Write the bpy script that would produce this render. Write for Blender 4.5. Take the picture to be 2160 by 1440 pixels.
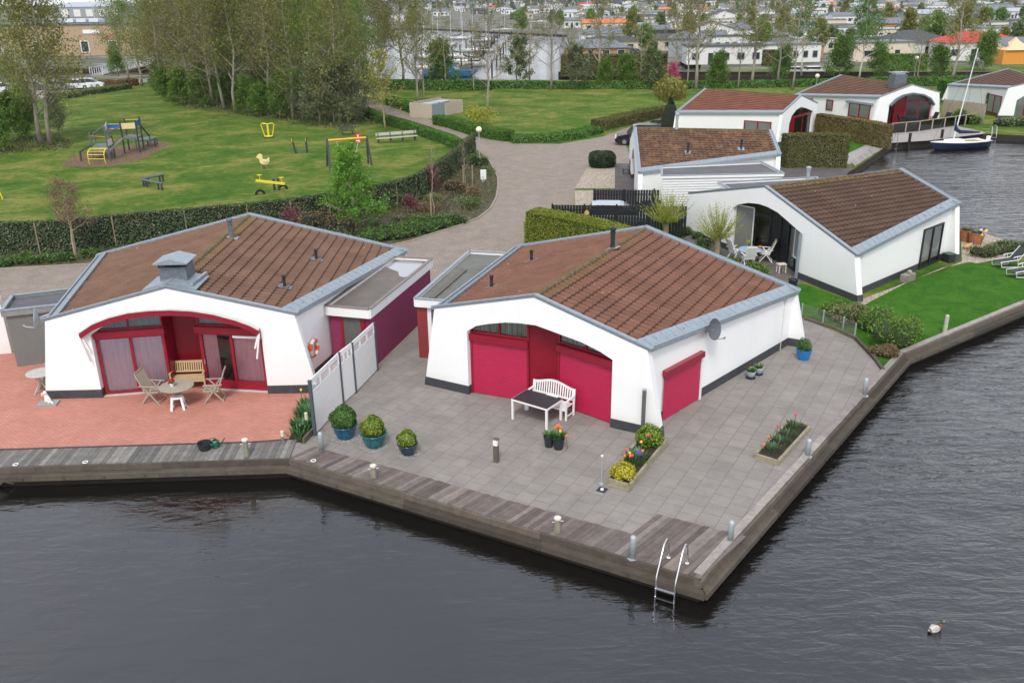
import bpy, math, random
import numpy as np
from mathutils import Vector, Matrix
from mathutils.geometry import delaunay_2d_cdt
S = bpy.context.scene
for o in list(bpy.data.objects): bpy.data.objects.remove(o)
R = math.radians
# ------------------------------------------------------------------ camera
CH = 12.7; CF = 1861.0; CP = R(21.342); CR = R(-.8536)
_r = Vector((1, 0, 0)); _f = Vector((0, math.cos(CP), -math.sin(CP))); _u = Vector((0, math.sin(CP), math.cos(CP)))
CX = _r*math.cos(CR)+_u*math.sin(CR); CU = _u*math.cos(CR)-_r*math.sin(CR)
cd = bpy.data.cameras.new('camera'); cam = bpy.data.objects.new('camera', cd); S.collection.objects.link(cam)
cd.sensor_width = 36; cd.lens = 36*CF/2160; cd.clip_start = .2; cd.clip_end = 6000
cam.matrix_world = Matrix(((CX[0], CU[0], -_f[0], 0), (CX[1], CU[1], -_f[1], 0), (CX[2], CU[2], -_f[2], CH), (0, 0, 0, 1)))
S.camera = cam
# ------------------------------------------------------------------ sky, sun, exposure
SUN_EL = R(52); SUN_AZ = R(188)
w = bpy.data.worlds.new('World'); S.world = w; w.use_nodes = True
nt = w.node_tree; nt.nodes.clear()
wo = nt.nodes.new('ShaderNodeOutputWorld'); bg = nt.nodes.new('ShaderNodeBackground'); sk = nt.nodes.new('ShaderNodeTexSky')
sk.sky_type = 'NISHITA'; sk.sun_disc = False; sk.sun_elevation = SUN_EL; sk.sun_rotation = SUN_AZ
sk.air_density = 1.5; sk.dust_density = 4.0; sk.ozone_density = 1.0
hs = nt.nodes.new('ShaderNodeHueSaturation'); hs.inputs['Saturation'].default_value = .34
nt.links.new(sk.outputs[0], hs.inputs['Color'])
# overcast: a bright veil of cloud mixed over the sky
tc = nt.nodes.new('ShaderNodeTexCoord'); sx = nt.nodes.new('ShaderNodeSeparateXYZ'); nt.links.new(tc.outputs['Generated'], sx.inputs[0])
rp = nt.nodes.new('ShaderNodeValToRGB'); nt.links.new(sx.outputs[2], rp.inputs[0]); el = rp.color_ramp.elements
el[0].position = 0; el[0].color = (.95, .96, 1, 1); el[1].position = .75; el[1].color = (.51, .56, .66, 1)
nz = nt.nodes.new('ShaderNodeTexNoise'); mp = nt.nodes.new('ShaderNodeMapping'); nt.links.new(tc.outputs['Generated'], mp.inputs[0]); mp.inputs['Scale'].default_value = (1, 1, 2.6)
nt.links.new(mp.outputs[0], nz.inputs['Vector']); nz.inputs['Scale'].default_value = 3.2; nz.inputs['Detail'].default_value = 6; nz.inputs['Roughness'].default_value = .6
r2 = nt.nodes.new('ShaderNodeValToRGB'); nt.links.new(nz.outputs['Fac'], r2.inputs[0]); e2 = r2.color_ramp.elements; e2[0].position = .3; e2[0].color = (.72, .74, .78, 1); e2[1].position = .7; e2[1].color = (1.2, 1.19, 1.18, 1)
mc = nt.nodes.new('ShaderNodeMix'); mc.data_type = 'RGBA'; mc.blend_type = 'MULTIPLY'; mc.inputs[0].default_value = 1; nt.links.new(rp.outputs[0], mc.inputs[6]); nt.links.new(r2.outputs[0], mc.inputs[7])
ms = nt.nodes.new('ShaderNodeMix'); ms.data_type = 'RGBA'; ms.blend_type = 'MULTIPLY'; ms.inputs[0].default_value = 1; nt.links.new(mc.outputs[2], ms.inputs[6]); ms.inputs[7].default_value = (8.5, 8.5, 8.5, 1)
mx = nt.nodes.new('ShaderNodeMix'); mx.data_type = 'RGBA'; mx.inputs[0].default_value = .72; nt.links.new(hs.outputs[0], mx.inputs[6]); nt.links.new(ms.outputs[2], mx.inputs[7])
nt.links.new(mx.outputs[2], bg.inputs[0]); nt.links.new(bg.outputs[0], wo.inputs[0])
bg.inputs[1].default_value = .15
sl = bpy.data.lights.new('sun', 'SUN'); so = bpy.data.objects.new('sun', sl); S.collection.objects.link(so)
sl.energy = 1.5; sl.angle = R(12); sl.color = (1, .955, .88)
sd = Vector((math.sin(SUN_AZ)*math.cos(SUN_EL), math.cos(SUN_AZ)*math.cos(SUN_EL), math.sin(SUN_EL)))
so.rotation_euler = (-sd).to_track_quat('-Z', 'Y').to_euler()
S.view_settings.view_transform = 'Standard'; S.view_settings.look = 'None'; S.view_settings.gamma = 1
S.view_settings.exposure = 0.47
S.render.engine = 'CYCLES'; S.cycles.max_bounces = 6; S.cycles.transparent_max_bounces = 12
S.cycles.use_denoising = True

# ------------------------------------------------------------------ helpers
def ray(U, V): return _f + CX*((U-1080)/CF) - CU*((V-720)/CF)
def at(U, V, z=0.0):
    d = ray(U, V); t = (z-CH)/d.z; return Vector((d.x*t, d.y*t, z))
def g2(U, V, z=0.0):
    p = at(U, V, z); return (p.x, p.y)
def hit(p0, p1, U, V):
    'pixel on the vertical plane through p0,p1 -> metres along from p0, height'
    d = ray(U, V); e = Vector((p1[0]-p0[0], p1[1]-p0[1])); e.normalize(); n = Vector((-e.y, e.x))
    t = (n.x*p0[0]+n.y*p0[1])/(n.x*d.x+n.y*d.y)
    x, y, z = d.x*t, d.y*t, CH+d.z*t
    return ((x-p0[0])*e.x+(y-p0[1])*e.y, z)
def hitpl(a, b, c, U, V):
    n = (b-a).cross(c-a); d = ray(U, V); o = Vector((0, 0, CH)); t = n.dot(a-o)/n.dot(d); return o+d*t
def topz(U, V, u2, v2):
    'height of the thing standing at pixel U,V whose top is at u2,v2'
    p = at(U, V); d = ray(u2, v2); k = math.hypot(p.x, p.y)/math.hypot(d.x, d.y); return CH+d.z*k
COL = S.collection
def tag(o, label=None, cat=None, group=None, kind=None):
    if label: o['label'] = label
    if cat: o['category'] = cat
    if group: o['group'] = group
    if kind: o['kind'] = kind
    return o
def T(name, label, cat, loc=(0, 0, 0), rz=0.0, group=None):
    o = bpy.data.objects.new(name, None); COL.objects.link(o); o.empty_display_size = .2
    o.location = loc; o.rotation_euler = (0, 0, rz); return tag(o, label, cat, group)
def kids(o): return [c for c in bpy.data.objects if c.parent == o] if False else list(o.children)
def dup(root, loc, rz=0.0, label=None, group=None, sc=None, cat=None):
    r = root.copy(); COL.objects.link(r); r.location = loc; r.rotation_euler = (0, 0, rz)
    if sc is not None: r.scale = sc if hasattr(sc, '__len__') else (sc, sc, sc)
    if label: r['label'] = label
    if group: r['group'] = group
    if cat: r['category'] = cat
    for c in root.children:
        k = c.copy(); COL.objects.link(k); k.parent = r
        for d in c.children:
            m = d.copy(); COL.objects.link(m); m.parent = k
    return r
class MB:
    def __init__(s): s.v = []; s.f = []; s.m = []; s.uv = None
    def add(s, vs, fs, mi=0):
        n = len(s.v); s.v += [tuple(p) for p in vs]; s.f += [tuple(i+n for i in q) for q in fs]; s.m += [mi]*len(fs); return s
    def box(s, c, d, rz=0.0, mi=0, tilt=None):
        x, y, z = d[0]/2, d[1]/2, d[2]/2
        M = Matrix.Rotation(rz, 3, 'Z')
        if tilt: M = M @ Matrix.Rotation(tilt[0], 3, 'X') @ Matrix.Rotation(tilt[1], 3, 'Y')
        vs = [M @ Vector((a*x, b*y, e*z))+Vector(c) for e in (-1, 1) for a, b in ((-1, -1), (1, -1), (1, 1), (-1, 1))]
        return s.add(vs, [(3, 2, 1, 0), (4, 5, 6, 7), (0, 1, 5, 4), (1, 2, 6, 5), (2, 3, 7, 6), (3, 0, 4, 7)], mi)
    def beam(s, a, b, wd, hg, mi=0, up=(0, 0, 1)):
        a = Vector(a); b = Vector(b); d = (b-a); L = d.length; d.normalize(); u = Vector(up)
        if abs(d.dot(u)) > .97: u = Vector((0, 1, 0))
        x = d.cross(u).normalized(); z = x.cross(d)
        vs = []
        for p in (a, b):
            for i, j in ((-1, -1), (1, -1), (1, 1), (-1, 1)): vs.append(p+x*(i*wd/2)+z*(j*hg/2))
        return s.add(vs, [(0, 1, 2, 3), (7, 6, 5, 4), (0, 4, 5, 1), (1, 5, 6, 2), (2, 6, 7, 3), (3, 7, 4, 0)], mi)
    def tube(s, pts, r, n=8, mi=0, cap=True):
        pts = [Vector(p) for p in pts]; k = len(pts); rs = r if hasattr(r, '__len__') else [r]*k
        vs = []; fs = []; x = None
        for i, p in enumerate(pts):
            d = (pts[min(i+1, k-1)]-pts[max(i-1, 0)])
            if d.length < 1e-9: d = Vector((0, 0, 1))
            d.normalize()
            if x is None:
                x = d.orthogonal().normalized()
            else:
                x = (x-d*x.dot(d))
                x = x.normalized() if x.length > 1e-6 else d.orthogonal().normalized()
            y = d.cross(x)
            for j in range(n):
                a = 2*math.pi*j/n; vs.append(p+(x*math.cos(a)+y*math.sin(a))*rs[i])
        for i in range(k-1):
            for j in range(n):
                fs.append((i*n+j, i*n+(j+1) % n, (i+1)*n+(j+1) % n, (i+1)*n+j))
        if cap: fs += [tuple(range(n-1, -1, -1)), tuple((k-1)*n+j for j in range(n))]
        return s.add(vs, fs, mi)
    def lathe(s, prof, n=20, c=(0, 0, 0), mi=0, sx=1.0, sy=1.0, capb=True, capt=False):
        vs = []; fs = []; k = len(prof)
        for r, z in prof:
            for j in range(n):
                a = 2*math.pi*j/n; vs.append((c[0]+r*sx*math.cos(a), c[1]+r*sy*math.sin(a), c[2]+z))
        for i in range(k-1):
            for j in range(n): fs.append((i*n+j, i*n+(j+1) % n, (i+1)*n+(j+1) % n, (i+1)*n+j))
        if capb: fs.append(tuple(range(n-1, -1, -1)))
        if capt: fs.append(tuple((k-1)*n+j for j in range(n)))
        return s.add(vs, fs, mi)
    def prism(s, poly, z0, z1, mi=0):
        'vertical prism over an xy outline'
        a = sum(poly[i][0]*poly[(i+1) % len(poly)][1]-poly[(i+1) % len(poly)][0]*poly[i][1] for i in range(len(poly)))
        if a < 0: poly = poly[::-1]
        n = len(poly); vs = [(p[0], p[1], z0) for p in poly]+[(p[0], p[1], z1) for p in poly]
        fs = [tuple(range(n-1, -1, -1)), tuple(range(n, 2*n))]+[(i, (i+1) % n, (i+1) % n+n, i+n) for i in range(n)]
        return s.add(vs, fs, mi)
    def slab(s, poly, y0, y1, mi=0):
        'outline in local xz, extruded along y'
        a = sum(poly[i][0]*poly[(i+1) % len(poly)][1]-poly[(i+1) % len(poly)][0]*poly[i][1] for i in range(len(poly)))
        if a < 0: poly = poly[::-1]
        n = len(poly); vs = [(p[0], y0, p[1]) for p in poly]+[(p[0], y1, p[1]) for p in poly]
        fs = [tuple(range(n)), tuple(range(2*n-1, n-1, -1))]+[(i+n, (i+1) % n+n, (i+1) % n, i) for i in range(n)]
        return s.add(vs, fs, mi)
    def build(s, name, mats, parent=None, smooth=False, loc=None, rz=None):
        me = bpy.data.meshes.new(name); me.from_pydata(s.v, [], s.f)
        ms = mats if isinstance(mats, (list, tuple)) else [mats]
        for m in ms: me.materials.append(m)
        if len(ms) > 1: me.polygons.foreach_set('material_index', s.m)
        if smooth: me.polygons.foreach_set('use_smooth', [True]*len(s.f))
        if s.uv is not None:
            ul = me.uv_layers.new(name='UVMap'); ul.data.foreach_set('uv', np.asarray(s.uv, dtype=np.float32).ravel())
        me.update()
        o = bpy.data.objects.new(name, me); COL.objects.link(o)
        if parent is not None: o.parent = parent
        if loc is not None: o.location = loc
        if rz is not None: o.rotation_euler = (0, 0, rz)
        return o
def np_mesh(name, V, F, mats, parent=None, uv=None, mi=None, smooth=False, loc=None):
    'fast mesh from arrays of quads or triangles'
    V = np.asarray(V, np.float32); F = np.asarray(F, np.int32); k = F.shape[1]
    me = bpy.data.meshes.new(name); me.vertices.add(len(V)); me.vertices.foreach_set('co', V.ravel())
    me.loops.add(F.size); me.loops.foreach_set('vertex_index', F.ravel())
    me.polygons.add(len(F)); me.polygons.foreach_set('loop_start', np.arange(0, F.size, k, dtype=np.int32))
    ms = mats if isinstance(mats, (list, tuple)) else [mats]
    for m in ms: me.materials.append(m)
    if mi is not None: me.polygons.foreach_set('material_index', np.asarray(mi, np.int32))
    me.polygons.foreach_set('use_smooth', np.full(len(F), smooth))
    if uv is not None:
        ul = me.uv_layers.new(name='UVMap'); ul.data.foreach_set('uv', np.asarray(uv, np.float32).ravel())
    me.update(calc_edges=True)
    o = bpy.data.objects.new(name, me); COL.objects.link(o)
    if parent is not None: o.parent = parent
    if loc is not None: o.location = loc
    return o
def leaves_arr(P, size, rng, up=None, jit=.35, asp=.6, dirs=None):
    'leaf quads at the points P -> V, F'
    P = np.asarray(P, float); n = len(P)
    d = rng.normal(size=(n, 3)) if dirs is None else np.asarray(dirs)+rng.normal(size=(n, 3))*.6
    if up is not None: d[:, 2] += up
    d /= np.linalg.norm(d, axis=1)[:, None]+1e-9
    t = rng.normal(size=(n, 3)); x = np.cross(d, t); x /= np.linalg.norm(x, axis=1)[:, None]+1e-9; y = np.cross(d, x)
    s = size*(1+jit*(rng.random(n)*2-1))[:, None]
    V = np.stack([P-x*s*asp, P-y*s, P+x*s*asp, P+y*s], 1).reshape(-1, 3)
    F = np.arange(4*n).reshape(-1, 4)
    return V, F
def merge(parts):
    Vs = []; Fs = []; M = []; n = 0
    for i, (V, F) in enumerate(parts):
        Vs.append(V); Fs.append(np.asarray(F)+n); M.append(np.full(len(F), i)); n += len(V)
    return np.concatenate(Vs), np.concatenate(Fs), np.concatenate(M)

# ------------------------------------------------------------------ materials
MATS = {}
class NT:
    def __init__(s, name):
        s.m = bpy.data.materials.new(name); s.m.use_nodes = True; s.t = s.m.node_tree; s.t.nodes.clear()
        s.out = s.n('OutputMaterial')
    def n(s, k, **kw):
        x = s.t.nodes.new('ShaderNode'+k)
        for a, b in kw.items(): setattr(x, a, b)
        return x
    def l(s, a, b): s.t.links.new(a, b)
    def coord(s, which='Object', scale=(1, 1, 1), rot=(0, 0, 0)):
        c = s.n('TexCoord'); m = s.n('Mapping'); s.l(c.outputs[which], m.inputs[0])
        m.inputs['Scale'].default_value = scale; m.inputs['Rotation'].default_value = rot; return m.outputs[0]
    def world(s, scale=(1, 1, 1), rot=0.0):
        c = s.n('NewGeometry'); m = s.n('Mapping'); s.l(c.outputs['Position'], m.inputs[0])
        m.inputs['Scale'].default_value = scale; m.inputs['Rotation'].default_value = (0, 0, rot); return m.outputs[0]
    def noise(s, vec, scale, detail=4, rough=.55, dist=0.0):
        x = s.n('TexNoise'); s.l(vec, x.inputs['Vector']); x.inputs['Scale'].default_value = scale
        x.inputs['Detail'].default_value = detail; x.inputs['Roughness'].default_value = rough; x.inputs['Distortion'].default_value = dist
        return x.outputs['Fac']
    def ramp(s, fac, stops):
        r = s.n('ValToRGB'); s.l(fac, r.inputs[0]); e = r.color_ramp.elements
        while len(e) < len(stops): e.new(.5)
        for i, (p, c) in enumerate(stops):
            e[i].position = p; e[i].color = (*c, 1) if len(c) == 3 else c
        return r.outputs[0]
    def mix(s, a, b, fac, mode='MIX'):
        x = s.n('Mix', data_type='RGBA', blend_type=mode)
        for i, v in ((0, fac), (6, a), (7, b)):
            if hasattr(v, 'is_output') or hasattr(v, 'links'): s.l(v, x.inputs[i])
            elif i == 0: x.inputs[0].default_value = v
            else: x.inputs[i].default_value = (*v, 1)
        return x.outputs[2]
    def math(s, op, a, b=None, c=None):
        x = s.n('Math', operation=op)
        for i, v in enumerate((a, b, c)):
            if v is None: continue
            if hasattr(v, 'links'): s.l(v, x.inputs[i])
            else: x.inputs[i].default_value = v
        return x.outputs[0]
    def bump(s, h, strength=.3, dist=.02, nrm=None):
        b = s.n('Bump'); s.l(h, b.inputs['Height']); b.inputs['Strength'].default_value = strength; b.inputs['Distance'].default_value = dist
        if nrm is not None: s.l(nrm, b.inputs['Normal'])
        return b.outputs[0]
    def bsdf(s, col, rough=.6, nrm=None, metal=0.0, spec=.5, **kw):
        p = s.n('BsdfPrincipled')
        if hasattr(col, 'links'): s.l(col, p.inputs['Base Color'])
        else: p.inputs['Base Color'].default_value = (*col, 1)
        if hasattr(rough, 'links'): s.l(rough, p.inputs['Roughness'])
        else: p.inputs['Roughness'].default_value = rough
        p.inputs['Metallic'].default_value = metal; p.inputs['Specular IOR Level'].default_value = spec
        if nrm is not None: s.l(nrm, p.inputs['Normal'])
        for k, v in kw.items(): p.inputs[k.replace('_', ' ')].default_value = v
        s.l(p.outputs[0], s.out.inputs[0]); return p
def mat(name, col, rough=.6, var=.12, scale=6.0, metal=0.0, bump=.0, bscale=40.0, spec=.5, stretch=(1, 1, 1), dirt=None, dscale=1.3):
    if name in MATS: return MATS[name]
    N = NT(name); v = N.coord('Object', stretch)
    f = N.noise(v, scale, 5, .6)
    a = tuple(max(0, c*(1-var)) for c in col); b = tuple(min(1, c*(1+var)) for c in col)
    c = N.ramp(f, [(.3, a), (.7, b)])
    if dirt:
        g = N.noise(N.coord('Object'), dscale, 6, .65); g = N.ramp(g, [(.5, (0, 0, 0)), (.72, (1, 1, 1))])
        c = N.mix(c, dirt, g)
    nr = None
    if bump: nr = N.bump(N.noise(v, bscale, 3), bump, .01)
    N.bsdf(c, rough, nr, metal, spec); MATS[name] = N.m; return N.m
def leafmat(name, cols, scale=.8, trans=.25, rough=.6):
    'leaf colour from per-leaf random and a slow noise'
    if name in MATS: return MATS[name]
    N = NT(name); g = N.n('NewGeometry'); v = N.world((1, 1, 1))
    nz = N.noise(v, scale, 3)
    f = N.math('ADD', N.math('MULTIPLY', g.outputs['Random Per Island'], .6), N.math('MULTIPLY', nz, .4))
    k = len(cols); c = N.ramp(f, [(.12+.7*i/max(1, k-1), cc) for i, cc in enumerate(cols)])
    d = N.n('BsdfDiffuse'); N.l(c, d.inputs[0]); t = N.n('BsdfTranslucent'); N.l(c, t.inputs[0])
    gl = N.n('BsdfGlossy'); gl.inputs['Roughness'].default_value = .45; gl.inputs[0].default_value = (1, 1, 1, 1)
    m = N.n('MixShader'); m.inputs[0].default_value = trans; N.l(d.outputs[0], m.inputs[1]); N.l(t.outputs[0], m.inputs[2])
    m2 = N.n('MixShader'); m2.inputs[0].default_value = .03; N.l(m.outputs[0], m2.inputs[1]); N.l(gl.outputs[0], m2.inputs[2])
    N.l(m2.outputs[0], N.out.inputs[0]); MATS[name] = N.m; return N.m
def glassmat():
    N = NT('glass'); tr = N.n('BsdfTransparent'); tr.inputs[0].default_value = (.95, .97, .97, 1); gl = N.n('BsdfGlossy'); gl.inputs['Roughness'].default_value = .02
    fr = N.n('Fresnel'); fr.inputs[0].default_value = 1.9; m = N.n('MixShader'); N.l(fr.outputs[0], m.inputs[0]); N.l(tr.outputs[0], m.inputs[1]); N.l(gl.outputs[0], m.inputs[2])
    N.l(m.outputs[0], N.out.inputs[0]); return N.m
GLASS = glassmat()
WHITE = mat('white_render', (.80, .80, .79), .75, .03, 2.2, bump=.12, bscale=160, dirt=(.66, .67, .65), dscale=.55)
PLINTH = mat('dark_plinth', (.045, .048, .055), .6, .25, 5, bump=.2)
ZINC = mat('zinc', (.29, .335, .375), .42, .16, 7, metal=.35, dirt=(.27, .31, .35), dscale=3)
ZINC2 = mat('dark_zinc', (.13, .15, .175), .5, .25, 5, metal=.3, dirt=(.2, .22, .23), dscale=4)
RED = mat('red_paint', (.25, .008, .025), .32, .08, 4)
REDP = mat('red_panel', (.215, .004, .018), .22, .1, 3)
MAG = mat('crimson_paint', (.43, .010, .062), .4, .08, 4)
PURPLE = mat('purple_render', (.24, .028, .088), .8, .16, 9, bump=.4, bscale=120)
BLACKP = mat('black_paint', (.016, .017, .022), .42, .2, 5)
CHAR = mat('charcoal_plastic', (.02, .023, .03), .5, .2, 8)
WHITEP = mat('white_paint', (.78, .78, .77), .4, .03, 4)
PLASTIC = mat('white_plastic', (.80, .80, .79), .35, .02, 4)
TEAK = mat('weathered_teak', (.36, .31, .25), .7, .22, 14, stretch=(1, 1, 6))
TEAKW = mat('honey_wood', (.50, .38, .21), .6, .18, 10, stretch=(1, 1, 5))
STEEL = mat('stainless_steel', (.7, .7, .72), .22, .05, 4, metal=1.0)
GALV = mat('galvanised_steel', (.36, .41, .43), .45, .15, 9, metal=.25)
SOIL = mat('dark_soil', (.035, .024, .018), .95, .5, 30, bump=.9, bscale=60)
CURT = mat('lilac_curtain', (.92, .70, .80), .8, .12, 30, stretch=(8, 8, .3))
CURTR = mat('pink_curtain', (.88, .5, .58), .8, .12, 30, stretch=(8, 8, .3))
CURTW = mat('white_curtain', (.6, .62, .6), .8, .12, 20, stretch=(6, 6, .3))
DARKIN = mat('dark_interior', (.02, .02, .02), .9)
def whitewall():
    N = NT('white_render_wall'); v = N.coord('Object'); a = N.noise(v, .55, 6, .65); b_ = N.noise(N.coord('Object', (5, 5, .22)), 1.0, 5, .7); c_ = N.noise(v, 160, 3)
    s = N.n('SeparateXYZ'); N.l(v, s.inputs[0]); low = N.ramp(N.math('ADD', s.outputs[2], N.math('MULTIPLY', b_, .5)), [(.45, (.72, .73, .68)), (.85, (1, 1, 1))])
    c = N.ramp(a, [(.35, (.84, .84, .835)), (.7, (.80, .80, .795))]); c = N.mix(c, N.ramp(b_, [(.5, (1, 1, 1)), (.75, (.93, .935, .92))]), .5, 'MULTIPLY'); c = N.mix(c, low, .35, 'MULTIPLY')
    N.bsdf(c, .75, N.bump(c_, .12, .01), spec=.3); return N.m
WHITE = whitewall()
def sheet(name, pts, z, m, holes=(), pre=True, kind='structure', step=None):
    'flat sheet over an outline given in pixels (pre) or metres'
    P = [g2(*p) for p in pts] if pre else list(pts)
    H = [[g2(*p) for p in h] if pre else list(h) for h in holes]
    co = list(P); ed = [(i, (i+1) % len(P)) for i in range(len(P))]; 
    for h in H:
        n = len(co); co += h; ed += [(n+i, n+(i+1) % len(h)) for i in range(len(h))]
    r = delaunay_2d_cdt([Vector(c) for c in co], ed, [], 1 if not H else 2, 1e-5)
    vs, fs = r[0], r[2]
    def inside(x, y, poly):
        c = False; n = len(poly)
        for i in range(n):
            x1, y1 = poly[i]; x2, y2 = poly[(i+1) % n]
            if (y1 > y) != (y2 > y) and x < (x2-x1)*(y-y1)/(y2-y1)+x1: c = not c
        return c
    keep = []
    for f in fs:
        cx = sum(vs[i].x for i in f)/len(f); cy = sum(vs[i].y for i in f)/len(f)
        if inside(cx, cy, P) and not any(inside(cx, cy, h) for h in H):
            a = sum(vs[f[i]].x*vs[f[(i+1) % len(f)]].y-vs[f[(i+1) % len(f)]].x*vs[f[i]].y for i in range(len(f)))
            keep.append(tuple(f) if a > 0 else tuple(f[::-1]))
    b = MB(); b.add([(v.x, v.y, z) for v in vs], keep)
    o = b.build(name, m)
    if kind: o['kind'] = kind
    return o, P
# ------------------------------------------------------------------ ground materials
def grassmat(name, c1, c2, c3, patch=.16, fine=9.0, far=None):
    N = NT(name); v = N.world()
    a = N.noise(v, patch*1.3, 6, .68, .8); b = N.noise(N.world((1, 1.15, 1), R(-20)), patch*9, 6, .7, .5); f = N.noise(v, fine, 4, .7)
    c = N.ramp(N.math('ADD', N.math('MULTIPLY', a, .6), N.math('MULTIPLY', b, .4)), [(.38, c1), (.48, c2), (.60, c3)])
    c = N.mix(c, N.ramp(f, [(.25, (.55, .55, .5)), (.75, (1.25, 1.25, 1.2))]), .75, 'MULTIPLY')
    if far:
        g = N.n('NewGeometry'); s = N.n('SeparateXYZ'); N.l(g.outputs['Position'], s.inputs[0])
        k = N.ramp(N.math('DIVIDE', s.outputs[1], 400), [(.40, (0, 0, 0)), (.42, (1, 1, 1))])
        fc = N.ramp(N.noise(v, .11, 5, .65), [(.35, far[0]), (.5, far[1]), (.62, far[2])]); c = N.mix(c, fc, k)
    h = N.noise(v, fine*2.5, 3, .7)
    N.bsdf(c, .95, N.bump(h, .9, .06), spec=.1); return N.m
LAND = grassmat('meadow_grass', (.040, .112, .014), (.085, .15, .02), (.235, .235, .062), far=((.07, .085, .05), (.14, .14, .11), (.25, .24, .21)))
LAWN = grassmat('garden_lawn', (.03, .115, .010), (.045, .15, .013), (.075, .19, .022), .8, 14)
def brickmat(name, cols, mortar, bw, bh, rot, off=.5, ms=.012, bumpd=.004, rough=.85, stain=None, var=.5):
    N = NT(name); v = N.world((1, 1, 1), rot); b = N.n('TexBrick'); N.l(v, b.inputs['Vector'])
    b.offset = off; b.inputs['Scale'].default_value = 1; b.inputs['Brick Width'].default_value = bw; b.inputs['Row Height'].default_value = bh
    b.inputs['Mortar Size'].default_value = ms; b.inputs['Mortar Smooth'].default_value = .15; b.inputs['Bias'].default_value = 0
    b.inputs['Color1'].default_value = (*cols[0], 1); b.inputs['Color2'].default_value = (*cols[1], 1); b.inputs['Mortar'].default_value = (*mortar, 1)
    n1 = N.noise(N.world(), 1.1, 5, .65, .5); n2 = N.noise(N.world((1, 1, 1)), 22, 4, .7)
    c = N.mix(b.outputs[0], N.ramp(n1, [(.3, (.80, .79, .78)), (.7, (1.14, 1.13, 1.12))]), var*1.6 if var*1.6 < 1 else 1.0, 'MULTIPLY')
    c = N.mix(c, N.ramp(n2, [(.25, (.82, .82, .82)), (.75, (1.15, 1.15, 1.15))]), .7, 'MULTIPLY')
    if stain:
        s = N.ramp(N.noise(N.world(), .42, 6, .7, .8), [(.56, (0, 0, 0)), (.74, (1, 1, 1))]); c = N.mix(c, stain, N.math('MULTIPLY', s, .6)); s3 = N.ramp(N.noise(N.world(), 2.2, 7, .75, 1.5), [(.60, (0, 0, 0)), (.70, (1, 1, 1))]); c = N.mix(c, tuple(q*.62 for q in stain), N.math('MULTIPLY', s3, .35)); s4 = N.ramp(N.noise(N.world((1.0, .6, 1)), .16, 3, .6), [(.5, (0, 0, 0)), (.66, (1, 1, 1))]); c = N.mix(c, (.14, .135, .08), N.math('MULTIPLY', N.math('MULTIPLY', s4, N.math('SUBTRACT', 1.0, b.outputs['Fac'])), .0)); c = N.mix(c, (.10, .10, .05), N.math('MULTIPLY', N.math('MULTIPLY', s4, b.outputs['Fac']), .7))
    bf = N.math('SUBTRACT', 1.0, b.outputs['Fac'])
    N.bsdf(c, rough, N.bump(N.math('ADD', bf, N.math('MULTIPLY', n2, .4)), .6, bumpd), spec=.3); return N.m
ROADM = brickmat('road_pavers', ((.33, .27, .22), (.275, .23, .195)), (.16, .135, .115), .21, .105, R(35), stain=(.17, .155, .14))
PATIOB = brickmat('patio_slabs', ((.258, .236, .216), (.234, .214, .196)), (.165, .142, .128), .52, .52, R(30)+R(90), ms=.009, stain=(.19, .168, .15))
PATIOA = brickmat('red_clay_pavers', ((.56, .245, .185), (.48, .205, .155)), (.27, .13, .10), .21, .07, R(10), ms=.008, var=.35)
TERR = brickmat('terrace_pavers', ((.17, .155, .14), (.13, .12, .115)), (.06, .055, .05), .3, .3, R(20), ms=.01)
SLATE = brickmat('dark_slabs', ((.12, .105, .105), (.10, .09, .09)), (.05, .045, .045), .6, .6, R(3), ms=.012)
def pebm(name, cols, scale):
    N = NT(name); x = N.n('TexVoronoi'); N.l(N.world(), x.inputs[0]); x.inputs['Scale'].default_value = scale
    s = N.n('SeparateColor'); N.l(x.outputs['Color'], s.inputs[0]); c = N.ramp(s.outputs[0], [(i/(len(cols)-1), q) for i, q in enumerate(cols)])
    k = N.ramp(x.outputs['Distance'], [(.3, (1, 1, 1)), (.7, (.35, .33, .3))]); c = N.mix(c, k, .8, 'MULTIPLY')
    N.bsdf(c, .8, N.bump(N.math('SUBTRACT', 1, x.outputs['Distance']), .8, .03)); return N.m
GRAVEL = pebm('golden_gravel', ((.35, .24, .15), (.55, .47, .36), (.42, .36, .3), (.62, .57, .48)), 13)
GRAVW = pebm('grey_pebbles', ((.30, .29, .28), (.5, .49, .47), (.22, .21, .2)), 28)
CHIPS = pebm('wood_chips', ((.14, .08, .045), (.24, .14, .07), (.10, .06, .04), (.34, .21, .09)), 9)
BEDM = pebm('bed_soil', ((.09, .065, .045), (.14, .10, .06), (.07, .075, .03), (.12, .13, .05)), 6)
PATHM = mat('path_paving', (.27, .24, .21), .9, .18, 1.2)
def woodmat(name, cols, rough=.8):
    N = NT(name); g = N.n('NewGeometry'); v = N.coord('Object', (1, 1, 1))
    c = N.ramp(g.outputs['Random Per Island'], [(i/(len(cols)-1), q) for i, q in enumerate(cols)])
    n = N.noise(v, 3.5, 6, .7, .4); n2 = N.noise(v, 34, 4, .75)
    c = N.mix(c, N.ramp(n, [(.3, (.72, .72, .74)), (.7, (1.28, 1.26, 1.22))]), .9, 'MULTIPLY'); c = N.mix(c, N.ramp(n2, [(.2, (.65, .65, .65)), (.8, (1.3, 1.3, 1.3))]), .8, 'MULTIPLY')
    N.bsdf(c, rough, N.bump(n2, .5, .006), spec=.3); return N.m
DECKA = woodmat('silvered_boards', ((.135, .128, .12), (.20, .19, .175), (.10, .096, .092), (.24, .23, .205), (.16, .152, .142)))
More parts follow.
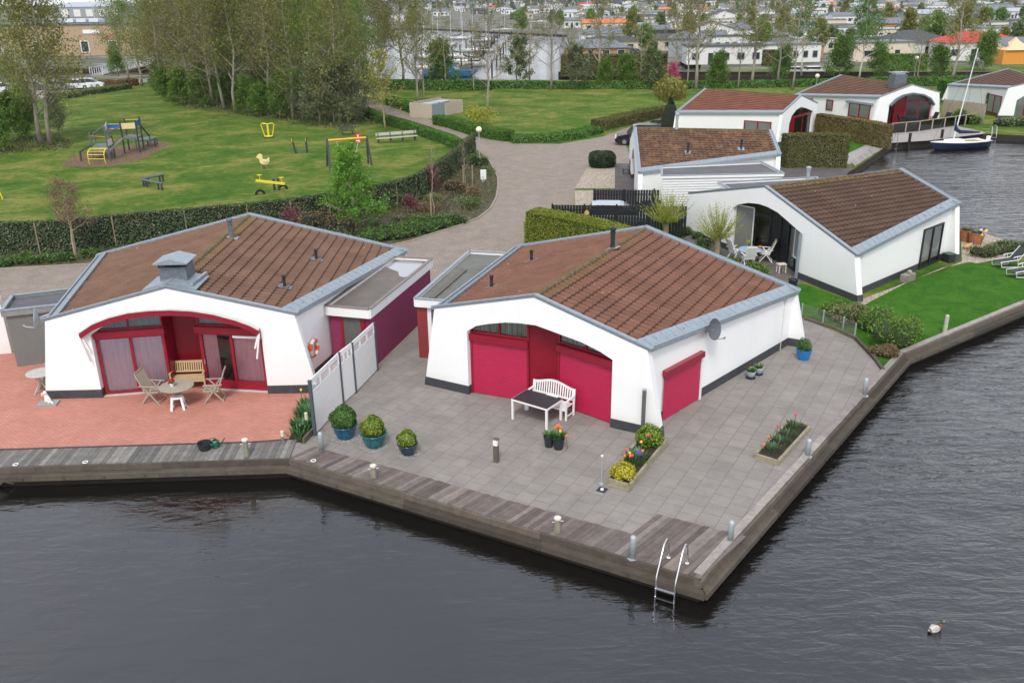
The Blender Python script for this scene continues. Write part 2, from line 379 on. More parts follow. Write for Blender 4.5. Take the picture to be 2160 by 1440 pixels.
DECKB = woodmat('brown_boards', ((.12, .095, .085), (.17, .14, .125), (.09, .072, .066), (.22, .19, .165), (.145, .12, .11)))
BEAM = woodmat('old_beams', ((.095, .078, .062), (.13, .11, .088), (.075, .062, .05)))
BEAMW = woodmat('damp_beams', ((.07, .056, .043), (.10, .085, .065), (.055, .045, .035)))
BEAMD = woodmat('wet_beams', ((.022, .016, .012), (.035, .026, .02)))
CAPW = woodmat('pale_capping', ((.27, .235, .215), (.32, .29, .265), (.22, .195, .18)))
def watermat():
    N = NT('water'); g = N.world()
    big = N.noise(g, .05, 3, .5); s = N.n('SeparateXYZ'); N.l(g, s.inputs[0])
    # wind-roughened open water to the right, sheltered by the quay on the left
    k = N.math('MULTIPLY_ADD', s.outputs[0],   .035, .02); k = N.math('ADD', k, N.math('MULTIPLY', s.outputs[1], .012))
    k = N.math('MINIMUM', N.math('MAXIMUM', k, .2), 1.0)
    a = N.noise(N.world((.8, 2.4, 1), R(-14)), 1.15, 4, .55, .5); b = N.noise(N.world((1, 2.0, 1), R(10)), 3.2, 3, .5, .4); c = N.noise(N.world((1, 1.7, 1)), .33, 2, .5)
    h = N.math('ADD', N.math('MULTIPLY', a, .6), N.math('MULTIPLY', b, .16)); h = N.math('ADD', h, N.math('MULTIPLY', c, .9))
    h = N.math('MULTIPLY', h, k); h = N.math('MULTIPLY', h, N.math('ADD', .05, N.math('MULTIPLY', big, 1.9)))
    p = N.bsdf((.010, .009, .008), .03, N.bump(h, 1.0, .16)); p.inputs['IOR'].default_value = 1.84
    return N.m
WATER = watermat()
# ------------------------------------------------------------------ water and land
WL = -.62
b = MB(); b.add([(-4000, -60, WL), (4000, -60, WL), (4000, 4500, WL), (-4000, 4500, WL)], [(0, 1, 2, 3)]); o = b.build('water', WATER); o['kind'] = 'structure'
b = MB(); b.add([(-4000, -60, WL-2), (4000, -60, WL-2), (4000, 4500, WL-2), (-4000, 4500, WL-2)], [(0, 1, 2, 3)]); o = b.build('canal_bed', SOIL); o['kind'] = 'structure'
def V2(*p): return Vector(g2(*p))
QL, QC, QT, QR, QE, QX = V2(0, 986), V2(611, 967), V2(1477, 1222), V2(1907, 746), V2(2160, 642), V2(2340, 566)
QL2 = QC+(QL-QC).normalized()*3000; QL1 = QC+(QL-QC).normalized()*26
W1 = V2(1803, 356)
inlet = [V2(2160, 517), V2(2085, 495), V2(2026, 481), Vector((22.6, 53.0)), Vector((20.0, 54.2)), Vector((19.6, 58.5)), W1, V2(1882, 301), V2(1960, 296), V2(2073, 282), V2(2160, 286), V2(2600, 300)]
near = [QL2, QC, QT, QR, QE, QX]+inlet
land = [tuple(p) for p in near]+[(4000, inlet[-1].y-5), (4000, 4400), (-4000, 4400), (-4000, QL2.y)]
HOLES = [[(740, 150), (800, 167), (1172, 169), (1700, 170), (3300, 172), (3300, 160), (1700, 160), (1476, 160), (1479, 131), (1432, 131), (1426, 160), (1178, 160), (1194, 120), (1202, 92), (1196, 74), (1060, 68), (900, 60), (760, 60), (700, 100)],
         [(-2600, 150), (-2600, 164), (200, 163), (345, 157), (560, 159), (560, 150), (345, 142), (200, 145)]]
HM = [[g2(*p) for p in h] for h in HOLES]
sheet('ground', land, 0.0, LAND, HM, pre=False)
def bank(pts, name, m, z0=WL-1.9, z1=-.002, close=False, off=0.02):
    b = MB(); n = len(pts)
    for i in range(n if close else n-1):
        a, c = Vector(pts[i]), Vector(pts[(i+1) % n]); b.add([(a.x, a.y, z0), (c.x, c.y, z0), (c.x, c.y, z1), (a.x, a.y, z1)], [(0, 1, 2, 3)])
    o = b.build(name, m); o['kind'] = 'structure'; return o
bank(near, 'quay_bank', BEAMD)
for h in HM: bank(h, 'canal_bank', BEAMD, close=True)
sheet('road', [(-330, 585), (0, 568), (100, 563), (205, 557), (420, 552), (640, 540), (822, 519), (865, 510), (915, 493), (977, 474), (1010, 460), (1035, 440), (1047, 417), (1051, 392), (1050, 375), (1042, 358), (1030, 335), (1000, 312), (960, 289), (880, 261), (820, 244), (772, 232), (745, 212), (783, 212), (830, 228), (880, 240), (925, 262), (1000, 284), (1085, 303), (1180, 304), (1270, 289), (1340, 263), (1408, 247), (1500, 240), (1500, 285), (1360, 285), (1318, 300), (1335, 345), (1260, 346), (1235, 380), (1212, 400), (1210, 440), (1170, 436), (1104, 470), (1106, 520), (1180, 560), (1100, 560), (960, 590), (700, 640), (400, 640), (150, 640), (0, 650), (-330, 700)], .008, ROADM)
def kerb(px, name='kerb', w_=.11, h_=.07, m=None, z=0.0):
    P = [V2(*p) for p in px]; b = MB()
    for i in range(len(P)-1): b.beam((*P[i], z+h_/2), (*P[i+1], z+h_/2), w_, h_)
    o = b.build(name, m or mat('kerb_brick', (.30, .25, .20), .9, .2, 9)); o['kind'] = 'structure'
kerb([(-330, 585), (0, 568), (100, 563), (205, 557), (420, 552), (640, 540), (822, 519), (865, 510), (915, 493), (977, 474), (1010, 460), (1035, 440), (1047, 417), (1051, 392), (1050, 375), (1042, 358), (1030, 335)])
sheet('planting_bed', [(-330, 583), (0, 566), (100, 561), (205, 555), (420, 550), (640, 538), (822, 517), (865, 508), (915, 491), (977, 472), (1008, 458), (1033, 438), (1045, 417), (1049, 392), (1048, 375), (1040, 358), (1028, 337), (1000, 318), (990, 322), (975, 345), (940, 375), (895, 402), (840, 434), (700, 465), (530, 490), (400, 500), (250, 516), (165, 526), (0, 534), (-330, 553)], .004, BEDM)
sheet('patio_slab_paving', [(560, 925), (615, 962), (1471, 1216), (1900, 752), (1862, 781), (1800, 716), (1695, 672), (1640, 650), (1560, 600), (1400, 560), (1090, 560), (990, 560), (900, 585), (800, 660), (640, 780)], .004, PATIOB)
sheet('red_paver_patio', [(-330, 960), (0, 949), (540, 935), (607, 929), (645, 880), (665, 860), (790, 760), (640, 700), (100, 650), (-330, 690)], .012, PATIOA)
sheet('garden_lawn', [(1590, 577), (1700, 600), (1812, 641), (2030, 557), (2060, 552), (2160, 560), (2332, 566), (2160, 638), (1907, 741), (1862, 777), (1800, 711), (1697, 664), (1640, 642)], .008, LAWN)
sheet('terrace_paving', [(1440, 500), (1500, 560), (1600, 590), (1690, 600), (1720, 560), (1600, 480), (1440, 440)], .012, TERR)
sheet('gravel_strip', [(1811, 634), (2029, 552), (2026, 481), (2085, 495), (2130, 510), (2120, 545), (2060, 556), (2044, 553), (1985, 566), (1910, 598), (1840, 634), (1822, 644)], .012, GRAVEL)
sheet('gravel_bed', [(1212, 398), (1240, 352), (1297, 348), (1297, 398)], .016, GRAVEL)
sheet('gravel_bed', [(1212, 402), (1254, 402), (1254, 434), (1212, 434)], .016, GRAVEL)
sheet('slate_path', [(1297, 345), (1345, 345), (1400, 420), (1256, 440), (1256, 401), (1297, 401)], .020, SLATE)
sheet('slate_path', [(1480, 372), (1620, 350), (1800, 352), (1760, 400), (1600, 420)], .010, SLATE)
sheet('wood_chip_bed', [(126, 349), (150, 332), (200, 318), (330, 298), (362, 303), (330, 322), (288, 340), (240, 350), (180, 353)], .008, CHIPS)
sheet('path', [(-330, 215), (0, 212), (120, 205), (180, 195), (250, 186), (300, 175), (345, 168), (560, 180), (560, 176), (345, 164), (240, 168), (120, 178), (0, 185), (-330, 190)], .008, PATHM)
sheet('path', [(1040, 184), (1040, 178), (1180, 176), (1400, 178), (1700, 176), (1700, 181), (1400, 184), (1180, 182)], .012, PATHM)
sheet('lawn', [(1640, 300), (1790, 296), (1835, 312), (1795, 345), (1650, 350)], .014, LAWN)
sheet('terrace_paving', [(1800, 345), (1760, 352), (1730, 352), (1840, 300), (1860, 275), (1900, 262), (2000, 262), (2080, 280), (2073, 283), (1960, 297), (1882, 302)], .018, mat('grey_terrace', (.30, .28, .26), .9, .15, 3))
# ------------------------------------------------------------------ boardwalks
def boards(name, o0, o1, i0, i1, pd, wd, m, z=.012, th=.03, seed=0):
    'planks between the outer line o0-o1 and the inner line i0-i1, running along pd'
    rnd = random.Random(seed); b = MB(); o0, o1, i0, i1 = map(Vector, (o0, o1, i0, i1)); e = (o1-o0); L = e.length; e.normalize()
    pd = Vector(pd).normalized(); step = wd/abs(e.x*pd.y-e.y*pd.x); t = 0
    def cross(p):
        q = i1-i0; dd = pd.x*q.y-pd.y*q.x; return ((i0.x-p.x)*q.y-(i0.y-p.y)*q.x)/dd
    while t < L-.02:
        t2 = min(t+step*.955, L); a = o0+e*t; c = o0+e*t2; ka = cross(a); kc = cross(c); dz = rnd.uniform(-.002, .003); ex = rnd.uniform(-.02, .02)
        A = a+pd*(ka+ex); C_ = c+pd*(kc+ex)
        pts = [a, c, C_, A]; z1 = z+th+dz
        b.add([(p.x, p.y, z) for p in pts]+[(p.x, p.y, z1) for p in pts], [(4, 5, 6, 7), (1, 0, 4, 5), (2, 1, 5, 6), (3, 2, 6, 7), (0, 3, 7, 4)] if (e.x*pd.y-e.y*pd.x) > 0 else [(7, 6, 5, 4), (5, 4, 0, 1), (6, 5, 1, 2), (7, 6, 2, 3), (4, 7, 3, 0)])
        t += step
    o = b.build(name, m); return o
pdA = (V2(620, 935)-V2(575, 972)); pdR = (QR-QT).normalized()
iA0, iA1 = V2(0, 948), V2(607, 929); dA = (iA0-iA1).normalized()
nA = Vector((-(QL-QC).y, (QL-QC).x)).normalized(); nA = nA if nA.y > 0 else -nA
o = boards('boardwalk', QC, QL1, V2(607, 930), V2(607, 930)+dA*30, nA, .15, DECKA, seed=1); o['kind'] = 'structure'
iB0, iB1 = V2(640, 938), V2(1332, 1128)
pB = (V2(1387, 1086)-V2(1332, 1128)).normalized()
nt1 = V2(1387, 1086); nt2 = V2(1547, 1127)
# from the corner to the notch, then the wide landing at the tip
def interL(p, d, q, e):
    dd = d.x*e.y-d.y*e.x; k = ((q.x-p.x)*e.y-(q.y-p.y)*e.x)/dd; return p+d*k
eB = (QT-QC).normalized(); nS = interL(iB1, pB, QC, eB)
o = boards('boardwalk', QC, nS, iB0, iB1, pB, .15, DECKB, seed=2); o['kind'] = 'structure'
o = boards('boardwalk', nS, QT, nt1, nt2, pB, .15, DECKB, seed=3); o['kind'] = 'structure'
b = MB(); b.beam((*V2(0, 948.5)+dA*20, .03), (*V2(540, 934.5), .03), .08, .05); b.beam((*V2(540, 934.5), .03), (*V2(607, 929), .03), .08, .05); o = b.build('kerb', mat('dark_edging', (.05, .04, .045), .8, .2)); o['kind'] = 'structure'
# quay edges: fascia, waler beam with bolts, pale capping
QALL = [QL1, QC, QT, QR, QE, QX]
def quay(i0, i1, name, fasc, cap=False, seed=0, ledge=.15):
    rnd = random.Random(seed); P = [Vector(p) for p in QALL]; f = MB(); wv = MB(); bo = MB(); cp = MB(); pl_ = MB()
    def offs(d):
        out = []
        for i in range(len(P)):
            a = (P[i]-P[i-1]).normalized() if i else None; c = (P[i+1]-P[i]).normalized() if i < len(P)-1 else None
            if a is None: a = c
            if c is None: c = a
            n1 = Vector((a.y, -a.x)); n2 = Vector((c.y, -c.x)); m = (n1+n2).normalized(); out.append(P[i]+m*(d/max(.4, m.dot(n1))))
        return out
    O1 = offs(.03)[i0:i1]; O2 = offs(.03+ledge/2+.03)[i0:i1]; O3 = offs(ledge+.09)[i0:i1]; IN = offs(-.12)[i0:i1]; P = P[i0:i1]
    for i in range(len(P)-1):
        L = (P[i+1]-P[i]).length; k = max(1, int(L/3.6))
        for j in range(k):
            t0, t1 = j/k, (j+1)/k; q = lambda A, t: A[i].lerp(A[i+1], t)
            g = .004/L if k > 1 else 0
            f.beam((*q(O1, t0+g), -.07), (*q(O1, t1-g), -.07), .07, .18)
            wv.beam((*q(O2, t0+g), -.19), (*q(O2, t1-g), -.19), ledge, .05); wv.beam((*q(O3, t0+g), -.25), (*q(O3, t1-g), -.25), .10, .16)
            if cap: cp.beam((*q(IN, t0+g), .045), (*q(IN, t1-g), .045), .21, .05)
        for j in range(int(L/1.15)):
            a = O3[i].lerp(O3[i+1], (j+.5)/int(L/1.15)); n = Vector(((P[i+1]-P[i]).y, -(P[i+1]-P[i]).x)).normalized()
            bo.tube([(*a, -.25), (*(a+n*.085), -.25)], .028, 8)
        pl_.beam((*P[i], -.85), (*P[i+1], -.85), .05, 1.3)
    r = T(name, *QLAB[name+str(seed)], loc=(0, 0, 0))
    f.build('fascia_board', fasc, r); wv.build('waler_beam', BEAMW, r); bo.build('bolt', mat('dark_bolt', (.06, .055, .05), .5, .3), r)
    pl_.build('sheet_piling', BEAMD, r)
    if seed == 2: k_ = MB(); k_.box((QT.x-.0, QT.y+.02, -.165), (.20, .20, .35), math.atan2((QR-QT).y, (QR-QT).x)); k_.build('corner_block', BEAM, r)
    if cap: cp.build('capping_board', CAPW, r)
    return r
QLAB = {'timber_quay_wall1': ('grey timber quay edging below the silvery boardwalk and red patio', 'quay edging'),
        'timber_quay_wall2': ('long brown timber quay edging under the boardwalk with the ladder', 'quay edging'),
        'timber_quay_wall3': ('timber quay edging with pale capping beside the slab patio', 'quay edging'),
        'timber_quay_wall4': ('timber quay edging with weathered capping along the bright green lawn', 'quay edging')}
quay(0, 2, 'timber_quay_wall', BEAM, seed=1); quay(1, 3, 'timber_quay_wall', BEAM, seed=2)
quay(2, 4, 'timber_quay_wall', BEAM, cap=True, seed=3); quay(3, 6, 'timber_quay_wall', BEAM, cap=True, seed=4)
# ------------------------------------------------------------------ house kit
def tilemat(name, base, dark, light, moss=(.16, .13, .04), lichen=.0):
    N = NT(name); u = N.n('UVMap'); fl = N.n('VectorMath', operation='FLOOR'); N.l(u.outputs[0], fl.inputs[0])
    wn = N.n('TexWhiteNoise', noise_dimensions='3D'); N.l(fl.outputs[0], wn.inputs['Vector'])
    c = N.ramp(wn.outputs['Value'], [(0, tuple(x*.12+y*.88 for x, y in zip(dark, base))), (.3, base), (.75, base), (1, tuple(x*.12+y*.88 for x, y in zip(light, base)))])
    n = N.noise(N.coord('Object'), .8, 6, .65, .5); c = N.mix(c, N.ramp(n, [(.3, (.72, .72, .72)), (.68, (1.2, 1.18, 1.15))]), .9, 'MULTIPLY')
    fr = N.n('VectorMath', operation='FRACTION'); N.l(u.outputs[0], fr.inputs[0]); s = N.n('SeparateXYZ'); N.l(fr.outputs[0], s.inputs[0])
    # shade at each course lap and pan trough, painted into the tile colour
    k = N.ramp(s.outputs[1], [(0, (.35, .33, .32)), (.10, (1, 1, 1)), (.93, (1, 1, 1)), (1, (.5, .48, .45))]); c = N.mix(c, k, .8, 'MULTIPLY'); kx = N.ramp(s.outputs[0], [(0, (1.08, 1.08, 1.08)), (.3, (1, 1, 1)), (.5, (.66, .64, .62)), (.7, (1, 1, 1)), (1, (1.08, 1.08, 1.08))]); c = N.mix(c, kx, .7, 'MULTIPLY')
    s2 = N.n('SeparateXYZ'); N.l(u.outputs[0], s2.inputs[0])
    mm = N.math('MULTIPLY', N.ramp(s2.outputs[1], [(0, (1, 1, 1)), (.9, (.6, .6, .6)), (1, (0, 0, 0))]), N.ramp(N.noise(N.coord('Object'), 5, 4, .7), [(.42, (0, 0, 0)), (.6, (1, 1, 1))]))
    c = N.mix(c, moss, mm)
    sp = N.n('TexVoronoi'); N.l(N.coord('Object'), sp.inputs[0]); sp.inputs['Scale'].default_value = 1.6; spm = N.ramp(sp.outputs['Distance'], [(.035, (1, 1, 1)), (.06, (0, 0, 0))])
    c = N.mix(c, (.45, .40, .33), N.math('MULTIPLY', spm, .8))
    st = N.ramp(N.noise(N.coord('Object', (1, .35, 1)), .55, 5, .6, 1.0), [(.60, (0, 0, 0)), (.72, (1, 1, 1))]); c = N.mix(c, (.035, .024, .02), N.math('MULTIPLY', st, .45))
    if lichen:
        li = N.ramp(N.noise(N.coord('Object'), 1.7, 5, .7), [(.48, (0, 0, 0)), (.64, (1, 1, 1))]); c = N.mix(c, (.36, .21, .10), N.math('MULTIPLY', li, lichen))
    N.bsdf(c, .85, N.bump(N.noise(N.coord('Object'), 30, 3), .3, .01), spec=.2); return N.m
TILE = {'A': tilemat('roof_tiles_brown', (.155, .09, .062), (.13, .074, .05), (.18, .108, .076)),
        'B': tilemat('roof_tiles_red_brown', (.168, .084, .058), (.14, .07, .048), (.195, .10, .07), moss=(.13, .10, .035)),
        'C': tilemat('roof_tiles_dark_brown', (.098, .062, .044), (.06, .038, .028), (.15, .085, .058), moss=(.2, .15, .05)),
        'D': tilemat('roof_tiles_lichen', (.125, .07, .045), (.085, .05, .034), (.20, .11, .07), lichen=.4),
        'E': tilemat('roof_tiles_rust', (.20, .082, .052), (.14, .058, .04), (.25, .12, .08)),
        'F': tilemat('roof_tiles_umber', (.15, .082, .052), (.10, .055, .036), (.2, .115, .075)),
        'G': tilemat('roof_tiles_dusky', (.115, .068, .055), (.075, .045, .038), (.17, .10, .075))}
def fbox(b, A, B, s0, s1, z0, z1, d0, d1, mi=0):
    A = Vector(A[:2]); B = Vector(B[:2]); e = (B-A).normalized(); n = Vector((e.y, -e.x))
    q = [A+e*s0+n*d0, A+e*s1+n*d0, A+e*s1+n*d1, A+e*s0+n*d1]
    b.add([(p.x, p.y, z0) for p in q]+[(p.x, p.y, z1) for p in q], [(3, 2, 1, 0), (4, 5, 6, 7), (0, 1, 5, 4), (1, 2, 6, 5), (2, 3, 7, 6), (3, 0, 4, 7)], mi); return b
# viewer side of a segment A->B is d<0 when e x n points ... n=(e.y,-e.x): the right-hand side of A->B
def window(par, A, B, s0, s1, z0, z1, fm, bays=2, curt=None, fw=.07, d=.0, dep=.07, name='window', heavy=0, curts=None, glass=True, lab=None):
    'framed window on the right-hand side of A->B; frame stands proud by dep'
    f = MB(); w = (s1-s0)/bays
    fbox(f, A, B, s0, s1, z0, z0+fw+heavy, d, d+dep); fbox(f, A, B, s0, s1, z1-fw, z1, d, d+dep)
    for i in range(bays+1):
        c = s0+i*w; a = max(s0, c-fw/2) if 0 < i < bays else (s0 if i == 0 else s1-fw); fbox(f, A, B, a, a+fw, z0+fw+heavy, z1-fw, d, d+dep*.96)
    o = f.build(name, fm, par)
    if lab: o['label'] = lab
    for i in range(bays):
        g = MB(); e0 = s0+i*w+.01; e1 = s0+(i+1)*w-.01
        if glass:
            A_ = Vector(A[:2]); B_ = Vector(B[:2]); e = (B_-A_).normalized(); n = Vector((e.y, -e.x)); dd = d+dep*.45
            p, q = A_+e*e0+n*dd, A_+e*e1+n*dd
            g.add([(p.x, p.y, z0+.02), (q.x, q.y, z0+.02), (q.x, q.y, z1-.02), (p.x, p.y, z1-.02)], [(0, 1, 2, 3)]); g.build('pane', GLASS, o)
        cm = curts[i] if curts else curt
        if cm:
            A_ = Vector(A[:2]); B_ = Vector(B[:2]); e = (B_-A_).normalized(); n = Vector((e.y, -e.x)); c = MB(); k = 40; vs = []
            for j in range(k+1):
                s = e0+(e1-e0)*j/k; dd = d-.05+.018*math.sin(j*1.7)+.01*math.sin(j*.9+i); p = A_+e*s+n*dd; vs += [(p.x, p.y, z0+.06), (p.x, p.y, z1-.03)]
            c.add(vs, [(2*j, 2*j+2, 2*j+3, 2*j+1) for j in range(k)]); c.build('curtain', cm, o, smooth=True)
    return o
def slats(par, A, B, s0, s1, z0, z1, m, d=.02, pitch=.055, name='roller_shutter', lab=None):
    A_ = Vector(A[:2]); B_ = Vector(B[:2]); e = (B_-A_).normalized(); n = Vector((e.y, -e.x)); b = MB(); vs = []; k = int((z1-z0)/pitch)
    prof = []
    for i in range(k): z = z0+i*pitch; prof += [(z, 0), (z+pitch*.12, .012), (z+pitch*.5, .018), (z+pitch*.88, .012)]
    prof.append((z0+k*pitch, 0))
    for z, q in prof:
        for s in (s0, s1): p = A_+e*s+n*(d+q); vs.append((p.x, p.y, z))
    b.add(vs, [(2*i, 2*i+1, 2*i+3, 2*i+2) for i in range(len(prof)-1)]); o = b.build(name, m, par)
    if lab: o['label'] = lab
    return o
class House:
    def __init__(s, key, X, Y, a, name, label, px=None, dims=None, tile=None, res=.05):
        s.X, s.Y, s.a = X, Y, a; s.root = T(name, label, 'house', (X, Y, 0), a); s.O = (X, Y); s.E = (X+math.cos(a), Y+math.sin(a)); s.key = key
        s.tile = tile or TILE[key]; wl, wr, bl, br, D = dims; HR = 3.85; SL = .265; s.D = D; s.zA = HR
        s.f = [(-wl, HR-SL*wl), (0, HR), (wr, HR-SL*wr)]; s.b = [(-bl, HR-SL*bl), (0, HR), (br, HR-SL*br)]
        if px:
            for i, k in enumerate(('FL', 'FA', 'FR')):
                if k in px: s.f[i] = s.fp(*px[k])
            if 'BA' in px:
                p = s.loc(at(*px['BA'], s.f[1][1])); s.D = p[1]; s.b[1] = (p[0], s.f[1][1])
            Bo = s.w(0, s.D); Be = s.w(1, s.D)
            for i, k in ((0, 'BL'), (2, 'BR')):
                if k in px: s.b[i] = hit(Bo, Be, *px[k])
        s.zA = s.f[1][1]; s.res = res
    def loc(s, p):
        dx, dy = p[0]-s.X, p[1]-s.Y; c, n = math.cos(s.a), math.sin(s.a); return (dx*c+dy*n, -dx*n+dy*c)
    def w(s, x, y):
        c, n = math.cos(s.a), math.sin(s.a); return (s.X+x*c-y*n, s.Y+x*n+y*c)
    def fp(s, u, v): return hit(s.O, s.E, u, v)
    def gp(s, u, v, z=0): return s.loc(at(u, v, z))
    def wp(s, A, B, u, v): return hit(s.w(*A[:2]), s.w(*B[:2]), u, v)
    def zroof(s, x, y):
        t = y/s.D; xr = s.f[1][0]*(1-t)+s.b[1][0]*t
        j = 0 if x < xr else 2
        k0 = (s.zA-s.f[j][1])/abs(s.f[j][0]-s.f[1][0]); k1 = (s.b[1][1]-s.b[j][1])/abs(s.b[j][0]-s.b[1][0]); return s.zA-(k0*(1-t)+k1*t)*abs(x-xr)
    def rp(s, u, v):
        'pixel on the roof surface, local xyz'
        d = ray(u, v); o = Vector((0, 0, CH)); t = 1.0; last = None
        lo, hi = 5, 140
        for i in range(700):
            t = lo+(hi-lo)*i/700; p = o+d*t; l = s.loc(p)
            if 0 <= l[1] <= s.D and p.z <= s.zroof(*l): return (l[0], l[1], s.zroof(*l))
        p = o+d*t; return (*s.loc(p), 3)
    def roof(s, course=.38, front_over=.0):
        D = s.D; V = []; F = []; UV = []; sysy = np.arange(.06, D-.02, s.res); ny = len(sysy)
        for sg, j in ((-1, 0), (1, 2)):
            k0 = (s.zA-s.f[j][1])/abs(s.f[j][0]-s.f[1][0]); k1 = (s.b[1][1]-s.b[j][1])/abs(s.b[j][0]-s.b[1][0])
            e0 = abs(s.f[j][0]-s.f[1][0]); e1 = abs(s.b[j][0]-s.b[1][0]); nc = int(max(e0, e1)/course)+1
            ds = []; hs_ = []; vv = []
            for c in range(nc):
                ds += [c*course+.001, c*course+course*.55, (c+1)*course-.004]; hs_ += [.012, .035, .062]; vv += [c+.02, c+.55, c+.98]
            ds = np.array(ds); hs_ = np.array(hs_); vv = np.array(vv); nd = len(ds)
            yy, dd = np.meshgrid(sysy, ds); t = yy/D; xr = s.f[1][0]*(1-t)+s.b[1][0]*t; kk = k0*(1-t)+k1*t; ee = e0*(1-t)+e1*t-.37
            wave = (np.cos(yy/.30*2*np.pi)*.5+.5)**1.5*.05+(np.cos(yy/.15*2*np.pi)*.006)
            zz = s.zA-kk*dd+hs_[:, None]+wave
            base = len(V) if not len(V) else sum(len(x) for x in V)
            v = np.stack([xr+sg*dd, yy, zz], -1).reshape(-1, 3); V.append(v)
            uvv = np.stack([yy/.30, np.repeat(vv[:, None], ny, 1)+(0 if sg < 0 else 100*0)], -1).reshape(-1, 2)
            i, q = np.meshgrid(np.arange(nd-1), np.arange(ny-1), indexing='ij'); i = i.ravel(); q = q.ravel()
            ok = dd[i, q] < ee[i, q]; i = i[ok]; q = q[ok]; a = i*ny+q
            f = np.stack([a, a+1, a+ny+1, a+ny], 1) if sg < 0 else np.stack([a, a+ny, a+ny+1, a+1], 1)
            UV.append(uvv[f].reshape(-1, 2)); F.append(f+base)
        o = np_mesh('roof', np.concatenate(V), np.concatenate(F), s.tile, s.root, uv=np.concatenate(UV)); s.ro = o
        u = MB()
        for j in (0, 2):
            q = [(s.f[1][0], .05, s.zA-.03), (s.b[1][0], D-.05, s.b[1][1]-.03), (s.b[j][0]*.985, D-.05, s.b[j][1]-.03), (s.f[j][0]*.985, .05, s.f[j][1]-.03)]
            u.add(q, [(0, 1, 2, 3) if j == 0 else (3, 2, 1, 0)])
        u.build('roof_deck', DARKIN, s.root)
        r = MB(); r.tube([(s.f[1][0], .1, s.zA+.055), (s.b[1][0], D-.1, s.b[1][1]+.045)], .075, 8); r.build('ridge_tiles', mat('mossy_ridge_'+s.key, (.115, .08, .045), .95, .4, 7, bump=.8, bscale=20, dirt=(.18, .15, .045), dscale=3.5), s.root)
        # zinc verges
        for P, y in ((s.f, .10), (s.b, D-.10)):
            vg = MB()
            for i, k in ((0, 1), (1, 2)):
                e = .1 if i == 0 else 0; 
                a = Vector((P[i][0], y, P[i][1]+.085)); c = Vector((P[k][0], y, P[k][1]+.085)); d = (c-a).normalized()
                if i == 0: a -= d*.12
                else: c += d*.12
                vg.beam(a, c, .19, .10); vg.beam(a+Vector((0, (-.105 if y < 1 else .105), .055)), c+Vector((0, (-.105 if y < 1 else .105), .055)), .05, .05)
            vg.build('verge_trim', ZINC, s.root)
        for j, sg in ((0, -1), (2, 1)):
            a = Vector((s.f[j][0], .2, s.f[j][1])); c = Vector((s.b[j][0], D-.2, s.b[j][1]))
            g = MB(); X = Vector((sg, 0, 0))
            g.beam(a+X*.03+Vector((0, 0, .02)), c+X*.03+Vector((0, 0, .02)), .06, .17); g.beam(a-X*.10+Vector((0, 0, -.01)), c-X*.10+Vector((0, 0, -.01)), .19, .04)
            u0, u1 = a-X*.015+Vector((0, 0, .05)), c-X*.015+Vector((0, 0, .05)); v0, v1 = a-X*.42+Vector((0, 0, .262)), c-X*.42+Vector((0, 0, .262)); dn = Vector((0, 0, -.2))
            g.add([u0, u1, v1, v0, u0+dn*.4, u1+dn*.4, v1+dn, v0+dn], [(0, 1, 2, 3) if sg > 0 else (3, 2, 1, 0), (3, 2, 6, 7) if sg > 0 else (7, 6, 2, 3), (0, 3, 7, 4), (2, 1, 5, 6)])
            L = (c-a).length; k = int(L/.45)
            for i in range(k):
                p = a.lerp(c, (i+.5)/k); g.beam(p-X*.03+Vector((0, 0, .062)), p-X*.41+Vector((0, 0, .264)), .018, .012)
            o = g.build('gutter', ZINC, s.root)
    def walls(s, arch=None, fl=.55, skipfront=False, side_doors=(), back=True, plz=.32):
        'arch: outline of the opening in front-plane metres, from the left foot to the right foot'
        f = s.f; out = [(f[0][0]-fl, 0), (f[0][0], f[0][1]+.03), (f[1][0], f[1][1]+.03), (f[2][0], f[2][1]+.03), (f[2][0]+fl, 0)]
        b = MB()
        if arch: b.slab(out+[tuple(p) for p in arch[::-1]], 0, .30)
        else: b.slab(out, 0, .30)
        k = s.b; ob = [(k[0][0]-fl, 0), (k[0][0], k[0][1]+.03), (k[1][0], k[1][1]+.03), (k[2][0], k[2][1]+.03), (k[2][0]+fl, 0)]
        b.slab(ob, s.D-.30, s.D)
        pl = MB()
        if arch:
            xl = lambda x0, z: x0
            for q in ((out[0], arch[0], 0), (arch[-1], out[4], 1)):
                (a, c, side) = q; sl_ = fl*plz/f[0][1]
                if side == 0: pl.slab([(a[0]-.012, -.02), (a[0]+sl_-.012, plz), (c[0]+.012, plz), (c[0]+.012, -.02)], -.014, .315)
                else: pl.slab([(a[0]-.012, -.02), (a[0]-.012, plz), (c[0]-sl_+.012, plz), (c[0]+.012, -.02)], -.014, .315)
        else: pl.slab([(out[0][0]-.01, -.02), (out[0][0]+.06, plz), (out[4][0]-.06, plz), (out[4][0]+.01, -.02)], -.014, .315)
        pl.slab([(ob[0][0]-.01, -.02), (ob[0][0]+.06, plz), (ob[4][0]-.06, plz), (ob[4][0]+.01, -.02)], s.D-.315, s.D+.014)
        s.side = {}
        for j, sg in ((0, -1), (2, 1)):
            A = (f[j][0]-sg*.10, .302); B = (k[j][0]-sg*.10, s.D-.302); z0 = f[j][1]-.03; z1 = k[j][1]-.03; I = sg*.22
            if sg > 0: s.side['R'] = (A, B)
            else: s.side['L'] = (B, A)
            vs = [(A[0], A[1], 0), (B[0], B[1], 0), (B[0], B[1], z1), (A[0], A[1], z0), (A[0]-I, A[1], 0), (B[0]-I, B[1], 0), (B[0]-I, B[1], z1), (A[0]-I, A[1], z0)]
            fs = [(0, 1, 2, 3), (7, 6, 5, 4), (3, 2, 6, 7), (1, 0, 4, 5)]
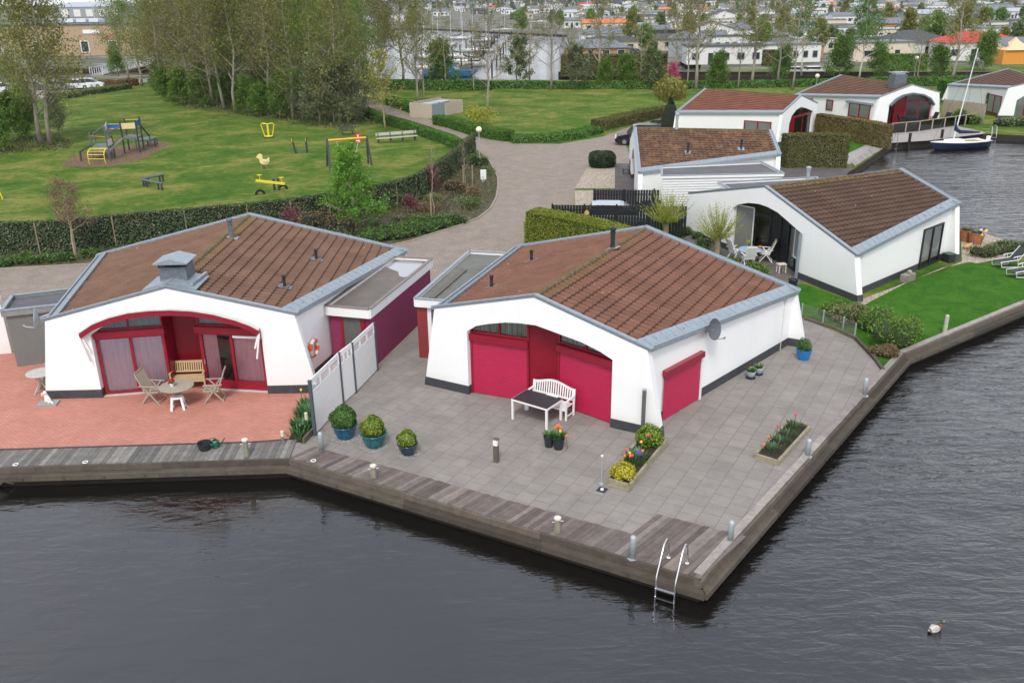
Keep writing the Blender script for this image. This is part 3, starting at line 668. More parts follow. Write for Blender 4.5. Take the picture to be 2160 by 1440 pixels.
            b.add(vs, fs if sg > 0 else [q[::-1] for q in fs])
            vs = [(A[0]+sg*.014, A[1], -.02), (B[0]+sg*.014, B[1], -.02), (B[0]+sg*.014, B[1], plz), (A[0]+sg*.014, A[1], plz), (A[0]-I*.3, A[1], -.02), (B[0]-I*.3, B[1], -.02), (B[0]-I*.3, B[1], plz), (A[0]-I*.3, A[1], plz)]
            pl.add(vs, [(0, 1, 2, 3), (7, 6, 5, 4), (3, 2, 6, 7), (1, 0, 4, 5)] if sg > 0 else [(3, 2, 1, 0), (4, 5, 6, 7), (7, 6, 2, 3), (5, 4, 0, 1)])
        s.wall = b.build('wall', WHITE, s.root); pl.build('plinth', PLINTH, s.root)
    def vent(s, u, v, h=.55, r=.055, cap=True, name='roof_vent', col=None):
        x, y, z = s.rp(u, v); b = MB(); m = col or CHAR
        b.lathe([(r, -.1), (r, h*.72), (r*1.25, h*.74), (r*1.25, h*.8), (r*.9, h*.82), (r*1.5, h*.9), (r*1.4, h), (.01, h*1.04)], 12, (x, y, z))
        o = b.build(name, m, s.root); g = MB(); g.box((x, y, z+.06), (.5, .42, .02), tilt=(0, .26 if x > 0 else -.26)); g.build('flashing', ZINC2 if h < .7 else ZINC, o)
    def downpipe(s, j, y=.5):
        sg = -1 if j == 0 else 1; t = y/s.D; x = s.f[j][0]*(1-t)+s.b[j][0]*t-sg*.05; z = s.f[j][1]*(1-t)+s.b[j][1]*t-.08; b = MB()
        b.tube([(x+sg*.03, y, z), (x+sg*.0, y, z-.3), (x+sg*.0, y, .02)], .035, 8); b.box((x+sg*.02, y, z-.05), (.14, .16, .16)); b.build('downpipe', mat('pipe_grey', (.6, .6, .58), .5, .1), s.root)
def arch(H, pts): return [H.fp(*p) for p in pts]
def feet(a): return [(a[0][0], -.02)]+a+[(a[-1][0], -.02)]
# ================================================================== house A (left)
HA = House('A', -11.39, 27.79, .02, 'bungalow', 'white bungalow with brown roof, boxy zinc chimney and lilac curtains behind a red patio',
           px=dict(FL=(95, 680), FA=(350, 611), FR=(621, 667), BA=(527.5, 456), BL=(211, 541), BR=(855, 531)), dims=(4.2, 3.95, 6.9, 6.8, 10.7))
aA = arch(HA, [(216, 834), (187, 707), (225, 683), (262, 669), (310, 662), (360, 660), (415, 664), (470, 674), (515, 685), (545, 698), (566, 826)])
jl = aA[0][0]; jr = aA[-1][0]; aA = [(jl, -.02), (jl, aA[1][1])]+aA[2:-2]+[(jr, aA[-2][1]), (jr, -.02)]
HA.walls(aA); HA.roof()
A0 = (jl, .27); A1 = HA.gp(366, 821); A2 = HA.gp(437, 817); A3 = (jr, .27)
L1 = math.dist(A0, A1); L3 = math.dist(A2, A3); L2 = math.dist(A1, A2)
window(HA.root, A0, A1, 0.02, L1, .03, 2.14, RED, 2, CURT, .09)
window(HA.root, A0, A1, 0.02, L1, 2.36, 3.05, RED, 2, mat('frosted_film', (.33, .38, .38), .3, .05), .05, name='transom_window')
b = MB(); fbox(b, A0, A1, .02, L1+.05, 2.14, 2.36, .0, .22); b.build('shutter_box', RED, HA.root)
window(HA.root, A2, A3, .02, L3-.02, .03, 2.14, RED, 2, None, .10, heavy=.22, name='sliding_door', curts=[None, CURTR])
b = MB(); e = (Vector(A3)-Vector(A2)).normalized(); n = Vector((e.y, -e.x)); vs = []
for j in range(31): s_ = .1+L3*.22*j/30; p = Vector(A2)+e*s_+n*(-.05+.015*math.sin(j*1.7)); vs += [(p.x, p.y, .3), (p.x, p.y, 2.1)]
b.add(vs, [(2*j, 2*j+2, 2*j+3, 2*j+1) for j in range(30)]); b.build('curtain', CURTR, HA.root)
b = MB(); fbox(b, A2, A3, L3*.54, L3*.97, 1.98, 2.06, .02, .12); b.build('blind_cassette', WHITEP, HA.root)
window(HA.root, A2, A3, 0.02, L3-.02, 2.36, 3.05, RED, 2, mat('frosted_film', (.33, .38, .38)), .05, name='transom_window')
b = MB(); fbox(b, A2, A3, -.05, L3-.02, 2.14, 2.36, .0, .22); b.build('shutter_box', RED, HA.root)
D1 = (A1[0]+.05, A1[1]+.75); D2 = (A2[0]-.05, A2[1]+.75); b = MB(); fbox(b, D1, D2, -.1, L2, .0, 3.4, -.06, .04); fbox(b, A1, D1, 0, .76, 0, 3.3, -.04, .03); fbox(b, D2, A2, 0, .76, 0, 3.3, -.04, .03); b.build('door_panel', REDP, HA.root)
b = MB(); fbox(b, A2, A3, .10, .13, .95, 1.15, .07, .12); b.build('door_handle', STEEL, HA.root)
for P, Q, LL in ((A0, A1, L1), (A2, A3, L3)):
    b = MB(); fbox(b, P, Q, -.02, LL+.05, -.0, .03, 0, .2); b.build('door_sill', mat('pale_sill', (.5, .48, .45), .7, .1), HA.root)
# curved awning cassette over the arch with its side arms
ap = [HA.fp(*p) for p in [(172, 704), (200, 685), (235, 671), (275, 661), (320, 656), (365, 654.5), (410, 657), (455, 664), (500, 676), (530, 687), (549, 697)]]
b = MB(); q = MB(); cr = lambda d_: [(x, z+d_) for x, z in ap]
b.slab(cr(-.12)+cr(.07)[::-1], -.20, -.003); q.slab(cr(.074)+cr(.115)[::-1], -.22, -.002)
aw = b.build('awning_cassette', RED, HA.root); q.build('awning_cover', mat('pale_trim', (.55, .55, .5), .6, .1), aw)
for (x, z), sg in ((ap[0], 1), (ap[-1], -1)):
    m_ = MB(); m_.beam((x, -.18, z-.05), (x+sg*.18, -.16, z-.95), .05, .07); m_.beam((x+sg*.05, -.12, z-.1), (x+sg*.22, -.1, z-.6), .05, .06); m_.build('awning_arm', WHITEP, aw)
for u, v, h in ((668, 551, .48), (601, 608, .48)): HA.vent(u, v, h)
HA.vent(489, 504, .82, .085, name='flue_pipe', col=ZINC2)
# chimney
cx, cy, cz = HA.f[1][0]*.9+HA.b[1][0]*.1, 1.15, HA.zA-.14
b = MB(); b.box((cx+.02, cy, cz+.22), (.90, .85, .85)); b.box((cx, cy, cz+.66), (.96, .9, .04)); ch = b.build('chimney', ZINC2, HA.root)
b = MB(); hw, hd = .58, .56; z0 = cz+.84; zr = cz+1.0
b.add([(cx-hw, cy-hd, z0), (cx+hw, cy-hd, z0), (cx+hw, cy+hd, z0), (cx-hw, cy+hd, z0), (cx, cy-hd, zr), (cx, cy+hd, zr), (cx-hw, cy-hd, z0-.03), (cx+hw, cy-hd, z0-.03), (cx+hw, cy+hd, z0-.03), (cx-hw, cy+hd, z0-.03)],
      [(0, 4, 5, 3), (1, 2, 5, 4), (0, 1, 4), (2, 3, 5), (6, 9, 8, 7), (0, 6, 7, 1), (1, 7, 8, 2), (2, 8, 9, 3), (3, 9, 6, 0)]); b.build('chimney_hood', ZINC, ch)
for i in (-1, 1):
    for j in (-1, 1): b = MB(); b.box((cx+i*.42, cy+j*.40, cz+.75), (.04, .04, .18)); b.build('hood_post', CHAR, ch)
b = MB(); b.lathe([(.16, .68), (.16, .76)], 12, (cx, cy, cz), capt=True); b.build('flue_mouth', CHAR, ch)
b = MB(); b.box((cx-.40, cy-.25, cz+.20), (.95, 1.5, .05), tilt=(0, -.26)); b.box((cx+.46, cy-.25, cz+.19), (.95, 1.5, .05), tilt=(0, .26)); b.beam((cx+.72, cy-.8, cz+.20), (cx+.80, cy+.6, cz+.18), .10, .08); b.build('flashing', ZINC, ch)
HA.downpipe(0, 1.0)
# ================================================================== house B (centre)
HB = House('B', .68, 26.31, -.52, 'bungalow', 'white bungalow with red-brown roof and crimson roller shutters on the slab patio',
           px=dict(FL=(916, 654), FA=(1126, 630), FR=(1366, 742), BA=(1364, 483), BL=(1090, 524), BR=(1682, 615)), dims=(3.83, 3.98, 6.3, 6.12, 9.63))
aB = arch(HB, [(989, 828), (980, 698), (1004, 687.5), (1030, 683), (1066, 680), (1095, 681.5), (1130, 686), (1160, 697), (1192, 709), (1225, 721), (1265, 741), (1287.5, 758), (1288, 893)])
jl = aB[0][0]; jr = aB[-1][0]; aB = [(jl, -.02), (jl, aB[1][1])]+aB[2:-2]+[(jr, aB[-2][1]), (jr, -.02)]
HB.walls(aB); HB.roof()
B0 = (jl, .27); B1 = HB.gp(1118, 846); B2 = HB.gp(1180, 852); B3 = (jr, .27)
L1 = math.dist(B0, B1); L3 = math.dist(B2, B3); L2 = math.dist(B1, B2)
BLIND = mat('vertical_blinds', (.42, .42, .38), .7, .5, 2, stretch=(9, 9, .05))
for P, Q, LL in ((B0, B1, L1), (B2, B3, L3)):
    slats(HB.root, P, Q, .06, LL-.06, .02, 1.98, MAG, .06)
    for q_ in (0, LL-.07): b = MB(); fbox(b, P, Q, q_, q_+.07, 0, 2.0, .0, .10); b.build('shutter_rail', RED, HB.root)
    b = MB(); fbox(b, P, Q, -.0, LL, 1.98, 2.2, .0, .2); b.build('shutter_box', RED, HB.root)
    window(HB.root, P, Q, .0, LL, 2.22, min(3.25, HB.zroof(*P)-.1, HB.zroof(*Q)-.1), RED, 2, BLIND, .06, name='transom_window')
b = MB(); fbox(b, B1, B2, 0, L2, 0, 3.4, -.05, .03); b.build('door_panel', REDP, HB.root)
# shuttered window in the right-hand wall
SA, SB = HB.side['R']; sA = HB.wp(SA, SB, 1399, 880)[0]; sB = HB.wp(SA, SB, 1470, 841)[0]; zt = HB.wp(SA, SB, 1470, 742)[1]
slats(HB.root, SA, SB, sA-.15, sB, .02, zt-.2, MAG, .05)
b = MB(); fbox(b, SA, SB, sA-.2, sB+.04, zt-.2, zt-.01, .015, .18); b.build('shutter_box', RED, HB.root)
b = MB(); fbox(b, SA, SB, sB, sB+.09, 0, zt-.2, .015, .10); b.build('shutter_rail', WHITEP, HB.root)
for u, v in ((1121, 553), (1037, 608)): HB.vent(u, v, .48)
HB.vent(1292, 528, .85, .085, name='flue_pipe')
HB.downpipe(2, HB.D-.9)
# ================================================================== house C (right)
HC = House('C', 12.44, 43.1, -1.18, 'bungalow', 'white bungalow with dark brown roof and black arched recess beside the bright lawn',
           px=dict(FL=(1454, 411), FA=(1612, 397), FR=(1802, 540), BA=(1901, 360), BR=(2024, 432)), dims=(6.28, 6.62, 3.95, 4.0, 8.93))
aC = arch(HC, [(1539, 523), (1539, 437), (1557, 431), (1578, 428), (1600, 430), (1618, 436), (1640, 448), (1662, 467), (1684, 491), (1682, 590)])
jl = aC[0][0]; jr = aC[-1][0]; aC = [(jl, -.02), (jl, aC[1][1])]+aC[2:-2]+[(jr, aC[-2][1]), (jr, -.02)]
HC.walls(aC); HC.roof()
xm = (jl+jr)/2; wv_ = jr-jl
C0 = (jl, .27); C1 = (jl+wv_*.36, 1.0); C2 = (jl+wv_*.62, 1.0); C3 = (jr, .27)
b = MB(); fbox(b, C1, C2, 0, math.dist(C1, C2), 0, 3.5, -.06, .02)
for s_ in (0, .8, 1.7): fbox(b, C1, C2, s_, s_+.05, 0, 3.5, .02, .06)
b.build('panel_wall', BLACKP, HC.root)
for P, Q in ((C0, C1), (C2, C3)):
    zc = min(HC.zroof(*P), HC.zroof(*Q))-.1; LL = math.dist(P, Q); window(HC.root, P, Q, 0, LL, .02, min(2.15, zc-.3), BLACKP, 2, None, .09, name='window', curts=[CURTW, None])
    window(HC.root, P, Q, 0, LL, min(2.15, zc-.3), zc, BLACKP, 2, None, .08, name='transom_window')
for P, Q, s0, s1 in ((C0, C1, .02, 1.15), (C2, C3, math.dist(C2, C3)-1.1, math.dist(C2, C3)-.02)):
    b = MB(); fbox(b, P, Q, s0, s0+.05, .75 if s0 > 1 else .05, 2.5, .1, .15); fbox(b, P, Q, s1-.05, s1, .75 if s0 > 1 else .05, 2.5, .1, .15); fbox(b, P, Q, s0, s1, 2.45, 2.5, .1, .15); fbox(b, P, Q, s0, s1, .75 if s0 > 1 else .05, .82 if s0 > 1 else .12, .1, .15)
    o = b.build('screen_frame', WHITEP, HC.root); b = MB(); fbox(b, P, Q, s0+.05, s1-.05, .82 if s0 > 1 else .1, 2.45, .12, .13); b.build('insect_screen', mat('screen_mesh', (.18, .18, .17), .7, .1), o)
SA, SB = HC.side['R']; s0 = HC.wp(SA, SB, 1935, 568)[0]; s1 = HC.wp(SA, SB, 1977, 545)[0]; zt = HC.wp(SA, SB, 1990, 468)[1]
window(HC.root, SA, SB, s0, s1, .04, min(2.2, zt), BLACKP, 2, CURTW, .08, d=.015, name='patio_door', curts=[None, CURTW])
b = MB(); p0 = HC.gp(1686, 600); b.box((jr+.02, -.12, 1.1), (.06, .14, 2.2)); b.build('wind_screen', mat('blue_grey_panel', (.2, .25, .29), .5), HC.root)
for u, v in ((1629, 391), (1742, 378)): HC.vent(u, v, .5)
HC.vent(1703, 385, .8, .09, name='flue_pipe', col=GALV); HC.downpipe(2, .6)
# ================================================================== houses D, E, F, G
HD = House('D', 8.79, 62.93, -1.66, 'bungalow', 'bungalow seen along its lichen-orange roof, behind the flat-roofed white annex', px=dict(FA=(1337, 272), FR=(1346, 365), BA=(1627, 277), BR=(1647, 328)), dims=(6.3, 6.62, 3.95, 4.02, 9.39), res=.06)
HD.walls([(-2.4, -.02), (-2.4, 1.5), (-1.5, 2.2), (0, 2.6), (1.5, 2.2), (2.4, 1.5), (2.4, -.02)]); HD.roof()
window(HD.root, (-2.5, .27), (2.5, .27), 0, 5, .02, 2.7, RED, 4, None, .1, name='window')
for u, v in ((1451, 325), (1563, 316)): HD.vent(u, v, .7, .07)
HD.vent(1427, 276, 1.2, .1, name='flue_pipe', col=GALV)
HE = House('E', 26.72, 82.65, .88, 'bungalow', 'white bungalow with rust-red roof and tall red arched window at its right end', px=dict(FL=(1652, 240), FA=(1691, 204), FR=(1724, 220), BL=(1425, 239), BA=(1487, 189)), dims=(4.02, 3.94, 5.67, 6.3, 9.77), res=.1)
aE = arch(HE, [(1662, 290), (1665, 262), (1670, 245), (1680, 232), (1690, 226), (1700, 228), (1711, 236), (1710, 286)])
jl, jr = aE[0][0], aE[-1][0]; aE = [(jl, -.02), (jl, aE[1][1])]+aE[2:-2]+[(jr, aE[-2][1]), (jr, -.02)]
HE.walls(aE); HE.roof(); q0, q1 = (jl-.1, .27), (jr+.1, .27); LL = jr-jl+.2
window(HE.root, q0, q1, LL*.3, LL, .02, 2.1, RED, 2, None, .1, name='window'); window(HE.root, q0, q1, 0, LL, 2.1, 3.5, RED, 2, None, .1, name='transom_window')
b = MB(); fbox(b, q0, q1, 0, LL*.3, 0, 2.1, -.03, .05); b.build('door_panel', REDP, HE.root)
SA, SB = HE.side['L']; s0 = HE.wp(SA, SB, 1569, 270)[0]; s1 = HE.wp(SA, SB, 1627, 270)[0]
window(HE.root, SA, SB, s0, s1, .9, 1.95, RED, 2, None, .09, d=.015, curts=[CURTW, None], name='window')
HF = House('F', 40.53, 91.46, .35, 'bungalow', 'white bungalow with umber roof and zinc chimney behind the waterside terrace', px=dict(FL=(1856, 207), FA=(1925, 181), FR=(1982, 197), BL=(1675, 202), BA=(1774, 160)), dims=(3.91, 3.72, 6.08, 6.3, 10.63), res=.1)
aF = arch(HF, [(1872, 262), (1876, 222), (1890, 208), (1905, 200), (1925, 196), (1945, 199), (1960, 207), (1968, 220), (1952, 258)])
jl, jr = aF[1][0], aF[-2][0]; aF = [(jl, -.02), (jl, aF[1][1])]+aF[2:-2]+[(jr, aF[-2][1]), (jr, -.02)]
HF.walls(aF); HF.roof(); w_ = jr-jl; F0, F1, F2, F3 = (jl, .27), (jl+w_*.3, 1.1), (jl+w_*.55, 1.1), (jr, .27)
b = MB(); fbox(b, F1, F2, 0, math.dist(F1, F2), 0, 3.4, -.05, .02); b.build('door_panel', REDP, HF.root)
for P, Q in ((F0, F1), (F2, F3)): window(HF.root, P, Q, 0, math.dist(P, Q), .02, 2.2, RED, 2, None, .1); window(HF.root, P, Q, 0, math.dist(P, Q), 2.2, 3.4, RED, 1, None, .08, name='transom_window')
b = MB(); aw_ = [p for p in aF[1:-1]]
for i in range(len(aw_)-1): b.beam((aw_[i][0], -.14, aw_[i][1]-.05), (aw_[i+1][0], -.14, aw_[i+1][1]-.05), .3, .16)
b.build('awning_cassette', ZINC2, HF.root)
SA, SB = HF.side['L']; s0 = HF.wp(SA, SB, 1790, 235)[0]; s1 = HF.wp(SA, SB, 1836, 235)[0]
window(HF.root, SA, SB, s0, s1, .6, 2.0, RED, 2, None, .1, d=.015, curts=[CURTW, None]); b = MB(); fbox(b, SA, SB, s0-.3, s1+.3, 2.0, 2.2, .02, .3); b.build('shutter_box', ZINC, HF.root)
s0 = HF.wp(SA, SB, 1743, 225)[0]; window(HF.root, SA, SB, s0, s0+1.0, .9, 2.0, RED, 1, CURTW, .1, d=.015)
x, y, z = HF.f[1][0]-.5, 1.6, HF.zA; b = MB(); b.box((x, y, z+.35), (1.5, .95, 1.3)); ch = b.build('chimney', ZINC2, HF.root); b = MB(); b.box((x, y, z+1.2), (1.7, 1.1, .06)); b.build('chimney_hood', ZINC, ch); b = MB(); b.box((x, y, z+1.08), (1.1, .7, .2)); b.build('chimney_pots', WHITEP, ch)
HG = House('G', 54.79, 94.0, -.24, 'bungalow', 'white bungalow with dusky roof cut off by the right edge beyond the canal', px=dict(FL=(2127, 187), BL=(2000, 180), BA=(2127, 147)), dims=(3.6, 3.95, 6.13, 6.3, 11.88), res=.1)
HG.walls([(-1.9, -.02), (-1.9, 1.9), (-1.1, 2.45), (0, 2.75), (1.2, 2.45), (2, 1.9), (2, -.02)]); HG.roof()
window(HG.root, (-2, .27), (2.1, .27), 0, 4.1, .02, 2.8, RED, 4, CURTW, .1)
SA, SB = HG.side['L']; s0 = HG.wp(SA, SB, 2080, 230)[0]; s1 = HG.wp(SA, SB, 2110, 230)[0]; window(HG.root, SA, SB, s0, s1, .05, 2.15, RED, 2, mat('grey_curtain', (.16, .17, .17)), .1, d=.015, name='patio_door')
# ================================================================== flat-roofed annexes
ROOFBR = mat('brown_roofing_felt', (.12, .098, .082), .6, .18, 1.6, bump=.3, bscale=90, dirt=(.17, .14, .12), dscale=.9)
ROOFGR = mat('grey_roofing_felt', (.145, .145, .125), .85, .16, 2.2, bump=.3, bscale=90, dirt=(.10, .10, .085), dscale=.8)
ROOFBL = mat('slate_roofing_felt', (.10, .10, .105), .8, .12, 1.2, dirt=(.13, .13, .13), dscale=.5)
def annex(name, label, C, h, wall, roofm, fascm=WHITEP, fh=.28, cat='annex', par=.10, inset=.18, plz=0):
    'C: four roof corners in world xy, front-left first, then front-right, back-right, back-left'
    C = [Vector(c) for c in C]; o = C[0]; r = T(name, label, cat, (o.x, o.y, 0)); P = [(c-o) for c in C]
    cen = sum(P, Vector((0, 0)))/4; I = [p+(cen-p).normalized()*inset for p in P]
    b = MB(); b.prism([tuple(p) for p in I], 0, h-par-.05); b.build('wall', wall, r)
    b = MB()
    for i in range(4):
        a, c = P[i], P[(i+1) % 4]; b.beam((*a, h-fh/2), (*c, h-fh/2), .09, fh)
    b.build('fascia', fascm, r)
    b = MB()
    for i in range(4):
        a, c = P[i], P[(i+1) % 4]; a2, c2 = a+(cen-a).normalized()*.06, c+(cen-c).normalized()*.06; b.beam((*a, h+.02), (*c, h+.02), .13, .04)
    b.build('roof_edge', ZINC if roofm != ROOFBR else mat('brown_edge', (.2, .17, .15), .6), r)
    b = MB(); b.prism([tuple(p+(cen-p).normalized()*.05) for p in P], h-par-.04, h-par); b.build('roof', roofm, r)
    return r, P, I
h = topz(789, 779, 779, 653)
C = [V2(686, 645, h), V2(779, 653, h), V2(911, 546, h), V2(832, 542, h)]
rA, PA, IA = annex('shed_annex', 'flat-roofed annex with plum-purple walls and white fascia, puddle on its roof', C, h, PURPLE, ROOFBR, fh=.34)
o2 = C[0]
def lc(u, v, z): p = V2(u, v, z)-o2; return (p.x, p.y)
pud = [(818, 556), (845, 550), (890, 553), (895, 558), (884, 570), (868, 580), (852, 585), (842, 582), (840, 573), (826, 568), (815, 563), (812, 559)]
b = MB(); zz = h-.094; pp = [lc(u, v, zz) for u, v in pud]; b.add([(*p, zz) for p in pp], [tuple(range(len(pp)-1, -1, -1))] if sum(pp[i][0]*pp[(i+1) % len(pp)][1]-pp[(i+1) % len(pp)][0]*pp[i][1] for i in range(len(pp))) < 0 else [tuple(range(len(pp)))])
N = NT('puddle'); N.bsdf((.30, .30, .32), .12, spec=.9); PUD = N.m; b.build('puddle', PUD, rA)
wA, wB = IA[0], IA[1]; Wd = (wB-wA).length
b = MB(); fbox(b, wA, wB, Wd*.26, Wd*.33, 0, 2.15, .0, .04); fbox(b, wA, wB, Wd*.75, Wd*.86, 0, 2.15, .0, .04); fbox(b, wA, wB, Wd*.26, Wd*.86, 2.15, 2.25, .0, .04); fbox(b, wA, wB, Wd*.33, Wd*.75, 0, .5, .0, .03); d_ = b.build('door', RED, rA)
b = MB(); fbox(b, wA, wB, Wd*.33, Wd*.75, .5, 2.15, .0, .02); b.build('door_glass', mat('smoked_glass', (.12, .12, .11), .12, .1), d_)
h = topz(889, 756, 876, 630); HBan = h
P1, P2 = V2(875, 630, h), V2(990, 530, h); dF = Vector((math.cos(-.52), math.sin(-.52)))
fw_ = V2(1062, 534, h)-P2
C = [P1, P1+fw_.normalized()*2.35, P2+fw_.normalized()*2.35, P2]
rB, PB, IB = annex('shed_annex', 'flat grey-felt annex with white fascia and dark red post wedged beside the shuttered bungalow', C, h, WHITE, ROOFGR, fh=.30)
b = MB(); b.beam((*(PB[0].lerp(PB[1], .22)+(PB[3]-PB[0])*.06), h-.06), (*(PB[0].lerp(PB[1], .25)+(PB[3]-PB[0])*.62), h-.06), .22, .05); b.build('felt_strip', mat('worn_felt', (.12, .105, .09), .8, .2), rB)
W0, W1_ = IB[0], IB[1]; Wd = (W1_-W0).length
b = MB(); fbox(b, W0, W1_, -.05, .33, 0, h-.3, .0, .06); b.build('red_panel', mat('dull_red', (.235, .03, .03), .5, .08), rB)
b = MB(); fbox(b, W0, W1_, .36, .5, 0, 2.2, .0, .05); fbox(b, W0, W1_, .36, 1.6, 2.1, 2.25, .0, .05); d_ = b.build('door', WHITEP, rB); b = MB(); fbox(b, W0, W1_, .5, 1.4, .6, 2.1, .0, .03); b.build('door_glass', mat('smoked_glass', (.12, .12, .11)), d_)
h = topz(36, 775, 3, 656)
C = [V2(3, 656, h), V2(170, 638, h), V2(180, 606, h), V2(26, 624, h)]
annex('garden_shed', 'grey flat-roofed shed tucked against the left side of the leftmost bungalow', C, h, mat('grey_cladding', (.16, .165, .155), .7, .06, 3), ROOFBL, fascm=mat('grey_fascia', (.22, .23, .22), .6), fh=.22, cat='shed', inset=.1)
p0, p1 = V2(-160, 756), V2(27, 743); h = 2.35; r = T('garden_wall', 'plain white wall at the left edge behind the grey shed', 'wall', (p0.x, p0.y, 0)); b = MB(); b.beam((0, 0, h/2), (*(p1-p0), h/2), .22, h); b.build('wall', WHITE, r); b = MB(); b.beam((0, 0, h+.03), (*(p1-p0), h+.03), .3, .06); b.build('coping', ZINC, r)
h = 2.75
C = [V2(1396, 371, h), V2(1653, 366, h), V2(1607, 342, h), V2(1396, 352, h)]
annex('shed_annex', 'long white clapboard annex with slate-grey flat roof below the lichen roof', C, h, mat('white_clapboard', (.76, .77, .76), .6, .03, 3), ROOFBL, fh=.16, inset=.08)
b = MB(); a, c = V2(1396, 371, h), V2(1653, 366, h)
for i in range(17): z = .15+i*.15; b.beam((a.x, a.y+.02, z), (c.x, c.y+.02, z), .045, .012)
o = b.build('clapboard_lap', mat('clapboard_shadow_gap', (.5, .5, .5), .7), bpy.data.objects['shed_annex.002']); o.location = (-a.x, -a.y, 0)
h = 2.8
C = [V2(1545, 401, h), V2(1735, 392, h), V2(1722, 374, h), V2(1515, 385, h)]
annex('shed_annex', 'low annex with zinc-edged skylight roof behind the dark brown roof', C, h, WHITE, ROOFBL, fh=.2, fascm=WHITEP)
# ------------------------------------------------------------------ near things
def P3(u, v, z=0.0): return at(u, v, z)
def hedg(a, b): return math.atan2(b[1]-a[1], b[0]-a[0])
# white privacy fence
bs = [P3(665, 918), P3(723.7, 852.5), P3(750.5, 829), P3(795.5, 781.5)]
r = T('privacy_fence', 'white slatted fence panels on grey posts dividing the red patio from the slab patio', 'fence', bs[0]); SLP = mat('slate_post', (.07, .085, .11), .45, .1)
for p in bs: b = MB(); q = p-bs[0]; b.box((q.x, q.y, .93), (.09, .09, 1.86), hedg(bs[0], bs[3])); b.box((q.x, q.y, 1.87), (.10, .10, .02), hedg(bs[0], bs[3])); b.build('post', SLP, r)
for i in range(3):
    a, c = bs[i]-bs[0], bs[i+1]-bs[0]; d = (c-a).normalized(); a = a+d*.05; c = c-d*.05; b = MB(); z = .06
    while z < 1.36: b.beam((a.x, a.y, z+.07), (c.x, c.y, z+.07), .035, .132); z += .14
    b.beam((a.x, a.y, .71), (c.x, c.y, .71), .02, 1.28)
    for k in range(4): b.beam((a.x, a.y, z+.02), (c.x, c.y, z+.02), .015, .03); z += .072
    b.beam((a.x, a.y, z+.06), (c.x, c.y, z+.06), .035, .15)
    for t in (0, .33, .66, 1): p = a.lerp(c, t); b.box((p.x, p.y, z-.1), (.05, .05, .34), hedg(a, c))
    b.build('panel', PLASTIC, r)
# ---- furniture prototypes
def recliner(name, label, m, loc, rz, group=None, cat='chair'):
    'high-back folding garden chair, facing +x'
    t = T(name, label, cat, loc, rz, group)
    b = MB()
    for i in range(7): b.box((-.18+i*.072, 0, .43+.004*i), (.06, .48, .02))
    for s in (-1, 1): b.beam((-.22, s*.25, .42), (.28, s*.25, .45), .03, .045)
    b.build('seat', m, t); b = MB()
    for i in range(8): y = -.21+i*.06; h = .74-.05*abs(i-3.5)/3.5*1.2; b.beam((-.20, y, .45), (-.20-.27*h/.72, y, .45+h*.93), .05, .018, up=(1, 0, 0))
    for s in (-1, 1): b.beam((-.18, s*.255, .42), (-.46, s*.255, 1.10), .035, .04, up=(1, 0, 0))
    b.beam((-.455, -.25, 1.10), (-.455, .25, 1.10), .03, .06); b.build('backrest', m, t)
    for s in (-1, 1):
        b = MB(); b.beam((-.36, s*.29, .66), (.26, s*.29, .67), .06, .025); b.build('armrest', m, t)
        b = MB(); b.beam((.30, s*.28, 0), (-.22, s*.28, .66), .03, .045); b.build('leg', m, t)
        b = MB(); b.beam((-.36, s*.25, 0), (.14, s*.25, .66), .03, .045); b.build('leg', m, t)
    b = MB(); b.beam((.25, -.28, .07), (.25, .28, .07), .03, .03); b.beam((-.33, -.25, .07), (-.33, .25, .07), .03, .03); b.build('stretcher', m, t); return t
def round_table(name, label, m, loc, rad, h=.74, rz=0):
    t = T(name, label, 'table', loc, rz); b = MB(); b.lathe([(rad*.97, h-.035), (rad, h-.02), (rad, h-.005), (rad*.98, h)], 32, capt=True)
    b.build('table_top', m, t)
    for a in (45, 135, 225, 315):
        b = MB(); c, s = math.cos(R(a)), math.sin(R(a)); b.beam((c*rad*.75, s*rad*.75, 0), (-c*rad*.05+s*.04, -s*rad*.05, h*.62), .035, .05); b.beam((c*rad*.06, s*rad*.06, h*.5), (c*rad*.62, s*rad*.62, h-.04), .035, .04); b.build('leg', m, t)
    b = MB(); b.box((0, 0, h-.06), (rad*1.5, .07, .04)); b.box((0, 0, h-.058), (.07, rad*1.5, .036)); b.build('frame', m, t); return t
tb = P3(372, 813, .74); tb.z = 0
round_table('garden_table', 'round weathered teak table with a red geranium, in front of the lilac curtains', TEAK, tb, .56, rz=.3)
recliner('garden_chair', 'weathered teak folding chair to the left of the geranium table', TEAK, P3(329, 846), R(-8), 'teak chairs round the geranium table')
recliner('garden_chair', 'weathered teak folding chair to the right of the geranium table', TEAK, P3(453, 843), R(188), 'teak chairs round the geranium table')
def potted(name, label, loc, r0, r1, h, potm, cat='flower pot', rim=.02, n=20):
    t = T(name, label, cat, loc); b = MB(); b.lathe([(r0, 0), (r0*.3+r1*.7, h*.55), (r1, h-.04), (r1+rim, h-.035), (r1+rim, h), (r1-.02, h), (r1-.035, h-.06)], n, capb=True); b.build('pot', potm, t, smooth=False)
    b = MB(); b.lathe([(r1-.02, h-.05), (.001, h-.045)], n, capb=False); b.build('soil', SOIL, t); return t
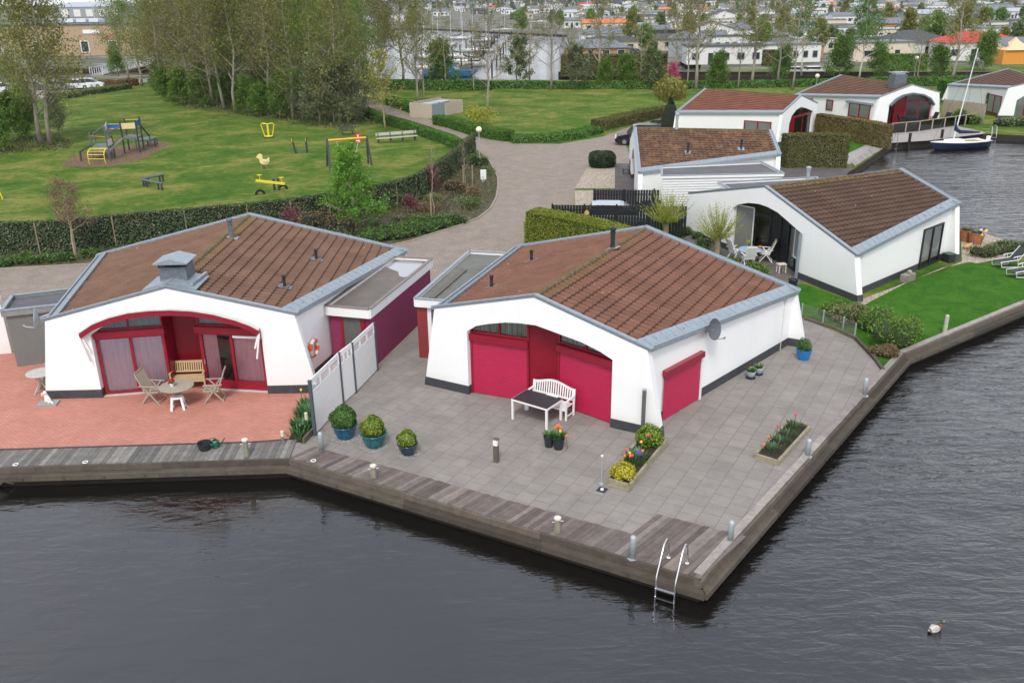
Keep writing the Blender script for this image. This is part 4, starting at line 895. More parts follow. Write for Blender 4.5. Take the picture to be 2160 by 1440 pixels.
def foliage(par, name, rng, n, size, shape, m, center=(0, 0, 0), asp=.5, up=.2, core=True, corem=None, shell=.45):
    'leaves through the outer part of an ellipsoid; optional dark woody core'
    d = rng.normal(size=(n, 3)); d /= np.linalg.norm(d, axis=1)[:, None]; k = 1+.10*np.sin(d[:, 0]*5+d[:, 2]*3)+.07*np.sin(d[:, 1]*9+2)
    rr = (1-shell*rng.random(n)**1.6)*k; P = d*rr[:, None]*np.array(shape)+np.array(center)
    V, F = leaves_arr(P, size, rng, up=up, asp=asp, dirs=d*1.3)
    return np_mesh(name, V, F, m, par)
BOX = leafmat('box_leaves', ((.018, .06, .012), (.04, .12, .02), (.07, .17, .025), (.12, .22, .03)), 3)
BOXY = leafmat('lime_box_leaves', ((.03, .07, .01), (.09, .16, .015), (.19, .27, .02), (.30, .36, .04)), 4)
rng = np.random.default_rng(5)
t = potted('flower_pot', 'small white pot with a red geranium on the teak table', P3(363, 814, .742), .05, .075, .12, PLASTIC)
foliage(t, 'leaves', rng, 160, .03, (.11, .11, .07), BOX, (0, 0, .15)); foliage(t, 'blooms', rng, 90, .028, (.11, .10, .06), leafmat('geranium_red', ((.6, .01, .02), (.75, .03, .03))), (0.01, 0, .21))
# honey-coloured bench
def bench(name, label, m, loc, rz, L=1.25, arch_=0.0, slatn=15, backh=.5, tray=False):
    t = T(name, label, 'bench', loc, rz); b = MB()
    for i in range(6): b.box((0, -.20+i*.078, .42), (L-.08, .062, .022))
    b.build('seat', m, t); b = MB(); x0 = -L/2+.05
    top = lambda x: .42+backh+arch_*(math.cos(x/(L/2)*math.pi)*.5+.5)
    N_ = 24
    for i in range(N_):
        xa = -L/2+L*i/N_; xb = -L/2+L*(i+1)/N_; b.beam((xa, .30, top(xa)), (xb, .30, top(xb)), .035, .075)
    b.beam((-L/2, .24, .54), (L/2, .24, .54), .03, .06)
    for i in range(slatn): x = x0+(L-.1)*(i+.5)/slatn; b.beam((x, .24, .55), (x, .30, top(x)-.02), .045, .015, up=(0, 1, 0))
    b.build('backrest', m, t)
    for s in (-1, 1):
        b = MB(); b.box((s*(L/2-.03), -.24, .32), (.055, .055, .64)); b.build('leg', m, t); b = MB(); b.beam((s*(L/2-.03), .24, 0), (s*(L/2-.03), .26, .45), .055, .055); b.beam((s*(L/2-.03), .26, .44), (s*(L/2-.03), .31, .42+backh+.03), .055, .055); b.build('leg', m, t)
        b = MB(); b.beam((s*(L/2-.03), -.30, .65), (s*(L/2-.03), .29, .67), .065, .03); b.build('armrest', m, t)
        b = MB(); b.beam((s*(L/2-.03), -.24, .12), (s*(L/2-.03), .24, .12), .03, .04); b.build('stretcher', m, t)
    b = MB(); b.box((0, -.24, .36), (L-.1, .03, .08)); b.build('seat_rail', m, t)
    if tray: b = MB(); b.box((0.02, .02, .55), (.42, .5, .03)); b.build('tray', m, t)
    return t
bench('garden_bench', 'honey-coloured slatted bench against the red panel behind the geranium table', TEAKW, P3(403, 817), R(4), 1.2, slatn=14, backh=.46)
l0, l1, l2 = P3(1109, 864), P3(1194, 887), P3(1212, 875); mid = (l0+l1)/2; ang = hedg(l0, l1)
nn = Vector((-math.sin(ang), math.cos(ang), 0)); bench('garden_bench', 'white bench with arched slatted back in front of the crimson shutters', WHITEP, mid+nn*.24, ang, (l1-l0).length+.06, arch_=.16, slatn=17, backh=.44, tray=True)
a, c, d = P3(1082, 884), P3(1153, 906), P3(1181, 885); ang = hedg(a, c); L = (c-a).length; W = abs((d-c).dot(Vector((-math.sin(ang), math.cos(ang), 0))))
o = (a+c)/2+Vector((-math.sin(ang), math.cos(ang), 0))*W/2; t = T('garden_table', 'dark-topped rectangular table with white legs before the white bench', 'table', o, ang)
b = MB(); b.box((0, 0, .735), (L+.04, W+.04, .012)); b.build('table_top', mat('dark_slate_top', (.035, .036, .045), .45, .2, 4), t)
b = MB(); [b.box((0, s*(W/2+.01), .70), (L+.08, .03, .06)) for s in (-1, 1)]; [b.box((s*(L/2+.025), 0, .70), (.03, W-.01, .06)) for s in (-1, 1)]; b.build('frame', WHITEP, t)
for i in (-1, 1):
    for j in (-1, 1): b = MB(); b.box((i*L/2, j*W/2, .36), (.065, .065, .70)); b.build('leg', WHITEP, t)
t = T('plastic_stool', 'white moulded plastic stool in front of the round teak table', 'stool', P3(377, 862), .2)
b = MB(); b.lathe([(.17, .40), (.185, .42), (.17, .45), (.05, .455), (.001, .455)], 16, sx=1.15, sy=.9, capb=True); b.build('seat', PLASTIC, t)
for i in (-1, 1):
    for j in (-1, 1): b = MB(); b.beam((i*.20, j*.16, 0), (i*.15, j*.11, .42), .07, .05); b.build('leg', PLASTIC, t)
tb = P3(84, 785, .74); tb.z = 0; round_table('garden_table', 'round grey-white table half hidden behind the left corner of the leftmost bungalow', mat('bleached_teak', (.46, .45, .42), .7, .15, 9), tb, .46, rz=.2)
recliner('garden_chair', 'bleached chair peeping out behind the left wall corner beside the grey shed', TEAK, P3(110, 808), R(185))
t = T('garden_statue', 'small white figure lying on a grey slab at the left wall corner', 'statue', P3(103, 853), .1)
b = MB(); b.box((0, 0, .04), (.62, .38, .08)); b.build('slab', mat('slab_grey', (.27, .30, .30), .8, .15, 6), t)
b = MB(); b.tube([(-.05, .05, .08), (-.03, .06, .2), (-.05, .05, .34), (-.04, .04, .40)], [.10, .09, .06, .03], 10); b.tube([(-.05, .05, .36), (-.06, .02, .43), (-.05, .0, .50)], [.04, .07, .03], 10); b.tube([(-.02, .05, .3), (.1, -.05, .2), (.06, -.14, .1)], [.035, .03, .025], 8); b.tube([(-.08, .05, .3), (-.16, .0, .36), (-.12, -.03, .45)], [.035, .03, .02], 8); b.tube([(0, 0, .12), (.14, -.08, .12), (.2, -.12, .09)], [.05, .04, .03], 8); b.build('figure', mat('white_stone', (.75, .75, .73), .6, .05), t, smooth=True)
# bucket, watering can, geranium
t = T('bucket', 'black rubber bucket with green handles on the boardwalk', 'bucket', P3(433, 950)); b = MB(); b.lathe([(.15, 0), (.21, .26), (.215, .28), (.195, .28), (.14, .03), (.001, .03)], 20); b.build('tub', CHAR, t)
for s in (-1, 1): b = MB(); b.tube([(s*.20, -.07, .24), (s*.26, -.05, .22), (s*.27, 0, .2), (s*.26, .05, .22), (s*.20, .07, .24)], .014, 6); b.build('handle', mat('green_plastic', (.01, .25, .14), .4), t)
GRN = mat('dark_green_plastic', (.01, .10, .05), .4, .1); t = T('watering_can', 'dark green watering can next to the black bucket', 'watering can', P3(456, 945)); b = MB(); b.lathe([(.11, 0), (.12, .05), (.115, .24), (.08, .28), (.05, .29)], 16); b.build('body', GRN, t)
b = MB(); b.tube([(.09, 0, .06), (.2, .02, .2), (.3, .04, .34)], [.025, .02, .016], 8); b.build('spout', GRN, t); b = MB(); b.tube([(-.09, 0, .1), (-.19, 0, .2), (-.16, 0, .33), (0, 0, .36), (.05, 0, .28)], .013, 6); b.build('handle', GRN, t)
# bollards
def hexpost(u, v, u2, v2, label):
    h = topz(u, v, u2, v2); t = T('mooring_post', label, 'mooring post', P3(u, v), R(10), 'wooden mooring posts with white caps'); b = MB(); b.lathe([(.085, 0), (.08, h-.04)], 6, capt=True); b.build('post', mat('green_grey_timber', (.23, .22, .16), .8, .2, 5, stretch=(1, 1, 4)), t)
    b = MB(); b.lathe([(.095, h-.05), (.10, h-.03), (.095, h+.01), (.05, h+.03), (.001, h+.03)], 6); b.build('cap', mat('cream_cap', (.62, .60, .52), .6, .1), t)
    b = MB(); b.tube([(-.15, 0, h*.75), (.15, 0, h*.75)], .015, 8); b.build('cross_pin', STEEL, t)
hexpost(521, 964, 517, 926, 'hexagonal white-capped post on the silvery boardwalk near the bucket')
hexpost(789, 1009, 786, 981, 'hexagonal white-capped post below the pots on the brown boardwalk')
hexpost(1176, 1124, 1176, 1091, 'hexagonal white-capped post midway along the brown boardwalk left of the ladder')
def bollard(u, v, u2, v2, label):
    h = topz(u, v, u2, v2); t = T('bollard', label, 'bollard', P3(u, v), 0, 'round grey steel mooring bollards'); b = MB(); b.lathe([(.075, 0), (.075, h-.05), (.06, h-.015), (.03, h), (.001, h+.003)], 14); b.build('post', GALV, t, smooth=True); b = MB(); b.lathe([(.13, 0), (.13, .02), (.08, .025)], 14, capt=True); b.build('base_flange', GALV, t)
bollard(679, 951, 674, 911, 'grey steel bollard where the boardwalk bends, below the white fence')
bollard(1334, 1177, 1332, 1129, 'grey steel bollard on the boardwalk just left of the ladder')
bollard(1540, 1142, 1540, 1097, 'grey steel bollard at the right corner of the ladder landing')
bollard(1703, 963, 1706, 925, 'grey steel bollard by the quay capping beside the narrow tulip bed')
bollard(1823, 835, 1826, 797, 'grey steel bollard at the far end of the slab patio quay')
t = T('mooring_post', 'pale wooden post with domed top on the lawn quay', 'mooring post', P3(1992, 704)); h = topz(1992, 704, 1999, 664); b = MB(); b.lathe([(.08, 0), (.075, h-.04), (.05, h), (.001, h+.01)], 10); b.build('post', mat('pale_post', (.42, .42, .33), .8, .2, 6), t)
def spike(u, v, u2, v2, label):
    h = topz(u, v, u2, v2); t = T('garden_light', label, 'garden light', P3(u, v)); b = MB(); b.lathe([(.05, 0), (.045, h*.6)], 10, capt=True); b.build('post', STEEL, t); b = MB(); b.lathe([(.04, h*.6), (.05, h*.62), (.05, h*.94), (.06, h*.95), (.001, h)], 12); b.build('lamp', mat('cream_lamp', (.62, .58, .40), .4), t)
spike(598, 938, 594, 908, 'short cream-topped garden light at the edge of the red patio by the flower bed'); spike(649, 908, 643, 869, 'slim steel garden light standing in the flower bed at the white fence')
h = topz(1047, 974, 1044, 925); t = T('bollard_light', 'square dark steel path light with white window on the slab patio', 'path light', P3(1047, 974), R(-28)); b = MB(); b.box((0, 0, h*.36), (.14, .12, h*.72)); b.box((0, .05, h*.86), (.14, .02, h*.28)); b.box((0, 0, h-.01), (.15, .13, .02)); b.build('post', mat('bronze_steel', (.15, .13, .11), .4, .1, metal=.4), t); b = MB(); b.box((-.005, -.01, h*.85), (.125, .10, h*.25)); b.build('lamp_window', PLASTIC, t)
t = T('socket_pole', 'thin grey pole with white knob beside the timber flower bed', 'pole', P3(1268.5, 1020)); h = topz(1268.5, 1020, 1268, 961); b = MB(); b.lathe([(.018, 0), (.018, h)], 8, capt=True); b.build('rod', GALV, t); b = MB(); b.lathe([(.035, h-.02), (.035, h+.02), (.001, h+.03)], 10); b.build('knob', PLASTIC, t); b = MB(); b.lathe([(.07, 0), (.07, .02), (.02, .04)], 12); b.build('foot', GALV, t)
t = T('drain_cover', 'small dark drain plate with a white cap set in the slabs', 'drain cover', P3(1270, 1033), R(-30)); b = MB(); b.box((0, 0, .006), (.26, .26, .012)); b.build('plate', CHAR, t); b = MB(); b.lathe([(.05, 0), (.045, .04), (.001, .05)], 12); b.build('cap', PLASTIC, t)
h = topz(1355, 922, 1357, 822); t = T('timber_post', 'tall dark grey square post leaning at the corner of the shuttered bungalow', 'post', P3(1355, 922), R(-25)); b = MB(); b.box((0, 0, h/2), (.10, .10, h)); b.build('shaft', mat('dark_grey_wood', (.10, .10, .09), .8, .25, 6, stretch=(1, 1, 4)), t); b = MB(); b.box((0, 0, h+.01), (.11, .11, .03)); b.build('cap', GALV, t)
# glazed blue pots with clipped balls
def glaze(n, c1, c2):
    N = NT(n); f = N.noise(N.coord('Object', (1, 1, .45)), 7, 5, .7, .8); N.bsdf(N.ramp(f, [(.35, c1), (.6, c2)]), .18, N.bump(f, .2, .01)); return N.m
GL = [glaze('blue_glaze', (.006, .04, .10), (.01, .12, .22)), glaze('teal_glaze', (.008, .05, .07), (.02, .17, .20)), glaze('dark_blue_glaze', (.012, .02, .04), (.03, .06, .10))]
for (u, v, r1, h, rb, m, lf, lab) in ((729, 921, .36, .44, .40, GL[0], BOX, 'large glazed blue pot with a shaggy dark green ball shrub nearest the white fence'), (790, 939, .37, .44, .35, GL[1], BOXY, 'large teal glazed pot with a bright lime ball shrub, middle of the row'), (861, 956, .28, .34, .28, GL[2], BOXY, 'smallest dark blue pot with a lime ball shrub, at the right end of the row')):
    p = P3(u, v); t = T('shrub_pot', lab, 'plant pot', p, 0, 'glazed pots with clipped ball shrubs'); b = MB()
    b.lathe([(r1*.62, 0), (r1*.72, .03), (r1*.93, h*.5), (r1, h-.05), (r1*1.12, h-.02), (r1*1.12, h+.02), (r1*.98, h), (r1*.9, h-.05)], 28); b.build('pot', m, t, smooth=True)
    b = MB(); b.lathe([(r1*.93, h-.04), (.001, h-.03)], 20, capb=False); b.build('soil', SOIL, t)
    b = MB(); b.lathe([(rb*.70, h+.0), (rb*.78, h+rb*.6), (rb*.5, h+rb*1.2), (.001, h+rb*1.35)], 14); b.build('inner_growth', mat('twiggy_core', (.012, .03, .008), .9), t)
    foliage(t, 'foliage', rng, int(3800*rb/.3), .034, (rb*1.02, rb*1.02, rb*.86), lf, (0, 0, h+rb*.62), shell=.28)
    b = MB(); k = 20; b.add([(1.25*r1*math.cos(2*math.pi*i/k)*(1+.06*math.sin(i*2.3)), 1.25*r1*math.sin(2*math.pi*i/k)*(1+.06*math.sin(i*1.3)), .006) for i in range(k)], [tuple(range(k))]); o = b.build('pebble_ring', GRAVW, t)
# tulips
def tulips(par, spots, hs, cols, rng, leafn=10):
    st = MB(); fl = {}
    for (x, y), h, c in zip(spots, hs, cols):
        dx, dy = rng.uniform(-.05, .05), rng.uniform(-.05, .05); st.tube([(x, y, 0), (x+dx*.5, y+dy*.5, h*.6), (x+dx, y+dy, h)], .008, 5)
        fl.setdefault(c, MB()).lathe([(.012, 0), (.035, .02), (.042, .05), (.03, .085), (.012, .095)], 8, (x+dx, y+dy, h-.01), capt=True)
    st.build('stems', BOX, par)
    for c, m in fl.items(): m.build('blooms', mat('petal_%d' % int(c[0]*100+c[1]*1000), c, .5, .1), par, smooth=True)
def spikyleaves(par, n, L, spread, m, rng, name='leaves', c=(0, 0, 0), w=.022, box=None):
    V = []; F = []
    for i in range(n):
        a = rng.uniform(0, 6.28); rr = rng.uniform(0, 1)**.5; 
        if box: bx, by = rng.uniform(-box[0], box[0]), rng.uniform(-box[1], box[1]); p = np.array([c[0]+bx, c[1]+by, c[2]])
        else: p = np.array([c[0]+spread*rr*.5*math.cos(a), c[1]+spread*rr*.5*math.sin(a), c[2]])
        l = L*rng.uniform(.6, 1.1); t = rng.uniform(.15, .7); d = np.array([math.cos(a)*t, math.sin(a)*t, 1.0]); d /= np.linalg.norm(d); s = np.array([-math.sin(a), math.cos(a), 0])*w
        q = p+d*l*.5; tp = p+d*l*.9+np.array([math.cos(a), math.sin(a), -.4])*l*.12; k = len(V); V += [p-s*.5, p+s*.5, q+s, q-s, tp]; F += [(k, k+1, k+2, k+3), (k+3, k+2, k+4, k+4)]
    b = MB(); b.add(V, [f if f[2] != f[3] else f[:3] for f in F]); return b.build(name, m, par)
OR = (.85, .16, .03); PK = (.75, .05, .13); YL = (.85, .45, .05)
GLEAF = leafmat('bulb_leaves', ((.03, .10, .03), (.06, .17, .05), (.10, .24, .07)), 3)
t = potted('flower_pot', 'black plastic pot of low green leaves, left of the tulip pot', P3(1158, 941), .12, .15, .34, CHAR); spikyleaves(t, 70, .28, .26, GLEAF, rng, c=(0, 0, .3)); 
t = potted('flower_pot', 'black plastic pot of orange tulips in front of the dark-topped table', P3(1178, 946), .13, .17, .36, CHAR); spikyleaves(t, 80, .34, .28, GLEAF, rng, c=(0, 0, .3)); tulips(t, [(0, 0), (.08, .03), (-.07, .02), (.05, -.06), (.02, .09), (.27, -.05)], [.72, .66, .64, .6, .7, .42], [OR, OR, OR, YL, OR, OR], rng)
# raised beds
def raised(label, fl, fr, br, bl, h, base):
    o = P3(*fl); t = T('raised_bed', label, 'flower bed', o); q = [P3(*p)-o for p in (fl, fr, br, bl)]; b = MB()
    for i in range(4):
        a, c = q[i], q[(i+1) % 4]; 
        for z in (h*.27, h*.77): b.beam((a.x, a.y, z), (c.x, c.y, z), .08, h*.46)
    b.build('timber_frame', mat('bed_timber', (.27, .24, .17), .85, .25, 7), t); s = MB(); s.add([(p.x, p.y, h-.06) for p in q], [(0, 1, 2, 3)]); s.build('soil', SOIL, t); return t, q
t, q = raised('timber flower bed with yellow shrubs and tulips at the bungalow corner', (1281, 1022), (1327, 1036), (1407, 937), (1354, 928), .22, 0)
lerp2 = lambda s, u: (q[0].lerp(q[1], s)).lerp(q[3].lerp(q[2], s), u)
p = lerp2(.5, .13); foliage(t, 'golden_shrub', rng, 2200, .035, (.36, .34, .26), leafmat('golden_leaves', ((.08, .14, .02), (.30, .32, .02), (.55, .48, .03), (.7, .6, .05)), 6), (p.x, p.y, .34), shell=.6)
p = lerp2(.5, .86); foliage(t, 'lime_shrub', rng, 2600, .038, (.42, .40, .36), leafmat('lime_leaves', ((.05, .10, .01), (.14, .22, .015), (.28, .36, .03)), 5), (p.x, p.y, .42), shell=.6)
p = lerp2(.5, .5); spikyleaves(t, 150, .26, .8, GLEAF, rng, c=(p.x, p.y, .16)); foliage(t, 'violet_flowers', rng, 160, .022, (.13, .13, .06), leafmat('violet_petals', ((.16, .12, .45), (.28, .22, .62))), (p.x+.05, p.y+.05, .36))
sp = [lerp2(*k) for k in ((.25, .35), (.5, .30), (.55, .33), (.35, .36), (.5, .62), (.6, .52), (.6, .72), (.35, .28))]; tulips(t, [(p.x, p.y) for p in sp], [.62, .55, .5, .5, .5, .4, .62, .5], [PK, OR, PK, YL, YL, OR, PK, OR], rng)
t, q = raised('narrow timber tulip bed near the right-hand quay', (1592, 966), (1640, 981), (1708, 906), (1666, 892), .16, 0)
lerp2 = lambda s, u: (q[0].lerp(q[1], s)).lerp(q[3].lerp(q[2], s), u)
for u_ in (.2, .42, .62, .85): p = lerp2(.45, u_); spikyleaves(t, 120, .2, .6, leafmat('lavender_leaves', ((.03, .07, .025), (.07, .13, .05), (.10, .17, .06))), rng, c=(p.x, p.y, .12), w=.012, name='low_plants')
sp = [lerp2(*k) for k in ((.1, .25), (.12, .5), (.35, .93), (.2, .12))]; tulips(t, [(p.x, p.y) for p in sp], [.4, .46, .42, .34], [OR, PK, PK, OR], rng)
# flower bed by the white fence
bed = [(608, 930), (640, 935), (664, 915), (655, 845), (640, 862)]; o = P3(*bed[0]); t = T('flower_bed', 'small soil bed of bulbs and low shrubs at the foot of the white fence', 'flower bed', o); b = MB(); b.add([(*(P3(*p)-o).xy, .02) for p in bed], [tuple(range(5))]); b.build('soil', SOIL, t)
for u, v, n, l in ((650, 880, 300, .42), (640, 902, 260, .34), (632, 920, 60, .35), (655, 862, 160, .4)): p = P3(u, v)-o; spikyleaves(t, n, l, .7, GLEAF, rng, c=(p.x, p.y, .02), name='plants')
p = P3(638, 850)-o; tulips(t, [(p.x, p.y)], [.45], [(.8, .6, .05)], rng); b = MB(); a, c = P3(641, 936)-o, P3(662, 913)-o; b.beam((a.x, a.y, .1), (c.x, c.y, .1), .06, .2); b.build('edging_board', BEAM, t)
# pots along the right wall
GREYG = glaze('grey_glaze', (.20, .24, .26), (.32, .36, .38))
for u, v, lab in ((1583, 797, 'round grey glazed pot nearest the camera by the dark plinth'), (1599, 789, 'round grey glazed pot just behind its twin by the dark plinth')):
    t = T('flower_pot', lab, 'flower pot', P3(u, v), 0, 'grey glazed pots at the wall'); b = MB(); b.lathe([(.09, .02), (.15, .12), (.17, .24), (.16, .27), (.13, .26)], 16); b.build('pot', GREYG, t, smooth=True); b = MB(); b.lathe([(.17, 0), (.18, .03), (.1, .02)], 16, capt=True); b.build('saucer', CHAR, t); spikyleaves(t, 60, .2, .28, BOX, rng, c=(0, 0, .24)); foliage(t, 'blooms', rng, 14, .02, (.10, .10, .05), leafmat('orange_petals', ((.7, .3, .05), (.6, .1, .05))), (0, 0, .4))
t = potted('shrub_pot', 'bright blue pot with a bushy shrub at the right end of the shuttered bungalow', P3(1694, 757), .20, .28, .40, mat('cobalt_plastic', (.015, .16, .42), .35, .15, 5)); foliage(t, 'foliage', rng, 1900, .034, (.28, .28, .28), BOX, (0, 0, .56), shell=.7, asp=.3)
# satellite dishes
def dish(name, label, p, aim, r=.42, m=None, arm=None):
    t = T(name, label, 'satellite dish', p); z = Vector(aim).normalized(); x = z.cross(Vector((0, 0, 1))).normalized(); y = x.cross(z); M_ = lambda q: x*q[0]+y*q[1]+z*q[2]; b = MB(); vs = [M_((0, 0, 0))]; fs = []; n = 24
    for k, (rr, dz) in enumerate(((.5, .02), (1, .08), (1.0, .065), (.5, -.01))):
        for j in range(n): a = 2*math.pi*j/n; vs.append(M_((r*rr*math.cos(a)*.92, r*rr*math.sin(a), dz)))
    for j in range(n):
        j2 = (j+1) % n; fs += [(0, 1+j, 1+j2)]; fs += [(1+k*n+j, 1+(k+1)*n+j, 1+(k+1)*n+j2, 1+k*n+j2) for k in range(3)]
    vs.append(M_((0, 0, -.03))); fs += [(1+4*n, 1+3*n+(j+1) % n, 1+3*n+j) for j in range(n)]
    b.add(vs, fs); b.build('reflector', m or mat('dish_grey', (.10, .11, .13), .5, .1), t); b = MB(); b.tube([M_((0, -r*.95, .02)), M_((0, -r*.8, .45))], .018, 6); b.tube([M_((0, -r*.8, .40)), M_((0, -r*.68, .46))], .035, 8); b.build('receiver_arm', STEEL, t)
    if arm: b = MB(); b.tube([(0, 0, 0), Vector(arm)*.6, Vector(arm)], .025, 8); b.build('wall_bracket', GALV, t)
w0, w1 = HB.w(*HB.side['R'][0]), HB.w(*HB.side['R'][1]); s_, z_ = hit(w0, w1, 1488, 690); e = (Vector(w1)-Vector(w0)).normalized(); nrm = Vector((e.y, -e.x)); p = Vector((*(Vector(w0)+e*s_+nrm*.28), z_)); dish('satellite_dish', 'dark grey satellite dish on the right wall above the crimson shutter', p, (.75, -.85, .25), .36, arm=(*(-nrm*.28), -.2))
p = P3(79, 672, 2.6); dish('satellite_dish', 'satellite dish seen edge-on at the left roof corner with its silver arm', p, (-.98, -.35, .15), .36, GALV, arm=(.35, .1, .12))
# lifebuoy on the side wall of house A
w0, w1 = HA.w(*HA.side['R'][0]), HA.w(*HA.side['R'][1]); s_, z_ = hit(w0, w1, 657, 733); e = (Vector(w1)-Vector(w0)).normalized(); nrm = Vector((e.y, -e.x)); p = Vector((*(Vector(w0)+e*s_+nrm*.10), z_)); t = T('lifebuoy', 'orange and white lifebuoy hanging on the white side wall', 'lifebuoy', p)
for k in range(8): b = MB(); b.tube([Vector((e.x, e.y, 0))*(.27*math.cos(a))+Vector((0, 0, .27*math.sin(a))) for a in [2*math.pi*(k+i/5)/8 for i in range(6)]], .07, 10); b.build('segment', mat('buoy_orange', (.75, .10, .03), .5) if k % 2 else mat('buoy_white', (.7, .7, .6), .5), t)
# bathing ladder
f1, f2, c1, c2 = P3(1410, 1178), P3(1449, 1190), P3(1391, 1190), P3(1432, 1203); o = f1; t = T('bathing_ladder', 'stainless bathing ladder over the boardwalk edge near the tip', 'ladder', o); out = (c1-f1); out.z = 0; out.normalize(); sd_ = (f2-f1); rr = []
for k, (f_, c_) in enumerate(((f1, c1), (f2, c2))):
    q0 = f_-o; n_ = Vector(( (QT-QC).y, -(QT-QC).x, 0)).normalized(); k_ = ((Vector((QC.x, QC.y, 0))-f_).dot(n_))+.42; q1 = q0+n_*k_; rr.append((q0, q1)); pts = [q0+Vector((0, 0, .0)), q0+Vector((0, 0, .45)), q0.lerp(q1, .12)+Vector((0, 0, .64)), q0.lerp(q1, .3)+Vector((0, 0, .70)), q0.lerp(q1, .48)+Vector((0, 0, .64)), q0.lerp(q1, .95)+Vector((0, 0, .05)), q1+Vector((0, 0, -.1)), q1+Vector((0, 0, -1.5))]
    b = MB(); b.tube(pts, .021, 10); b.build('rail', STEEL, t, smooth=True); b = MB(); b.lathe([(.06, .02), (.06, .04), (.02, .05)], 14, tuple(q0), capt=True); b.build('foot_plate', PLASTIC, t)
for z in (-.28, -.52, -.76, -1.0): b = MB(); b.beam(rr[0][1]+Vector((0, 0, z)), rr[1][1]+Vector((0, 0, z)), .08, .03); b.build('rung', STEEL, t)
# cleats on the boardwalk
for u, v, lab in ((33, 980, 'white mooring ring on the silvery boardwalk near the left edge'), (180, 975, 'white mooring ring on the silvery boardwalk right of the first ring'), (661, 972, 'white mooring ring on the boardwalk where it bends')):
    t = T('mooring_ring', lab, 'mooring ring', P3(u, v, .045), 0, 'white mooring rings'); b = MB(); b.tube([(.07*math.cos(a), .07*math.sin(a), .015) for a in [i*math.pi/6 for i in range(13)]], .014, 6); b.build('ring', PLASTIC, t); b = MB(); b.box((0, .07, .012), (.10, .03, .02)); b.build('clip', STEEL, t)
# mesh fence on the patio edge
fp_ = [P3(1690, 668), P3(1735, 683), P3(1777, 698), P3(1802, 712)]; o = fp_[0]; t = T('mesh_fence', 'low grey wire mesh fence between slab patio and green lawn', 'fence', o); nb = MB()
for i, p in enumerate(fp_): b = MB(); q = p-o; b.box((q.x, q.y, .3), (.05, .05, .6)); b.build('post', GALV, t)
for i in range(3):
    a, c = fp_[i]-o, fp_[i+1]-o
    for z in np.arange(.05, .58, .065): nb.beam((a.x, a.y, z), (c.x, c.y, z), .008, .008)
    k = int((c-a).length/.09)
    for j in range(k): p = a.lerp(c, j/k); nb.beam((p.x, p.y, .03), (p.x, p.y, .57), .006, .006)
nb.build('wire_mesh', mat('rusty_wire', (.22, .20, .18), .6, .2), t)
b = MB(); pts = [P3(1697, 674)-o, P3(1760, 694)-o, P3(1806, 716)-o, P3(1840, 752)-o, P3(1862, 782)-o]
for i in range(4): b.beam((*pts[i].xy, .05), (*pts[i+1].xy, .05), .12, .12)
e_ = b.build('edging_board', BEAM); e_.location = o; tag(e_, 'weathered low timber edging between slab patio and shrub bed', 'garden edging')
# mallard
p = P3(1972, 1329, WL); t = T('mallard', 'male mallard duck with green head swimming on the open canal', 'duck', p, R(22)); t.scale = (.72, .72, .72)
def blob(pts, rad, n=14, sm=2):
    me = bpy.data.meshes.new('b'); me.from_pydata(pts, [(i, i+1) for i in range(len(pts)-1)], []); o = bpy.data.objects.new('b', me); COL.objects.link(o); m = o.modifiers.new('s', 'SKIN'); sv = me.skin_vertices[0].data if me.skin_vertices else None
    return o
b = MB(); b.tube([(-.30, 0, .10), (-.24, 0, .085), (-.12, 0, .07), (.02, 0, .065), (.13, 0, .07), (.20, 0, .09), (.225, 0, .12)], [.012, .06, .105, .115, .09, .055, .02], 16); b.tube([(.17, 0, .10), (.20, 0, .17), (.215, 0, .215)], [.045, .034, .03], 12)
N = NT('mallard_plumage'); s_ = N.n('SeparateXYZ'); c_ = N.n('TexCoord'); N.l(c_.outputs['Object'], s_.inputs[0])
cx_ = N.ramp(N.math('MULTIPLY_ADD', s_.outputs[0], 1.6, .5), [(.0, (.5, .45, .4)), (.12, (.02, .02, .02)), (.2, (.55, .52, .48)), (.62, (.5, .46, .42)), (.70, (.22, .08, .04)), (.84, (.22, .08, .04))]); N.bsdf(cx_, .6); b.build('body', N.m, t, smooth=True)
b = MB(); b.tube([(.205, 0, .20), (.22, 0, .225), (.235, 0, .255), (.265, 0, .262), (.285, 0, .25)], [.03, .042, .046, .034, .015], 12); b.build('head', mat('green_head', (.004, .07, .035), .25), t, smooth=True); b = MB(); b.tube([(.28, 0, .252), (.31, 0, .244), (.335, 0, .24)], [.016, .014, .012], 8); b.build('bill', mat('yellow_bill', (.6, .45, .05), .4), t)
for s in (-1, 1): b = MB(); b.tube([(-.2, s*.055, .13), (-.05, s*.085, .14), (.08, s*.075, .125)], [.012, .05, .02], 8); b.build('wing', mat('grey_wing', (.40, .365, .33), .6, .1), t, smooth=True)
# dinghy nose at the left edge
p = P3(-8, 1030, WL); t = T('dinghy', 'grey rounded bow of a small boat tied up at the left edge', 'boat', p); b = MB(); b.tube([(-2.4, 0, .1), (-1.6, 0, .12), (-.6, 0, .16), (-.05, 0, .2), (.28, 0, .24)], [.4, .42, .36, .22, .03], 14); b.build('hull', mat('grey_hull', (.30, .31, .31), .4, .1), t, smooth=True); b = MB(); b.tube([(.25, 0, .24), (.5, .15, .06), (.62, .5, .1), (.6, .75, .45)], .02, 6); b.build('rope', mat('old_rope', (.28, .25, .16), .9), t)
